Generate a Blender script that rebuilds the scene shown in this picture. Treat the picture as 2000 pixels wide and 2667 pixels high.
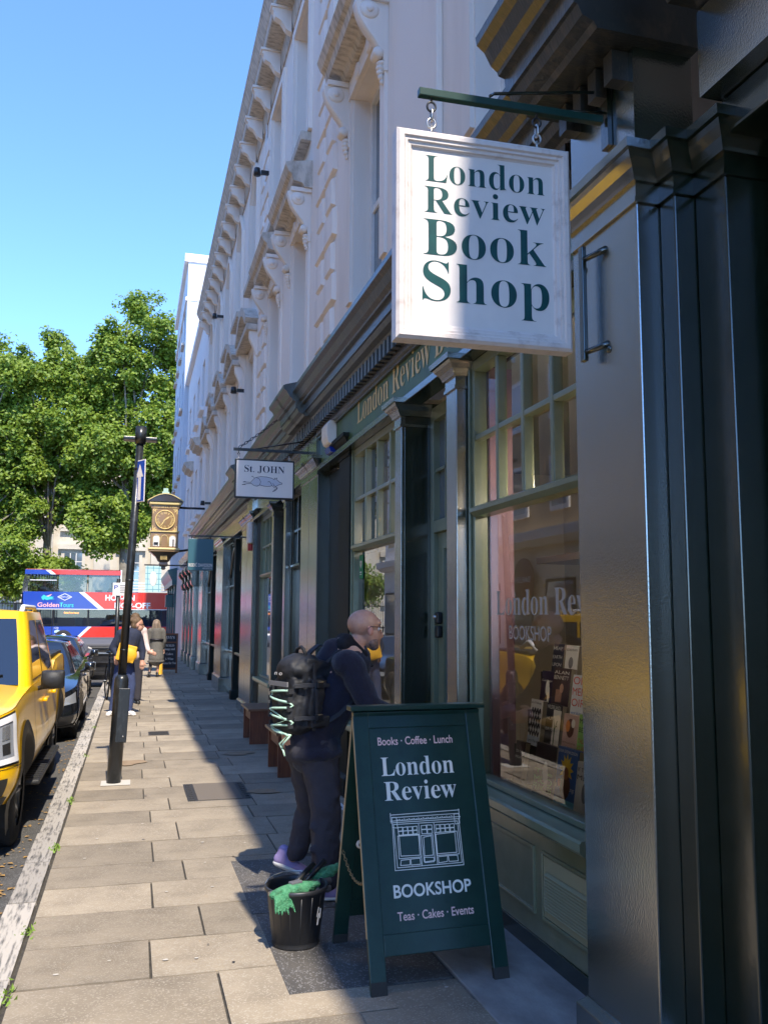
import bpy, bmesh, math, random
from mathutils import Vector, Matrix, Euler
R = math.radians
for o in list(bpy.data.objects): bpy.data.objects.remove(o)
SC = bpy.context.scene
COL = SC.collection

# ---------------------------------------------------------------- camera
cam = bpy.data.cameras.new('camera')
cam.sensor_fit = 'VERTICAL'; cam.sensor_height = 36.0
cam.lens = 36.0 * 2300.0 / 2667.0
cam.clip_start = 0.05; cam.clip_end = 3000
camo = bpy.data.objects.new('camera', cam); COL.objects.link(camo)
yaw, pitch, roll = R(15.758), R(6.767), R(0.3)
fw = Vector((math.sin(yaw)*math.cos(pitch), math.cos(yaw)*math.cos(pitch), math.sin(pitch)))
rt = Vector((math.cos(yaw), -math.sin(yaw), 0)); up = rt.cross(fw)
rt2 = rt*math.cos(roll) + up*math.sin(roll); up2 = -rt*math.sin(roll) + up*math.cos(roll)
m = Matrix((rt2, up2, -fw)).transposed().to_4x4(); m.translation = (0, 0, 1.65)
camo.matrix_world = m
SC.camera = camo

# ---------------------------------------------------------------- sky, sun, exposure
SUN_EL, SUN_DEV = R(53.5), R(5.0)
sdir = Vector((math.sin(SUN_DEV)*math.cos(SUN_EL), -math.cos(SUN_DEV)*math.cos(SUN_EL), math.sin(SUN_EL)))
W = bpy.data.worlds.new('World'); SC.world = W; W.use_nodes = True
nt = W.node_tree
bg = nt.nodes['Background']
sky = nt.nodes.new('ShaderNodeTexSky'); sky.sky_type = 'NISHITA'; sky.sun_disc = False
sky.sun_elevation = SUN_EL; sky.sun_rotation = math.atan2(sdir.x, sdir.y)
sky.altitude = 2600.0; sky.air_density = 1.0; sky.dust_density = 0.0; sky.ozone_density = 10.0
nt.links.new(sky.outputs[0], bg.inputs[0]); bg.inputs[1].default_value = 0.15
sl = bpy.data.lights.new('sun', 'SUN'); sl.energy = 2.0; sl.angle = R(0.55); sl.color = (1.0, 0.91, 0.77)
so = bpy.data.objects.new('sun', sl); COL.objects.link(so)
so.rotation_euler = sdir.to_track_quat('Z', 'Y').to_euler(); so.location = (0, -20, 40)
SC.view_settings.view_transform = 'Standard'; SC.view_settings.look = 'None'
SC.view_settings.exposure = 1.92; SC.view_settings.gamma = 1.0
SC.view_settings.use_curve_mapping = False
SC.render.engine = 'CYCLES'
SC.cycles.max_bounces = 7; SC.cycles.transparent_max_bounces = 12
SC.cycles.use_denoising = True
random.seed(7)

# ---------------------------------------------------------------- materials
MATS = {}
def mat(name, col, rough=0.5, metal=0.0, col2=None, scale=4.0, detail=5.0, lo=0.35, hi=0.65, bump=0.0, bscale=60.0,
        stretch=(1, 1, 1), spec=0.5, coat=0.0, crough=0.05, rnd=0.0, emit=None, estr=0.0, rvar=0.0, ior=1.5,
        speck=None, speckscale=250.0, sheen=0.0, bdetail=4.0):
    m = bpy.data.materials.new(name); m.use_nodes = True
    n = m.node_tree.nodes; l = m.node_tree.links; b = n['Principled BSDF']
    b.inputs['Roughness'].default_value = rough; b.inputs['Metallic'].default_value = metal
    b.inputs['IOR'].default_value = ior
    b.inputs['Specular IOR Level'].default_value = spec
    b.inputs['Coat Weight'].default_value = coat; b.inputs['Coat Roughness'].default_value = crough
    if sheen: b.inputs['Sheen Weight'].default_value = sheen
    tc = n.new('ShaderNodeTexCoord'); mp = n.new('ShaderNodeMapping'); mp.inputs['Scale'].default_value = stretch
    l.new(tc.outputs['Object'], mp.inputs['Vector'])
    src = None
    if col2 is not None:
        nz = n.new('ShaderNodeTexNoise'); nz.inputs['Scale'].default_value = scale; nz.inputs['Detail'].default_value = detail
        nz.inputs['Roughness'].default_value = 0.62
        l.new(mp.outputs[0], nz.inputs['Vector'])
        rp = n.new('ShaderNodeValToRGB'); rp.color_ramp.elements[0].position = lo; rp.color_ramp.elements[1].position = hi
        rp.color_ramp.elements[0].color = (*col, 1); rp.color_ramp.elements[1].color = (*col2, 1)
        l.new(nz.outputs['Fac'], rp.inputs['Fac']); src = rp.outputs['Color']
        if rvar:
            mr = n.new('ShaderNodeMapRange'); mr.inputs['To Min'].default_value = max(0, rough-rvar); mr.inputs['To Max'].default_value = rough+rvar
            l.new(nz.outputs['Fac'], mr.inputs['Value']); l.new(mr.outputs[0], b.inputs['Roughness'])
    if speck is not None:
        n2 = n.new('ShaderNodeTexVoronoi'); n2.inputs['Scale'].default_value = speckscale
        l.new(mp.outputs[0], n2.inputs['Vector'])
        sp = n.new('ShaderNodeSeparateColor'); l.new(n2.outputs['Color'], sp.inputs[0])
        r2 = n.new('ShaderNodeValToRGB'); r2.color_ramp.interpolation = 'CONSTANT'
        r2.color_ramp.elements[0].color = (0, 0, 0, 1); r2.color_ramp.elements[1].position = 0.86; r2.color_ramp.elements[1].color = (1, 1, 1, 1)
        l.new(sp.outputs[0], r2.inputs['Fac'])
        mx = n.new('ShaderNodeMix'); mx.data_type = 'RGBA'
        l.new(r2.outputs['Color'], mx.inputs['Factor'])
        if src: l.new(src, mx.inputs['A'])
        else: mx.inputs['A'].default_value = (*col, 1)
        mx.inputs['B'].default_value = (*speck, 1); src = mx.outputs['Result']
    if rnd:
        oi = n.new('ShaderNodeObjectInfo'); mr = n.new('ShaderNodeMapRange')
        mr.inputs['To Min'].default_value = 1-rnd; mr.inputs['To Max'].default_value = 1+rnd
        l.new(oi.outputs['Random'], mr.inputs['Value'])
        mx = n.new('ShaderNodeMix'); mx.data_type = 'RGBA'; mx.blend_type = 'MULTIPLY'; mx.inputs['Factor'].default_value = 1
        if src: l.new(src, mx.inputs['A'])
        else: mx.inputs['A'].default_value = (*col, 1)
        l.new(mr.outputs[0], mx.inputs['B']); src = mx.outputs['Result']
    if src: l.new(src, b.inputs['Base Color'])
    else: b.inputs['Base Color'].default_value = (*col, 1)
    if bump:
        nb = n.new('ShaderNodeTexNoise'); nb.inputs['Scale'].default_value = bscale; nb.inputs['Detail'].default_value = bdetail
        l.new(mp.outputs[0], nb.inputs['Vector'])
        bp = n.new('ShaderNodeBump'); bp.inputs['Strength'].default_value = bump; bp.inputs['Distance'].default_value = 0.01
        l.new(nb.outputs['Fac'], bp.inputs['Height']); l.new(bp.outputs[0], b.inputs['Normal'])
        if coat: l.new(bp.outputs[0], b.inputs['Coat Normal'])
    if emit:
        b.inputs['Emission Color'].default_value = (*emit, 1); b.inputs['Emission Strength'].default_value = estr
    MATS[name] = m
    return m
def glass(name, tint=(1, 1, 1), ior=1.6, rough=0.0, gain=1.0):
    m = bpy.data.materials.new(name); m.use_nodes = True
    n = m.node_tree.nodes; l = m.node_tree.links; n.clear()
    out = n.new('ShaderNodeOutputMaterial'); mx = n.new('ShaderNodeMixShader'); fr = n.new('ShaderNodeFresnel')
    fr.inputs['IOR'].default_value = ior
    t = n.new('ShaderNodeBsdfTransparent'); t.inputs[0].default_value = (*tint, 1)
    g = n.new('ShaderNodeBsdfGlossy'); g.inputs['Roughness'].default_value = rough; g.inputs[0].default_value = (1, 1, 1, 1)
    l.new(fr.outputs[0], mx.inputs[0]); l.new(t.outputs[0], mx.inputs[1]); l.new(g.outputs[0], mx.inputs[2]); l.new(mx.outputs[0], out.inputs[0])
    MATS[name] = m
    return m
stucco = mat('cream_stucco', (0.85, 0.745, 0.655), 0.75, col2=(0.66, 0.565, 0.485), scale=1.6, detail=9, lo=0.46, hi=0.86, bump=0.06, bscale=40, stretch=(1, 1, 0.16))
stucco2 = mat('white_stucco', (0.84, 0.78, 0.74), 0.75, col2=(0.74, 0.70, 0.69), scale=0.7, detail=7, lo=0.4, hi=0.8, bump=0.05, bscale=40, stretch=(1, 1, 0.3))
stained = mat('weathered_stucco', (0.62, 0.53, 0.44), 0.8, col2=(0.30, 0.25, 0.20), scale=9, detail=8, lo=0.42, hi=0.72, bump=0.12, bscale=35, stretch=(1, 2.2, 0.5))
gloss = mat('black_green_gloss_paint', (0.013, 0.024, 0.015), 0.2, col2=(0.02, 0.03, 0.02), scale=3, spec=1.0, ior=2.2, bump=0.10, bscale=130, stretch=(1, 1.3, 0.8), coat=1.0, crough=0.13, rvar=0.05, bdetail=3)
gloss2 = mat('worn_dark_green_paint', (0.007, 0.015, 0.008), 0.24, col2=(0.015, 0.022, 0.013), scale=6, lo=0.45, hi=0.8, spec=0.8, ior=1.6, bump=0.03, bscale=40, coat=0.5, crough=0.1, rvar=0.06)
mattedark = mat('shaded_black_green_paint', (0.007, 0.012, 0.009), 0.6, spec=0.25, col2=(0.012, 0.016, 0.012), scale=5)  # dulled copy of the gloss paint, recess shade put into its finish
sage = mat('sage_green_paint', (0.19, 0.225, 0.145), 0.3, col2=(0.145, 0.18, 0.115), scale=4, bump=0.05, bscale=80, spec=0.6, coat=0.3, crough=0.12)
sage2 = mat('pale_sage_paint', (0.23, 0.245, 0.15), 0.26, col2=(0.18, 0.20, 0.12), scale=4, bump=0.08, bscale=70, spec=0.7, coat=0.4, crough=0.08)
fasciam = mat('fascia_green_paint', (0.06, 0.135, 0.04), 0.42, col2=(0.035, 0.085, 0.03), scale=3, bump=0.04, bscale=60)
gold = mat('gold_lettering', (0.68, 0.50, 0.20), 0.45)
gilt = mat('gilt_trim', (0.42, 0.24, 0.05), 0.3, metal=0.7)
cornm = mat('cornice_dark_paint', (0.03, 0.032, 0.028), 0.3, col2=(0.11, 0.085, 0.055), scale=11, detail=8, lo=0.5, hi=0.8, bump=0.25, bscale=45, stretch=(1, 2.2, 0.6), coat=0.35, crough=0.15, spec=0.7)
lead = mat('lead_flashing', (0.17, 0.175, 0.19), 0.5, metal=0.5, col2=(0.1, 0.1, 0.11), scale=5)
whitep = mat('white_paint', (0.79, 0.745, 0.69), 0.4, col2=(0.71, 0.66, 0.61), scale=8, bump=0.03)
signw = mat('sign_white_paint', (0.82, 0.755, 0.70), 0.3, col2=(0.77, 0.71, 0.66), scale=6, bump=0.02, coat=0.2)
signf = mat('sign_frame_paint', (0.74, 0.66, 0.61), 0.4, col2=(0.46, 0.37, 0.33), scale=16, detail=8, lo=0.52, hi=0.82, bump=0.08, bscale=70)
teal = mat('teal_lettering', (0.003, 0.055, 0.055), 0.35, col2=(0.005, 0.075, 0.07), scale=20)
blackm = mat('black_metal', (0.012, 0.013, 0.015), 0.35, bump=0.05)
steel = mat('galvanised_steel', (0.55, 0.53, 0.50), 0.3, metal=0.9)
board = mat('aboard_green_paint', (0.006, 0.030, 0.022), 0.33, col2=(0.010, 0.040, 0.029), scale=14, bump=0.06, bscale=80, coat=0.25, crough=0.15)
ply = mat('plywood_edge', (0.50, 0.37, 0.21), 0.6, col2=(0.36, 0.25, 0.13), scale=30, stretch=(1, 1, 0.1))
chalkw = mat('white_lettering', (0.80, 0.79, 0.72), 0.5)
pinkl = mat('pink_lettering', (0.84, 0.56, 0.52), 0.5)
wood = mat('bench_wood', (0.20, 0.055, 0.018), 0.42, col2=(0.10, 0.024, 0.009), scale=7, stretch=(7, 7, 0.7), bump=0.08, bscale=60)
woodtop = mat('bench_top_wood', (0.22, 0.10, 0.045), 0.45, col2=(0.13, 0.055, 0.025), scale=9, stretch=(9, 0.8, 4), bump=0.06)
slabm = mat('paving_stone', (0.325, 0.268, 0.195), 0.85, col2=(0.135, 0.11, 0.08), scale=1.5, detail=13, lo=0.36, hi=0.80, bump=0.35, bscale=120, rnd=0.24, speck=(0.37, 0.32, 0.25), speckscale=120)
slabd = mat('dark_paving_stone', (0.115, 0.103, 0.09), 0.7, col2=(0.06, 0.056, 0.052), scale=3, detail=9, lo=0.35, hi=0.7, bump=0.3, bscale=120, speck=(0.2, 0.19, 0.18), speckscale=120)
joint = mat('sandy_joint', (0.07, 0.06, 0.045), 0.95, col2=(0.035, 0.03, 0.024), scale=20, bump=0.4, bscale=150)
thresh = mat('painted_concrete', (0.36, 0.335, 0.31), 0.65, col2=(0.20, 0.185, 0.17), scale=6, detail=10, lo=0.35, hi=0.7, bump=0.3, bscale=70, stretch=(1, 0.6, 1))
kerbm = mat('granite_kerb', (0.44, 0.40, 0.35), 0.8, col2=(0.10, 0.095, 0.09), scale=3.2, detail=12, lo=0.47, hi=0.64, bump=0.45, bscale=60, rnd=0.18, stretch=(2.0, 1.6, 1))
asphalt = mat('asphalt', (0.062, 0.06, 0.057), 0.9, col2=(0.095, 0.09, 0.084), scale=4, detail=10, bump=0.5, bscale=260, speck=(0.14, 0.135, 0.13), speckscale=130)
yellowline = mat('yellow_road_paint', (0.62, 0.47, 0.08), 0.8, col2=(0.40, 0.32, 0.12), scale=12)
iron = mat('cast_iron', (0.05, 0.046, 0.042), 0.55, metal=0.3, bump=0.3, bscale=90)
postm = mat('black_post_paint', (0.016, 0.018, 0.02), 0.32, col2=(0.05, 0.055, 0.058), scale=14, detail=9, lo=0.52, hi=0.75, bump=0.12, bscale=60, stretch=(1, 1, 0.5))
winglass = glass('window_glass', (0.94, 0.96, 0.95), 1.9)
upglass = mat('upper_window_glass', (0.10, 0.13, 0.16), 0.04, spec=1.0, ior=1.8)
dark = mat('dark_interior', (0.018, 0.014, 0.012), 0.8)
mauve = mat('mauve_wall', (0.27, 0.15, 0.21), 0.7, col2=(0.24, 0.135, 0.19), scale=2)
skin = mat('skin', (0.60, 0.35, 0.25), 0.45, col2=(0.50, 0.25, 0.17), scale=14, bump=0.05, bscale=160)
navy = mat('navy_wool', (0.007, 0.008, 0.022), 0.95, col2=(0.011, 0.012, 0.03), scale=60, bump=0.5, bscale=220, sheen=0.15)
charcoal = mat('charcoal_cotton', (0.045, 0.042, 0.052), 0.9, col2=(0.032, 0.031, 0.043), scale=8, bump=0.35, bscale=45)
packm = mat('backpack_nylon', (0.008, 0.009, 0.012), 0.65, col2=(0.014, 0.014, 0.017), scale=9, bump=0.4, bscale=35)
mint = mat('mint_cord', (0.44, 0.64, 0.50), 0.6)

# ---------------------------------------------------------------- mesh helpers
ORG = {}
class MB:
    def __init__(s): s.v = []; s.f = []; s.sm = []
    def add(s, vs, fs, smooth=False):
        o = len(s.v); s.v += [tuple(p) for p in vs]; s.f += [tuple(i+o for i in f) for f in fs]; s.sm += [smooth]*len(fs); return s
    def box(s, x0, x1, y0, y1, z0, z1):
        if x0 > x1: x0, x1 = x1, x0
        if y0 > y1: y0, y1 = y1, y0
        if z0 > z1: z0, z1 = z1, z0
        return s.add([(x0, y0, z0), (x1, y0, z0), (x1, y1, z0), (x0, y1, z0), (x0, y0, z1), (x1, y0, z1), (x1, y1, z1), (x0, y1, z1)],
                     [(0, 3, 2, 1), (4, 5, 6, 7), (0, 1, 5, 4), (1, 2, 6, 5), (2, 3, 7, 6), (3, 0, 4, 7)])
    def prism(s, poly, axis, a0, a1, smooth=False):
        n = len(poly)
        def P(p, a):
            return (a, p[0], p[1]) if axis == 'x' else ((p[0], a, p[1]) if axis == 'y' else (p[0], p[1], a))
        vs = [P(p, a0) for p in poly] + [P(p, a1) for p in poly]
        s.add(vs, [tuple(range(n)), tuple(range(2*n-1, n-1, -1))])
        o = len(s.v) - 2*n
        s.f += [(o+i, o+n+i, o+n+(i+1) % n, o+(i+1) % n) for i in range(n)]; s.sm += [smooth]*n
        return s
    def tube(s, pts, r, n=8, closed=False, caps=True):
        pts = [Vector(p) for p in pts]; rr = r if isinstance(r, (list, tuple)) else [r]*len(pts)
        vs = []; fs = []; k = len(pts)
        prev = None
        for i, p in enumerate(pts):
            if closed: t = pts[(i+1) % k] - pts[i-1]
            else: t = pts[min(i+1, k-1)] - pts[max(i-1, 0)]
            t.normalize()
            if prev is None:
                a = Vector((0, 0, 1)) if abs(t.z) < 0.9 else Vector((1, 0, 0)); u = t.cross(a).normalized()
            else: u = (prev - t*prev.dot(t)).normalized()
            prev = u; w = t.cross(u)
            for j in range(n):
                a = 2*math.pi*j/n; vs.append(p + (u*math.cos(a) + w*math.sin(a))*rr[i])
        m_ = k if closed else k-1
        for i in range(m_):
            for j in range(n):
                fs.append((i*n+j, i*n+(j+1) % n, ((i+1) % k)*n+(j+1) % n, ((i+1) % k)*n+j))
        if not closed and caps: fs += [tuple(range(n-1, -1, -1)), tuple(range((k-1)*n, k*n))]
        return s.add(vs, fs, True)
    def lathe(s, prof, c=(0, 0, 0), n=24, axis='z', smooth=True):
        vs = []; fs = []; k = len(prof)
        for (r_, h) in prof:
            for j in range(n):
                a = 2*math.pi*j/n; x, y = r_*math.cos(a), r_*math.sin(a)
                if axis == 'z': vs.append((c[0]+x, c[1]+y, c[2]+h))
                elif axis == 'x': vs.append((c[0]+h, c[1]+x, c[2]+y))
                else: vs.append((c[0]+x, c[1]+h, c[2]+y))
        for i in range(k-1):
            for j in range(n): fs.append((i*n+j, i*n+(j+1) % n, (i+1)*n+(j+1) % n, (i+1)*n+j))
        return s.add(vs, fs, smooth)
    def grid(s, fn, nu, nv, smooth=True, keep=None):
        vs = [fn(i/nu, j/nv) for j in range(nv+1) for i in range(nu+1)]
        fs = []
        for j in range(nv):
            for i in range(nu):
                if keep is None or keep((i+.5)/nu, (j+.5)/nv):
                    a = j*(nu+1)+i; fs.append((a, a+1, a+nu+2, a+nu+1))
        return s.add(vs, fs, smooth)
    def ell(s, c, r_, n=12, m_=8, rot=None):
        vs = []; fs = []
        M_ = rot.to_matrix() if rot is not None else Matrix.Identity(3)
        for i in range(m_+1):
            th = math.pi*i/m_
            for j in range(n):
                a = 2*math.pi*j/n
                p = M_ @ Vector((r_[0]*math.sin(th)*math.cos(a), r_[1]*math.sin(th)*math.sin(a), r_[2]*math.cos(th)))
                vs.append((c[0]+p.x, c[1]+p.y, c[2]+p.z))
        for i in range(m_):
            for j in range(n): fs.append((i*n+j, (i+1)*n+j, (i+1)*n+(j+1) % n, i*n+(j+1) % n))
        return s.add(vs, fs, True)
    def cap(s, p0, p1, r0, r1, n=14):
        p0 = Vector(p0); p1 = Vector(p1); d = (p1-p0); L = max(d.length, 1e-5); t = d/L
        pts = []; rs = []
        for k in range(5):
            a = math.pi/2*(1-k/4); pts.append(p0 - t*r0*math.sin(a)); rs.append(max(r0*math.cos(a), 0.0008))
        for k in range(5):
            a = math.pi/2*k/4; pts.append(p1 + t*r1*math.sin(a)); rs.append(max(r1*math.cos(a), 0.0008))
        return s.tube(pts, rs, n)
    def mesh(s, name, off=(0, 0, 0)):
        me = bpy.data.meshes.new(name)
        me.from_pydata([(x-off[0], y-off[1], z-off[2]) for x, y, z in s.v], [], s.f)
        if any(s.sm): me.polygons.foreach_set('use_smooth', s.sm)
        me.update()
        return me
    def build(s, name, m, parent=None, world=False, bevel=0.0, fix=False, seg=2):
        off = ORG.get(parent.name, (0, 0, 0)) if (parent is not None and world) else (0, 0, 0)
        me = s.mesh(name, off)
        if fix:
            b = bmesh.new(); b.from_mesh(me); bmesh.ops.recalc_face_normals(b, faces=b.faces); b.to_mesh(me); b.free()
        return link(name, me, m, parent, bevel, seg)
def link(name, me, m, parent=None, bevel=0.0, seg=2):
    o = bpy.data.objects.new(name, me); COL.objects.link(o)
    if m is not None and not me.materials: me.materials.append(m)
    if parent is not None:
        o.parent = parent; ORG[o.name] = ORG.get(parent.name, (0, 0, 0))
    if bevel:
        b = o.modifiers.new('bevel', 'BEVEL'); b.width = bevel; b.segments = seg; b.limit_method = 'ANGLE'; b.angle_limit = R(40)
    return o
def tag(o, label, cat=None, group=None):
    o['label'] = label
    if cat: o['category'] = cat
    if group: o['group'] = group
    return o
def thing(name, label, cat, loc=(0, 0, 0), rz=0.0, group=None):
    o = bpy.data.objects.new(name, None); COL.objects.link(o); o.empty_display_size = 0.2
    o.location = loc; o.rotation_euler = (0, 0, rz); ORG[o.name] = tuple(loc)
    return tag(o, label, cat, group)
def struct(o, kind='structure'):
    o['kind'] = kind; return o
def copy_tree(o, parent=None):
    c = o.copy(); COL.objects.link(c)
    if parent is not None: c.parent = parent
    for ch in [x for x in bpy.data.objects if x.parent == o]: copy_tree(ch, c)
    return c
def piece(name, me, m, parent, loc, scale=(1, 1, 1), rz=0.0):
    o = bpy.data.objects.new(name, me); COL.objects.link(o)
    if not me.materials: me.materials.append(m)
    if parent is not None: o.parent = parent
    og = ORG.get(parent.name, (0, 0, 0)) if parent is not None else (0, 0, 0)
    o.location = (loc[0]-og[0], loc[1]-og[1], loc[2]-og[2]); o.scale = scale; o.rotation_euler = (0, 0, rz)
    return o
def unit_box(name, bev=0.0):
    b = bmesh.new(); bmesh.ops.create_cube(b, size=1.0)
    if bev: bmesh.ops.bevel(b, geom=b.edges[:], offset=bev, segments=1, affect='EDGES')
    me = bpy.data.meshes.new(name); b.to_mesh(me); b.free(); return me
# soft continuous surfaces: overlapping capsules, ellipsoids and boxes fused by a voxel remesh, then smoothed
def blob(name, prims, m, parent=None, voxel=0.012, smooth=6, fac=0.5, disp=None):
    g = MB()
    for p in prims:
        if p[0] == 'c': g.cap(p[1], p[2], p[3], p[4])
        elif p[0] == 'e': g.ell(p[1], p[2], 18, 12, Euler(p[3]) if len(p) > 3 else None)
        elif p[0] == 'b':
            q = MB().box(-p[2][0], p[2][0], -p[2][1], p[2][1], -p[2][2], p[2][2])
            M_ = Euler(p[3]).to_matrix() if len(p) > 3 else Matrix.Identity(3)
            g.add([(Vector(p[1]) + M_ @ Vector(v)) for v in q.v], q.f)
    me = g.mesh(name + '_src'); o = bpy.data.objects.new(name + '_src', me); COL.objects.link(o)
    b = bmesh.new(); b.from_mesh(me); bmesh.ops.recalc_face_normals(b, faces=b.faces); b.to_mesh(me); b.free()
    rm = o.modifiers.new('r', 'REMESH'); rm.mode = 'VOXEL'; rm.voxel_size = voxel; rm.use_smooth_shade = True
    if smooth:
        sm = o.modifiers.new('s', 'SMOOTH'); sm.iterations = smooth; sm.factor = fac
    if disp:
        tx = bpy.data.textures.new(name + '_folds', 'CLOUDS'); tx.noise_scale = disp[1]; tx.noise_depth = 2
        dm = o.modifiers.new('d', 'DISPLACE'); dm.texture = tx; dm.strength = disp[0]; dm.mid_level = 0.5; dm.texture_coords = 'LOCAL'
    dg = bpy.context.evaluated_depsgraph_get()
    out = bpy.data.meshes.new_from_object(o.evaluated_get(dg)); out.name = name
    bpy.data.objects.remove(o); bpy.data.meshes.remove(me)
    out.materials.clear()
    return link(name, out, m, parent)
def serif(t):
    o = ''
    for c in t:
        if 'A' <= c <= 'Z': o += chr(0x1D400+ord(c)-65)
        elif 'a' <= c <= 'z': o += chr(0x1D41A+ord(c)-97)
        else: o += c
    return o
# flat lettering on a surface: org = left end of base line, xd = reading direction, yd = up
def text(name, s, m, org, xd, yd, size=None, width=None, height=None, parent=None, world=True, off=0.0, align='L', space=1.0, skew=0.0):
    cu = bpy.data.curves.new(name, 'FONT'); cu.body = s; cu.size = 1.0; cu.offset = off; cu.space_character = space; cu.resolution_u = 5
    ob = bpy.data.objects.new(name + '_tmp', cu)
    me = bpy.data.meshes.new_from_object(ob)
    bpy.data.objects.remove(ob); bpy.data.curves.remove(cu)
    xs = [v.co.x for v in me.vertices]; ys = [v.co.y for v in me.vertices]
    x0, x1 = min(xs), max(xs)
    sx = sy = size or 1.0
    if width: sx = width/(x1-x0); sy = sx if not size else size
    if height: sy = height
    if not width and height and not size: sx = sy
    xd = Vector(xd).normalized(); yd = Vector(yd).normalized(); org = Vector(org)
    shift = {'L': 0, 'C': -(x1-x0)*sx/2, 'R': -(x1-x0)*sx}[align]
    og = Vector(ORG.get(parent.name, (0, 0, 0))) if (parent is not None and world) else Vector((0, 0, 0))
    for v in me.vertices:
        c = v.co.copy(); v.co = org - og + xd*((c.x-x0)*sx + shift + skew*c.y*sy) + yd*(c.y*sy)
    me.materials.clear(); me.name = name
    return link(name, me, m, parent)
# ribbon strokes drawn on a plane (line drawings, markings)
def strokes(name, lines, w, m, org, xd, yd, parent=None, nrm=None, world=True, jit=0.0):
    g = MB(); xd = Vector(xd).normalized(); yd = Vector(yd).normalized(); org = Vector(org)
    nn = xd.cross(yd) if nrm is None else Vector(nrm)
    for k, ln in enumerate(lines):
        ww = w
        if isinstance(ln, tuple): ww, ln = ln
        for i in range(len(ln)-1):
            a = Vector(ln[i]); b = Vector(ln[i+1]); d = b-a
            if d.length < 1e-6: continue
            d.normalize(); p = Vector((-d.y, d.x))*ww/2; e = d*ww*0.3
            off = nn*(0.00004*((k*7+i) % 25))
            q = [a-e+p, a-e-p, b+e-p, b+e+p]
            g.add([org + xd*c.x + yd*c.y + off for c in q], [(0, 1, 2, 3)])
    return g.build(name, m, parent, world)

# ---------------------------------------------------------------- ground, road, pavement, kerb
def sheet(name, x0, x1, y0, y1, z, m, nx=1, ny=1):
    return struct(MB().grid(lambda u, v: (x0+(x1-x0)*u, y0+(y1-y0)*v, z), nx, ny, False).build(name, m))
sheet('ground', -900, 900, -600, 1500, -0.14, asphalt)
sheet('road', -6.1, -0.62, -30, 52, -0.115, asphalt, 4, 40)
sheet('cross_street', -60, 60, 46.6, 58, -0.111, asphalt)
pav = struct(MB().box(-0.47, 2.9, -25, 46.0, -0.14, -0.012).build('pavement', joint))
tag(pav, 'sunlit pavement of tan concrete flags along the shopfronts')
struct(MB().box(-9.2, -6.22, -30, 46, -0.14, 0.0).build('far_pavement', slabm))
struct(MB().box(-60, 60, 57.9, 66, -0.14, 0.02).build('museum_pavement', slabm))
kerb = struct(MB().box(-0.63, -0.47, -25, 46, -0.3, -0.02).build('kerb', joint))
struct(MB().box(-6.22, -6.08, -30, 46, -0.3, 0.0).build('far_kerb', kerbm))
struct(MB().box(-0.99, -0.90, -25, 5.6, -0.12, -0.111).add([(-0.99, 5.6, -0.111), (-0.9, 5.6, -0.111), (-0.9, 6.9, -0.111), (-0.99, 6.9, -0.111)], [(0, 1, 2, 3)]).build('road_marking', yellowline))
# flags: courses across the pavement, staggered joints, each a slab of its own near the camera
rs = random.Random(3)
slab_me = unit_box('paving_slab', 0.0); far = MB()
y = 1.2
row = 0
while y < 45.8:
    d = rs.uniform(0.46, 0.60)
    x = -0.455
    pat = [0.62, 0.82, 0.7, 0.62] if row % 2 == 0 else [0.86, 0.70, 0.74, 0.6]
    k = 0
    while x < 1.9:
        w = pat[k % 4] + rs.uniform(-0.05, 0.05); k += 1
        x1 = min(x+w, 2.05)
        if 2.05 - x1 < 0.25: x1 = 2.05
        t = rs.uniform(-0.0035, 0.003)
        yy0, yy1 = y+0.005, y+d-0.005
        cx = (x+x1)/2; cyy = (yy0+yy1)/2
        skip = cx > 0.85 and 4.0 < cyy < 6.3
        if not skip:
            if y < 21:
                o = piece('paving_slab', slab_me, slabm, pav, (cx, cyy, -0.03+t), (x1-x-0.012, yy1-yy0-.002, 0.06))
                o.rotation_euler = (rs.uniform(-.002, .002), rs.uniform(-.002, .002), rs.uniform(-.004, .004))
            else: far.box(x+0.005, x1-0.005, yy0, yy1, -0.05, t)
        x = x1
    y += d; row += 1
o = far.build('paving_slabs', slabm, pav); o['kind'] = 'stuff'
# dark relaid strip in front of the bookshop
for i, (x0, x1, y0, y1) in enumerate([(0.70, 1.52, 5.15, 6.26), (0.72, 1.49, 4.05, 5.14), (1.53, 2.0, 5.25, 6.26), (1.53, 2.0, 4.62, 5.24)]):
    o = piece('dark_paving_slab', slab_me, slabd, pav, ((x0+x1)/2, (y0+y1)/2, -0.028), (x1-x0-0.01, y1-y0-0.01, 0.06))
    if i == 0:
        slab_me = unit_box('paving_slab'); o.data = slab_me; slab_me.materials.append(slabd)
MB().box(.80, 1.495, 3.4, 4.045, -.05, -.005).build('paving_slab', slabm, pav)
th = MB().box(1.50, 2.05, 1.0, 4.61, -0.05, 0.0065).build('threshold_strip', thresh, pav, bevel=0.006)
puddle = mat('wet_patch', (0.06, 0.058, 0.058), 0.3, col2=(0.04, 0.04, 0.042), scale=9, bump=.2, bscale=120)
rp = random.Random(5)
def splat(name, c, rx, ry, z, m, parent, n=26, j=0.3):
    ph = [rp.uniform(0, 6.28) for _ in range(5)]
    ring = []
    for i in range(n):
        a = 2*math.pi*i/n; k = 1 + j*(0.5*math.sin(2*a+ph[0]) + 0.35*math.sin(3*a+ph[1]) + 0.3*math.sin(5*a+ph[2]) + .2*math.sin(8*a+ph[3]))
        ring.append((c[0]+rx*k*math.cos(a), c[1]+ry*k*math.sin(a), z))
    return MB().add(ring, [tuple(range(n))]).build(name, m, parent)


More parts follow.
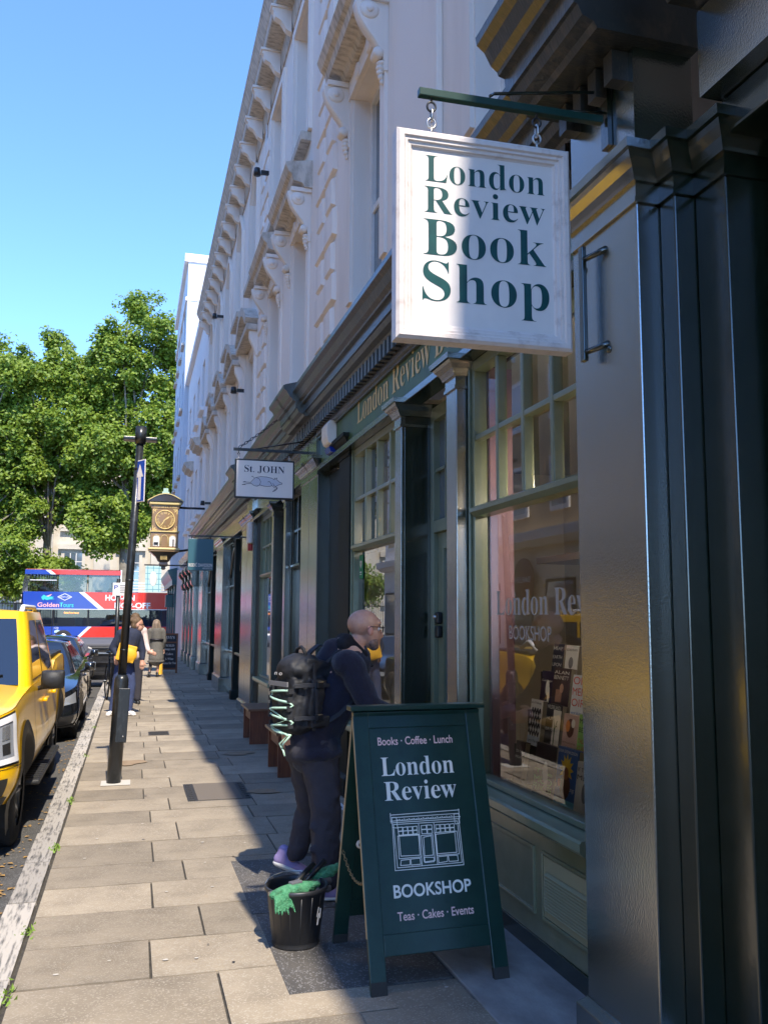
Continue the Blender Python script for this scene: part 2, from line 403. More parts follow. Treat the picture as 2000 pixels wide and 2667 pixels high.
brownst = mat('brown_stain', (0.24, 0.165, 0.10), 0.85, col2=(.3, .22, .14), scale=9)
splat('brown_stain', (1.25, 8.6, 0), 0.16, 0.10, 0.0062, brownst, pav); splat('brown_stain', (1.3, 11.0, 0), 0.2, 0.12, 0.0062, brownst, pav); splat('brown_stain', (0.02, 10.6, 0), 0.2, 0.16, 0.0062, brownst, pav)
gum = mat('chewing_gum_spots', (0.5, 0.46, 0.4), 0.8); gm = MB(); gd = MB()
for i in range(150):
    x, y = rp.uniform(-0.4, 1.9), rp.uniform(2.5, 16); r_ = rp.uniform(0.004, 0.011)
    (gm if i % 3 else gd).add([(x+r_*math.cos(a*.785)*1.3, y+r_*math.sin(a*.785), 0.0068) for a in range(8)], [tuple(range(8))])
o = gm.build('gum_spots', gum, pav); o['kind'] = 'stuff'
o = gd.build('dark_spots', blackm, pav); o['kind'] = 'stuff'
kme = unit_box('kerb_stone', 0.0)
y = 0.5
while y < 45:
    L = rp.uniform(0.75, 1.15)
    o = piece('kerb_stone', kme, kerbm, kerb, (-0.55+rp.uniform(-.006, .006), y+L/2, -0.10+rp.uniform(-.004, .004)), (0.155+rp.uniform(-.006, .006), L-0.012, 0.21))
    y += L
# weeds and litter along the kerb
weedm = mat('weed_green', (0.16, 0.26, 0.03), 0.7); g = MB()
for cy_, n in ((4.35, 26), (5.15, 34), (6.9, 60), (8.6, 50), (11.2, 20), (14.0, 24)):
    for i in range(n):
        x, y = -0.465+rp.gauss(0, .018), cy_+rp.gauss(0, .07); a = rp.uniform(0, 6.28); h = rp.uniform(.008, .028); w = .008
        g.add([(x-w*math.cos(a), y-w*math.sin(a), 0), (x+w*math.cos(a), y+w*math.sin(a), 0), (x+rp.uniform(-.02, .02), y+rp.uniform(-.02, .02), h)], [(0, 1, 2)])
o = g.build('weeds', weedm); struct(o, 'stuff'); tag(o, 'small green weeds growing in the joint behind the kerb', 'weeds')
lf = mat('fallen_leaves', (0.34, 0.20, 0.06), 0.8, rnd=.2); g = MB()
for i in range(170):
    x, y = -0.66-abs(rp.gauss(0, .13)), rp.uniform(4, 14); a = rp.uniform(0, 6.28); w = rp.uniform(.012, .03)
    c, s_ = math.cos(a)*w, math.sin(a)*w; z = -0.109+rp.uniform(0, .006)
    g.add([(x-c, y-s_, z), (x+s_*.6, y-c*.6, z+.004), (x+c, y+s_, z), (x-s_*.6, y+c*.6, z+.004)], [(0, 1, 2, 3)])
o = g.build('leaf_litter', lf); struct(o, 'stuff'); tag(o, 'dry leaves scattered in the gutter beside the kerb', 'leaves')
# covers set in the pavement
t = thing('inspection_cover', 'rectangular inspection cover with ridged iron frame in the middle of the pavement', 'cover', (0.83, 8.72, 0))
MB().box(-.29, .29, -.42, .42, -.02, .004).build('frame', iron, t, bevel=.003)
for i in range(9):
    for sx in (-1, 1): MB().box(sx*.25-.02, sx*.25+.02, -.40+i*.09, -.34+i*.09, .004, .009).build('rib', iron, t)
MB().box(-.20, .20, -.40, .40, .003, .008).build('panel', mat('brown_cover', (.15, .125, .10), .8, bump=.4, bscale=120), t)
t = thing('drain_grate', 'small square iron grate far along the sunny pavement', 'grate', (0.42, 13.1, 0))
MB().box(-.14, .14, -.2, .2, -.02, .005).build('frame', iron, t)
for i in range(7): MB().box(-.12, .12, -.17+i*.052, -.145+i*.052, .005, .011).build('bar', iron, t)
t = thing('cellar_grate', 'small white-framed grate on the ground by the shop wall', 'grate', (1.72, 7.75, 0))
MB().box(-.12, .12, -.11, .11, -.02, .012).build('frame', whitep, t); MB().box(-.085, .085, -.08, .08, .0, .016).build('panel', iron, t)

# ---------------------------------------------------------------- buildings: shared builders
def wall_holes(name, m, parent, x, y0, y1, z0, z1, holes, depth=0.24, back=True):
    g = MB()
    ys = sorted({y0, y1, *[h[0] for h in holes], *[h[1] for h in holes]}); zs = sorted({z0, z1, *[h[2] for h in holes], *[h[3] for h in holes]})
    for i in range(len(ys)-1):
        for j in range(len(zs)-1):
            cy, cz = (ys[i]+ys[i+1])/2, (zs[j]+zs[j+1])/2
            if any(h[0] < cy < h[1] and h[2] < cz < h[3] for h in holes): continue
            g.add([(x, ys[i+1], zs[j]), (x, ys[i], zs[j]), (x, ys[i], zs[j+1]), (x, ys[i+1], zs[j+1])], [(0, 1, 2, 3)])
    for a, b, c, d in holes:
        X = x+depth
        g.add([(x, a, c), (X, a, c), (X, a, d), (x, a, d)], [(0, 1, 2, 3)]); g.add([(x, b, c), (x, b, d), (X, b, d), (X, b, c)], [(0, 1, 2, 3)])
        g.add([(x, a, d), (X, a, d), (X, b, d), (x, b, d)], [(0, 1, 2, 3)]); g.add([(x, a, c), (x, b, c), (X, b, c), (X, a, c)], [(0, 1, 2, 3)])
    B = x+9
    g.add([(x, y0, z0), (x, y0, z1), (B, y0, z1), (B, y0, z0)], [(0, 1, 2, 3)]); g.add([(x, y1, z0), (B, y1, z0), (B, y1, z1), (x, y1, z1)], [(0, 1, 2, 3)])
    g.add([(x, y0, z1), (x, y1, z1), (B, y1, z1), (B, y0, z1)], [(0, 1, 2, 3)]); g.add([(B, y0, z0), (B, y0, z1), (B, y1, z1), (B, y1, z0)], [(0, 1, 2, 3)])
    return g.build(name, m, parent, True)
def sash(parent, x, y0, y1, z0, z1, sill=True, cols=1, m=whitep, sm=stucco):
    xg = x+0.17; f = 0.06; zm = z0+(z1-z0)*0.48
    g = MB()
    g.box(xg, xg+.07, y0, y0+f, z0, z1).box(xg, xg+.07, y1-f, y1, z0, z1).box(xg, xg+.07, y0+f, y1-f, z1-f, z1).box(xg, xg+.07, y0+f, y1-f, z0, z0+f)
    w = g.build('window', m, parent, True)
    MB().box(xg+.012, xg+.06, y0+f, y1-f, zm-.03, zm+.03).build('sash_rail', m, w, True)
    for k in range(cols):
        a = y0+f+(y1-y0-2*f)*k/cols; b = y0+f+(y1-y0-2*f)*(k+1)/cols
        if k: MB().box(xg+.012, xg+.06, a-.015, a+.015, z0+f, z1-f).build('glazing_bar', m, w, True)
        MB().box(xg+.045, xg+.05, a, b, zm+.03, z1-f).build('pane', upglass, w, True)
        MB().box(xg+.03, xg+.035, a, b, z0+f, zm-.03).build('pane', upglass, w, True)
    MB().box(xg+.052, xg+.056, y0+f, y0+f+.16, z0+f, z1-f).build('curtain', whitep, w, True)
    if sill: MB().box(x-.13, x+.2, y0-.09, y1+.09, z0-.13, z0-.004).build('sill', sm, w, True, bevel=.012)
    return w
# scrolled console bracket: two volutes and an S-shaped body
def scroll_mesh():
    g = MB(); body = []
    n = 18
    for i in range(n+1):
        t = i/n; z = -0.62*t; xo = -0.20*(1-t)**1.3 - 0.055*(1-t) - 0.04 - 0.035*math.sin(t*math.pi*2.0)
        body.append((xo, z))
    poly = body + [(0.0, -0.62), (0.0, 0.0)]
    g.prism(poly, 'y', -0.055, 0.055, True)
    g.lathe([(0.001, -.075), (.07, -.075), (.085, -.06), (.085, .06), (.07, .075), (.001, .075)], (-.17, 0, -.085), 16, 'y')
    g.lathe([(0.001, -.09), (.03, -.09), (.035, -.08), (.035, .08), (.03, .09), (.001, .09)], (-.17, 0, -.085), 10, 'y')
    g.lathe([(0.001, -.065), (.04, -.065), (.05, -.05), (.05, .05), (.04, .065), (.001, .065)], (-.085, 0, -.46), 12, 'y')
    for i in range(5): g.ell((-.05-.01*math.sin(i), 0, -.54-.04*i), (.045-.006*i, .05-.007*i, .03), 8, 6)
    g.box(-.26, 0, -.085, .085, 0, .05)
    return g.mesh('console')
CONSOLE = scroll_mesh()
def modillion_mesh():
    g = MB(); pr = [(0, 0), (-.40, 0), (-.40, -.06), (-.37, -.08), (-.34, -.2), (-.22, -.26), (-.17, -.33), (-.12, -.42), (-.06, -.46), (0, -.48)]
    g.prism(pr, 'y', -.07, .07); g.box(-.43, 0, -.10, .10, 0, .05)
    return g.mesh('modillion')
MODIL = modillion_mesh()
QUOIN = unit_box('quoin', 0.0)
b_ = bmesh.new(); b_.from_mesh(QUOIN)
for v_ in b_.verts:
    if v_.co.x < 0: v_.co.y *= 0.86; v_.co.z *= 0.84
b_.to_mesh(QUOIN); b_.free()
HOODP = [(0, 0), (-.10, 0), (-.13, .05), (-.24, .07), (-.26, .15), (-.30, .18), (-.34, .27), (-.33, .30), (0, .36)]
CORNP = [(a*.77, b) for a, b in [(0, -.30), (-.03, -.30), (-.05, -.22), (-.06, 0), (-.36, .03), (-.38, .05), (-.38, .17), (-.41, .20), (-.50, .34), (-.52, .36), (-.52, .42), (-.46, .45), (0, .52)]]
def hood(parent, x, y0, y1, z, m=stained, consoles=True):
    h = MB().prism([(x+p[0], z+p[1]) for p in HOODP], 'y', y0-.24, y1+.24).build('window_hood', m, parent, True)
    if consoles:
        for yy in (y0-.13, y1+.13): piece('console', CONSOLE, stucco, h, (x-.002, yy, z-.05))
    MB().box(x-.03, x+.01, y0-.17, y0-.02, z-2.3, z-.002).build('architrave', stucco, h, True); MB().box(x-.03, x+.01, y1+.02, y1+.17, z-2.3, z-.002).build('architrave', stucco, h, True)
    MB().box(x-.045, x+.01, y0-.17, y1+.17, z-.19, z-.003).build('frieze', stucco, h, True)
    for k in range(2): MB().lathe([(.001, -.02), (.07, -.02), (.085, -.005), (.085, .0)], (x-.045, y0+(y1-y0)*(.3+.4*k), z-.10), 14, 'x').build('roundel', stucco, h, True)
    return h
def segped(parent, x, yc, w, z, m=stained):
    n = 16; g = MB(); hw = w/2
    def arc(rise, off): return [(yc-hw-off+(2*hw+2*off)*i/n, z+off+rise*math.sin(math.pi*i/n)) for i in range(n+1)]
    outer = arc(.42, .10); inner = arc(.36, 0)
    g.prism(outer + inner[::-1], 'x', x-.24, x+.01)
    h = g.build('segmental_pediment', m, parent, True, fix=True)
    MB().prism(inner + [], 'x', x-.05, x+.01).build('tympanum', stucco, h, True, fix=True)
    MB().box(x-.22, x+.01, yc-hw-.1, yc+hw+.1, z-.12, z-.002).build('cornice_bed', m, h, True, bevel=.02)
    for s_ in (-1, 1): MB().prism([(x+.01, z-.125), (x-.16, z-.125), (x-.15, z-.25), (x-.07, z-.42), (x-.03, z-.55), (x+.01, z-.56)], 'y', yc+s_*(hw-.02)-.07, yc+s_*(hw-.02)+.07).build('bracket', stucco, h, True)
    return h
def roof_cornice(parent, x, y0, y1, z, m=stained, step=0.86):
    c = MB().prism([(x+p[0], z+p[1]) for p in CORNP], 'y', y0, y1).build('cornice', m, parent, True)
    n = max(1, int((y1-y0)/step)); d = (y1-y0)/n
    for i in range(n): piece('modillion', MODIL, stucco, c, (x-.045, y0+d*(i+.5), z-.02), (.72, .8, .72))
    MB().box(x-.34, x+1.2, y0, y1, z+.455, z+.62).build('parapet', stucco2, c, True)
    return c
def quoins(parent, x, yc, z0, z1, m=stucco):
    z = z0; k = 0
    while z < z1-.3:
        w = .52 if k % 2 else .36
        piece('quoin', QUOIN, m, parent, (x-.018, yc, z+.17), (.06, w, .33)); z += .365; k += 1
def rect_ring(levels, x0, x1, y0, y1):
    g = MB(); vs = []; fs = []
    for (z, e) in levels: vs += [(x0-e, y0-e, z), (x1, y0-e, z), (x1, y1+e, z), (x0-e, y1+e, z)]
    for i in range(len(levels)-1):
        for j in range(4): fs.append((i*4+j, i*4+(j+1) % 4, i*4+4+(j+1) % 4, i*4+4+j))
    fs += [(3, 2, 1, 0), tuple(len(vs)-4+j for j in range(4))]
    return g.add(vs, fs)
CAPL = [(z*.68, e) for z, e in [(0, .0), (0, .012), (.03, .012), (.03, .004), (.12, .004), (.12, .018), (.14, .022), (.18, .035), (.22, .06), (.245, .07), (.25, .085), (.30, .088)]]
def pillar(parent, x, y0, y1, zcap=3.2, m=gloss, plinth=.16, base=True, depth=.35, cap=True):
    p = MB().box(x, x+depth, y0, y1, 0, zcap).build('pilaster', m, parent, True, bevel=.006)
    if base: rect_ring([(0, .035), (plinth, .035), (plinth+.02, .012), (plinth+.03, .004)], x, x+depth-.004, y0, y1).build('plinth', m, p, True, bevel=.004)
    if cap: rect_ring([(zcap+z-.002, e) for z, e in CAPL], x, x+depth-.002, y0, y1).build('capital', m, p, True)
    return p
SCOR = [(2.02, 3.80), (1.83, 3.80), (1.815, 3.83), (1.77, 3.85), (1.75, 3.90), (1.735, 3.905), (1.73, 4.0), (1.70, 4.01), (1.695, 4.03), (1.665, 4.06), (1.635, 4.13), (1.60, 4.165), (1.595, 4.21), (1.62, 4.225), (2.02, 4.36)]
SCOR = [(a, 3.80+(b-3.80)*.80 if b < 4.3 else 4.28) for a, b in SCOR]
DENT = unit_box('dentil', 0.0)
def shop_cornice(parent, y0, y1, m=cornm, fm=gloss, dz=0.0, dent=True, blocks=()):
    MB().box(1.93, 2.02, y0, y1, 3.30+dz, 3.60+dz).build('fascia', fm, parent, True)
    c = MB().prism([(a, b+dz) for a, b in SCOR], 'y', y0, y1).build('shop_cornice', m, parent, True)
    MB().box(1.60, 2.02, y0, y1, 4.362+dz, 4.38+dz).build('lead_flashing', lead, c, True) if False else None
    MB().prism([(2.02, 3.602+dz), (1.905, 3.602+dz), (1.905, 3.62+dz), (1.885, 3.63+dz), (1.88, 3.66+dz), (1.88, 3.798+dz), (2.02, 3.798+dz)], 'y', y0, y1).build('bed_mould', m, c, True)
    MB().box(1.895, 2.04, y0, y1, 3.24+dz, 3.298+dz).build('architrave', gloss2, c, True, bevel=.006)
    if dent:
        n = int((y1-y0)/.115); d = (y1-y0)/n
        for i in range(n): piece('dentil', DENT, m, c, (1.85, y0+d*(i+.5), 3.735+dz), (.07, d*.52, .125))
    for (a, b, sh, xf) in blocks:
        k = MB().prism([(q[0]+sh if q[0] < 1.99 else q[0], q[1]+.03+dz) for q in SCOR], 'y', a-.06, b+.06).build('cornice_block', m, c, True)
        MB().box(xf, 2.02, a, b, 3.405+dz, 3.829+dz).build('frieze_block', gloss, k, True)
        nd = max(2, int((b-a)/.125))
        for i in range(nd): piece('dentil', DENT, m, k, (xf-.035, a+(b-a)*(i+.5)/nd, 3.765+dz), (.07, (b-a)/nd*.5, .12))
    return c
def shop_window(parent, y0, y1, x=1.99, z0=.70, zt=2.29, z1=3.24, cols=4, rows=2, m=sage, gl=winglass, riser='panel', sillx=1.885, rm=None):
    rm = rm or sage2
    F = .065
    g = MB().box(x, x+.09, y0, y0+F, z0, z1).box(x, x+.09, y1-F, y1, z0, z1).box(x, x+.09, y0+F, y1-F, z1-F, z1).box(x, x+.09, y0+F, y1-F, z0, z0+.03)
    g.box(x-.018, x, y0+.012, y0+.03, z0, z1).box(x-.018, x, y1-.03, y1-.012, z0, z1)
    w = g.build('window', m, parent, True, bevel=.005)
    MB().prism([(x+.08, zt-.03), (x+.0, zt-.03), (x-.03, zt-.005), (x-.03, zt+.02), (x+.0, zt+.035), (x+.08, zt+.035)], 'y', y0+F, y1-F).build('transom', m, w, True)
    a, b = y0+F, y1-F; cw = (b-a)/cols; zb, ztp = zt+.035, z1-F; rh = (ztp-zb)/rows
    for k in range(1, cols): MB().prism([(a+cw*k-.012, x+.005), (a+cw*k+.012, x+.005), (a+cw*k+.022, x+.06), (a+cw*k-.022, x+.06)], 'z', zb, ztp).build('muntin', m, w, False) if False else \
        MB().box(x+.004, x+.065, a+cw*k-.019, a+cw*k+.019, zb, ztp).build('muntin', m, w, True, bevel=.006)
    for k in range(1, rows): MB().box(x+.007, x+.062, a, b, zb+rh*k-.017, zb+rh*k+.017).build('muntin', m, w, True, bevel=.005)
    for i in range(cols):
        for j in range(rows):
            MB().add([(x+.05, a+cw*(i+1)-.015, zb+rh*j+.01), (x+.05, a+cw*i+.015, zb+rh*j+.01), (x+.05, a+cw*i+.015, zb+rh*(j+1)-.01), (x+.05, a+cw*(i+1)-.015, zb+rh*(j+1)-.01)], [(0, 1, 2, 3)]).build('pane', gl, w, True)
    MB().add([(x+.05, b, z0+.02), (x+.05, a, z0+.02), (x+.05, a, zt-.02), (x+.05, b, zt-.02)], [(0, 1, 2, 3)]).build('pane', gl, w, True)
    MB().prism([(x+.1, z0-.075), (sillx+.04, z0-.085), (sillx+.02, z0-.075), (sillx, z0-.055), (sillx, z0-.02), (sillx+.01, z0-.008), (x+.1, z0+.0)], 'y', y0, y1).build('sill', m, w, True)
    if riser:
        MB().box(x-.01, x+.1, y0, y1, .09, z0-.087).build('stall_riser', rm, w, True)
        MB().box(x-.022, x+.1, y0, y1, -.02, .088).build('skirting', gloss2, w, True)
    return w

# ---------------------------------------------------------------- building over the bookshop
A = thing('bookshop_building', 'cream stucco building over the dark green bookshop front with mullioned display windows', 'building', (2.0, 6.2, 0))
UX = 1.95
wA = [(3.70, 4.85), (7.03, 8.08)]
h1 = [(a, b, 4.55, 6.80) for a, b in wA]; h2 = [(a, b, 7.75, 9.75) for a, b in wA]
wall_holes('wall', stucco, A, UX, 2.50, 9.28, 4.25, 10.45, h1+h2)
for a, b, c, d in h1: sash(A, UX, a, b, c, d, sill=False); hood(A, UX, a, b, 7.0)
for a, b, c, d in h2: sash(A, UX, a, b, c, d, sm=stained)
roof_cornice(A, UX, 2.50, 9.28, 10.40)
quoins(A, UX, 9.07, 4.6, 10.0)
MB().box(UX-.05, UX, 5.45, 6.45, 4.4, 10.1).build('pilaster_strip', stucco, A, True, bevel=.01)
shop_cornice(A, 3.29, 9.88, fm=fasciam, blocks=((2.78, 3.28, -.25, 1.762), (9.42, 9.86, -.10, 1.88)))
P1 = pillar(A, 1.76, 2.78, 3.28, 3.20, depth=.5)
pillar(A, 1.857, 2.682, 2.777, 3.20, gloss2, depth=.4); pillar(A, 1.943, 2.507, 2.679, 3.20, gloss2, depth=.3)
MB().box(1.93, 2.2, 3.281, 3.559, 0, 3.3).build('corner_post', gloss2, A, True)
pillar(A, 1.90, 9.42, 9.875, 3.2)
for ya, yb in ((5.09, 5.27), (6.27, 6.43)):
    p = pillar(A, 1.90, ya, yb, 3.08, gloss, plinth=.3, depth=.3)
pillar(A, 1.96, 8.17, 8.62, 3.2, mattedark, depth=.3); pillar(A, 2.04, 8.62, 9.42, 3.2, mattedark, depth=.2, cap=False)
MB().box(1.99, 2.2, 6.43, 8.17, 3.24, 3.30).box(1.99, 2.2, 3.54, 5.09, 3.24, 3.30).build('head_board', gloss2, A, True)
wr = shop_window(A, 3.56, 5.085, cols=4, riser='x'); wr['label'] = 'bookshop window with a book display behind the big lower pane'
wl = shop_window(A, 6.435, 8.165, cols=4, riser='x'); wl['label'] = 'bookshop window beyond the door with a plain grey blind panel'
# stall riser joinery: a raised panel and a louvred vent under the near window
def frame_panel(parent, y0, y1, z0, z1, m, louvre=False, x=1.98):
    g = MB(); t = .018
    for (a, b, c, d) in ((y0-t, y0, z0-t, z1+t), (y1, y1+t, z0-t, z1+t), (y0, y1, z0-t, z0), (y0, y1, z1, z1+t)): g.box(x-.014, x+.004, a, b, c, d)
    p = g.build('panel_moulding', m, parent, True, bevel=.004)
    if louvre:
        n = 12
        MB().box(x-.008, x+.003, y0+.004, y0+.03, z0+.004, z1-.004).box(x-.008, x+.003, y1-.03, y1-.004, z0+.004, z1-.004).box(x-.008, x+.003, y0+.03, y1-.03, z1-.07, z1-.004).box(x-.008, x+.003, y0+.03, y1-.03, z0+.004, z0+.045).build('vent_frame', louv, p, True)
        dz = (z1-.07-z0-.045)/n
        for i in range(n):
            z = z0+.045+dz*i
            MB().add([(x-.022, y0+.03, z), (x-.022, y1-.03, z), (x-.002, y1-.03, z+dz*.75), (x-.002, y0+.03, z+dz*.75), (x-.022, y0+.03, z-.004), (x-.022, y1-.03, z-.004)], [(1, 0, 3, 2), (0, 1, 5, 4)]).build('louvre', louv, p, True)
    else:
        MB().prism([(y0+.012, z0+.012), (y1-.012, z0+.012), (y1-.012, z1-.012), (y0+.012, z1-.012)], 'x', x-.003, x+.003).build('panel', m, p, True)
louv = mat('cream_sage_louvre', (0.36, 0.36, 0.23), 0.4)
rz0, rz1 = .21, .50
frame_panel(wr, 4.22, 4.98, rz0, rz1, sage2); frame_panel(wr, 3.60, 4.10, rz0, rz1, sage2, True)
frame_panel(wl, 6.52, 7.24, rz0, rz1, sage2); frame_panel(wl, 7.36, 8.08, rz0, rz1, sage2)
# recessed door
D = MB().box(2.13, 2.20, 5.275, 5.345, 0, 3.22).box(2.13, 2.20, 6.195, 6.265, 0, 3.22).box(2.13, 2.2, 5.345, 6.195, 2.27, 2.36).box(2.13, 2.2, 5.345, 6.195, 3.12, 3.22).build('door', sage, A, True, bevel=.004)
D['label'] = 'recessed shop door with multi-pane fanlight and black lock plates'
MB().box(2.165, 2.21, 5.35, 6.19, .02, .55).box(2.165, 2.21, 5.35, 5.47, .55, 2.265).box(2.165, 2.21, 6.07, 6.19, .55, 2.265).box(2.165, 2.21, 5.47, 6.07, 2.15, 2.265).build('door_leaf', sage, D, True)
MB().box(2.185, 2.19, 5.47, 6.07, .55, 2.15).build('pane', upglass, D, True)
for k in range(1, 4): MB().box(2.15, 2.18, 5.345+.2125*k-.012, 5.345+.2125*k+.012, 2.36, 3.12).build('muntin', sage, D, True)
MB().box(2.15, 2.18, 5.345, 6.195, 2.73, 2.752).build('muntin', sage, D, True)
MB().box(2.182, 2.186, 5.345, 6.195, 2.36, 3.12).build('pane', upglass, D, True)
for z in (1.60, 1.50): MB().box(2.12, 2.165, 6.09, 6.15, z, z+.088).build('lock_plate', blackm, D, True, bevel=.012)
MB().lathe([(.001, -.02), (.012, -.018), (.014, 0)], (2.12, 6.12, 1.65), 12, 'x').build('keypad', steel, D, True)
MB().box(1.9, 2.6, 5.275, 6.265, -.02, .02).build('door_step', thresh, D, True)
MB().box(1.93, 2.13, 6.2655, 6.2695, .02, 3.24).build('door_reveal', gloss2, D, True)
MB().box(1.93, 2.13, 5.2705, 5.2745, .02, 3.24).build('door_reveal', gloss2, D, True)
# interior of the bookshop
shelfm = mat('shelf_wood', (0.10, 0.055, 0.03), 0.5, col2=(0.06, 0.03, 0.018), scale=6, stretch=(6, 1, 6))
I = MB().box(2.06, 4.8, 3.3, 9.3, -.02, .03).build('shop_floor', shelfm, A, True)
backm = mat('back_wall_paint', (0.45, 0.40, 0.34), 0.8)
MB().add([(4.8, 3.3, .03), (4.8, 9.3, .03), (4.8, 9.3, 3.3), (4.8, 3.3, 3.3), (2.2, 3.3, .03), (2.2, 3.3, 3.3), (2.2, 9.3, .03), (2.2, 9.3, 3.3)], [(0, 1, 2, 3), (4, 0, 3, 5), (1, 6, 7, 2), (3, 2, 7, 5)]).build('back_wall', backm, A, True)
MB().box(2.09, 2.24, 5.0, 5.08, .05, 3.2).build('partition', mauve, A, True)
MB().box(2.09, 2.62, 3.57, 5.03, .58, .70).build('display_shelf', whitep, A, True)
MB().box(2.12, 2.14, 6.95, 8.12, .72, 2.24).build('blind', mat('grey_blind', (0.34, 0.35, 0.38), .7), A, True)
for z in (1.1, 1.5, 1.9, 2.3):
    for k in range(2): MB().box(3.3, 3.55, 3.6+1.0*k, 4.55+1.0*k, z, z+.03).build('bookshelf', shelfm, A, True)
MB().box(3.56, 3.6, 3.5, 6.0, .03, 2.5).build('bookcase_back', dark, A, True)
bkc = [mat('book_spine_%s' % n, c, .6) for n, c in (('red', (.35, .05, .04)), ('blue', (.05, .09, .25)), ('cream', (.6, .55, .42)), ('green', (.06, .2, .1)))]
g = [MB() for _ in bkc]; rb = random.Random(2)
for z in (1.13, 1.53, 1.93):
    yy = 3.62
    while yy < 5.5:
        w = rb.uniform(.015, .04); k = rb.randrange(4); g[k].box(3.34+rb.uniform(0, .03), 3.54, yy, yy+w-.002, z, z+rb.uniform(.18, .27)); yy += w
for k in range(4): o = g[k].build('shelved_books', bkc[k], A, True); o['kind'] = 'stuff'
# fascia lettering, window lettering
text('fascia_lettering', serif('London Review Bookshop'), gold, (1.926, 7.75, 3.41), (0, -1, 0), (0, 0, 1), height=.325, width=3.5, parent=A, off=-.004)
etch = mat('etched_lettering', (0.36, 0.34, 0.32), .6)
text('window_lettering', serif('London Review'), etch, (2.036, 4.80, 1.665), (0, -1, 0), (0, 0, 1), height=.20, width=1.35, parent=A, off=-.004)
text('window_lettering', 'BOOKSHOP', etch, (2.036, 4.62, 1.53), (0, -1, 0), (0, 0, 1), height=.11, width=.52, parent=A)
# old shutter iron on the big pilaster
t = thing('shutter_bracket', 'old iron bar with two stub lugs fixed to the glossy pilaster beside the hanging sign', 'bracket', (1.9, 3.34, 2.7))
MB().box(1.845, 1.868, 3.355, 3.39, 2.76, 3.28).build('bar', gloss2, t, True, bevel=.004)
for z in (3.22, 2.80): MB().tube([(1.905, 3.25, z+.01), (1.88, 3.28, z), (1.856, 3.37, z)], [.016, .014, .013], 8).build('lug', gloss2, t, True)
for z, y in ((3.20, 3.43), (2.80, 3.44), (2.78, 3.24)): MB().ell((1.902, y, z), (.012, .017, .017)).build('bolt', gloss2, t, True)
t.scale = (.926,)*3; t.location = (1.9*.926, 3.34*.926, 1.65+(2.7-1.65)*.926)
# alarm box
t = thing('alarm_box', 'white and blue burglar alarm box on the fascia near the gold lettering', 'alarm', (1.93, 8.72, 3.32))
MB().prism([(1.93, 3.36), (1.84, 3.40), (1.82, 3.46), (1.82, 3.58), (1.85, 3.63), (1.93, 3.64)], 'y', 8.60, 8.86).build('cover', whitep, t, True, bevel=.012)
MB().prism([(1.93, 3.30), (1.87, 3.31), (1.85, 3.36), (1.93, 3.357)], 'y', 8.62, 8.84).build('strobe', mat('blue_strobe', (.01, .03, .25), .2), t, True)
grs = mat('green_sign', (0.0, 0.22, 0.08), .5)
t = MB().box(2.030, 2.034, 7.90, 8.03, 2.0, 2.22).build('defibrillator_sticker', grs); tag(t, 'green sticker with a white heart on the far bookshop window', 'sticker')
strokes('heart_mark', [[(0, 0), (-.03, .035), (-.03, .055), (-.015, .062), (0, .048), (.015, .062), (.03, .055), (.03, .035), (0, 0)], (.02, [(0, .012), (0, .045)]), (.012, [(-.03, -.04), (.03, -.04)]), (.008, [(-.03, -.06), (.03, -.06)])], .014, whitep, (2.027, 7.965, 2.10), (0, -1, 0), (0, 0, 1), t, nrm=(-1, 0, 0))
t = thing('exit_sign', 'green running-man exit sign with an upward arrow inside the bookshop', 'exit sign', (2.75, 5.0, 2.42))
MB().box(2.74, 2.77, 4.62, 5.02, 2.42, 2.66).build('panel', mat('lit_green_panel', (.0, .35, .2), .5, emit=(.02, .5, .3), estr=.5), t, True)
litw = mat('lit_white', (.8, .85, .8), .5, emit=(.8, .9, .85), estr=.5)
strokes('pictogram', [(.03, [(.28, .05), (.28, .17)]), (.03, [(.23, .14), (.28, .19), (.33, .14)]), (.07, [(.09, .02), (.09, .22)]), (.022, [(.02, .05), (.06, .11), (.08, .16)]), (.022, [(.02, .13), (.06, .16), (.11, .14)])], .02, litw, (2.737, 5.0, 2.42), (0, -1, 0), (0, 0, 1), t, nrm=(-1, 0, 0))
# books on the display
BK = {'blue picture': (4.193, .705, 2.13, .225, .285), 'dark book with green': (4.42, .705, 2.12, .24, .275), 'white book cut': (3.99, .705, 2.13, .19, .24), 'small dark': (4.827, .705, 2.16, .12, .235),
      'white book with a black wave': (4.777, .92, 2.24, .15, .26), 'black and white': (4.55, .93, 2.24, .18, .245), 'pale pink': (4.307, .93, 2.22, .165, .215), 'lime': (4.115, .91, 2.20, .15, .25),
      'white book with big red': (4.35, 1.11, 2.30, .17, .235), 'dark brown': (4.604, 1.125, 2.32, .20, .245), 'purple': (4.816, 1.12, 2.34, .16, .22), 'navy': (4.78, 1.33, 2.40, .13, .17), 'white book with a grey': (4.611, 1.33, 2.40, .147, .165)}
for k, (x, z0, z1) in enumerate(((2.22, .701, .905), (2.31, .906, 1.10), (2.40, 1.101, 1.325))): MB().box(x, 2.66, 3.6, 4.98, z0, z1).build('display_step', dark, A, True)
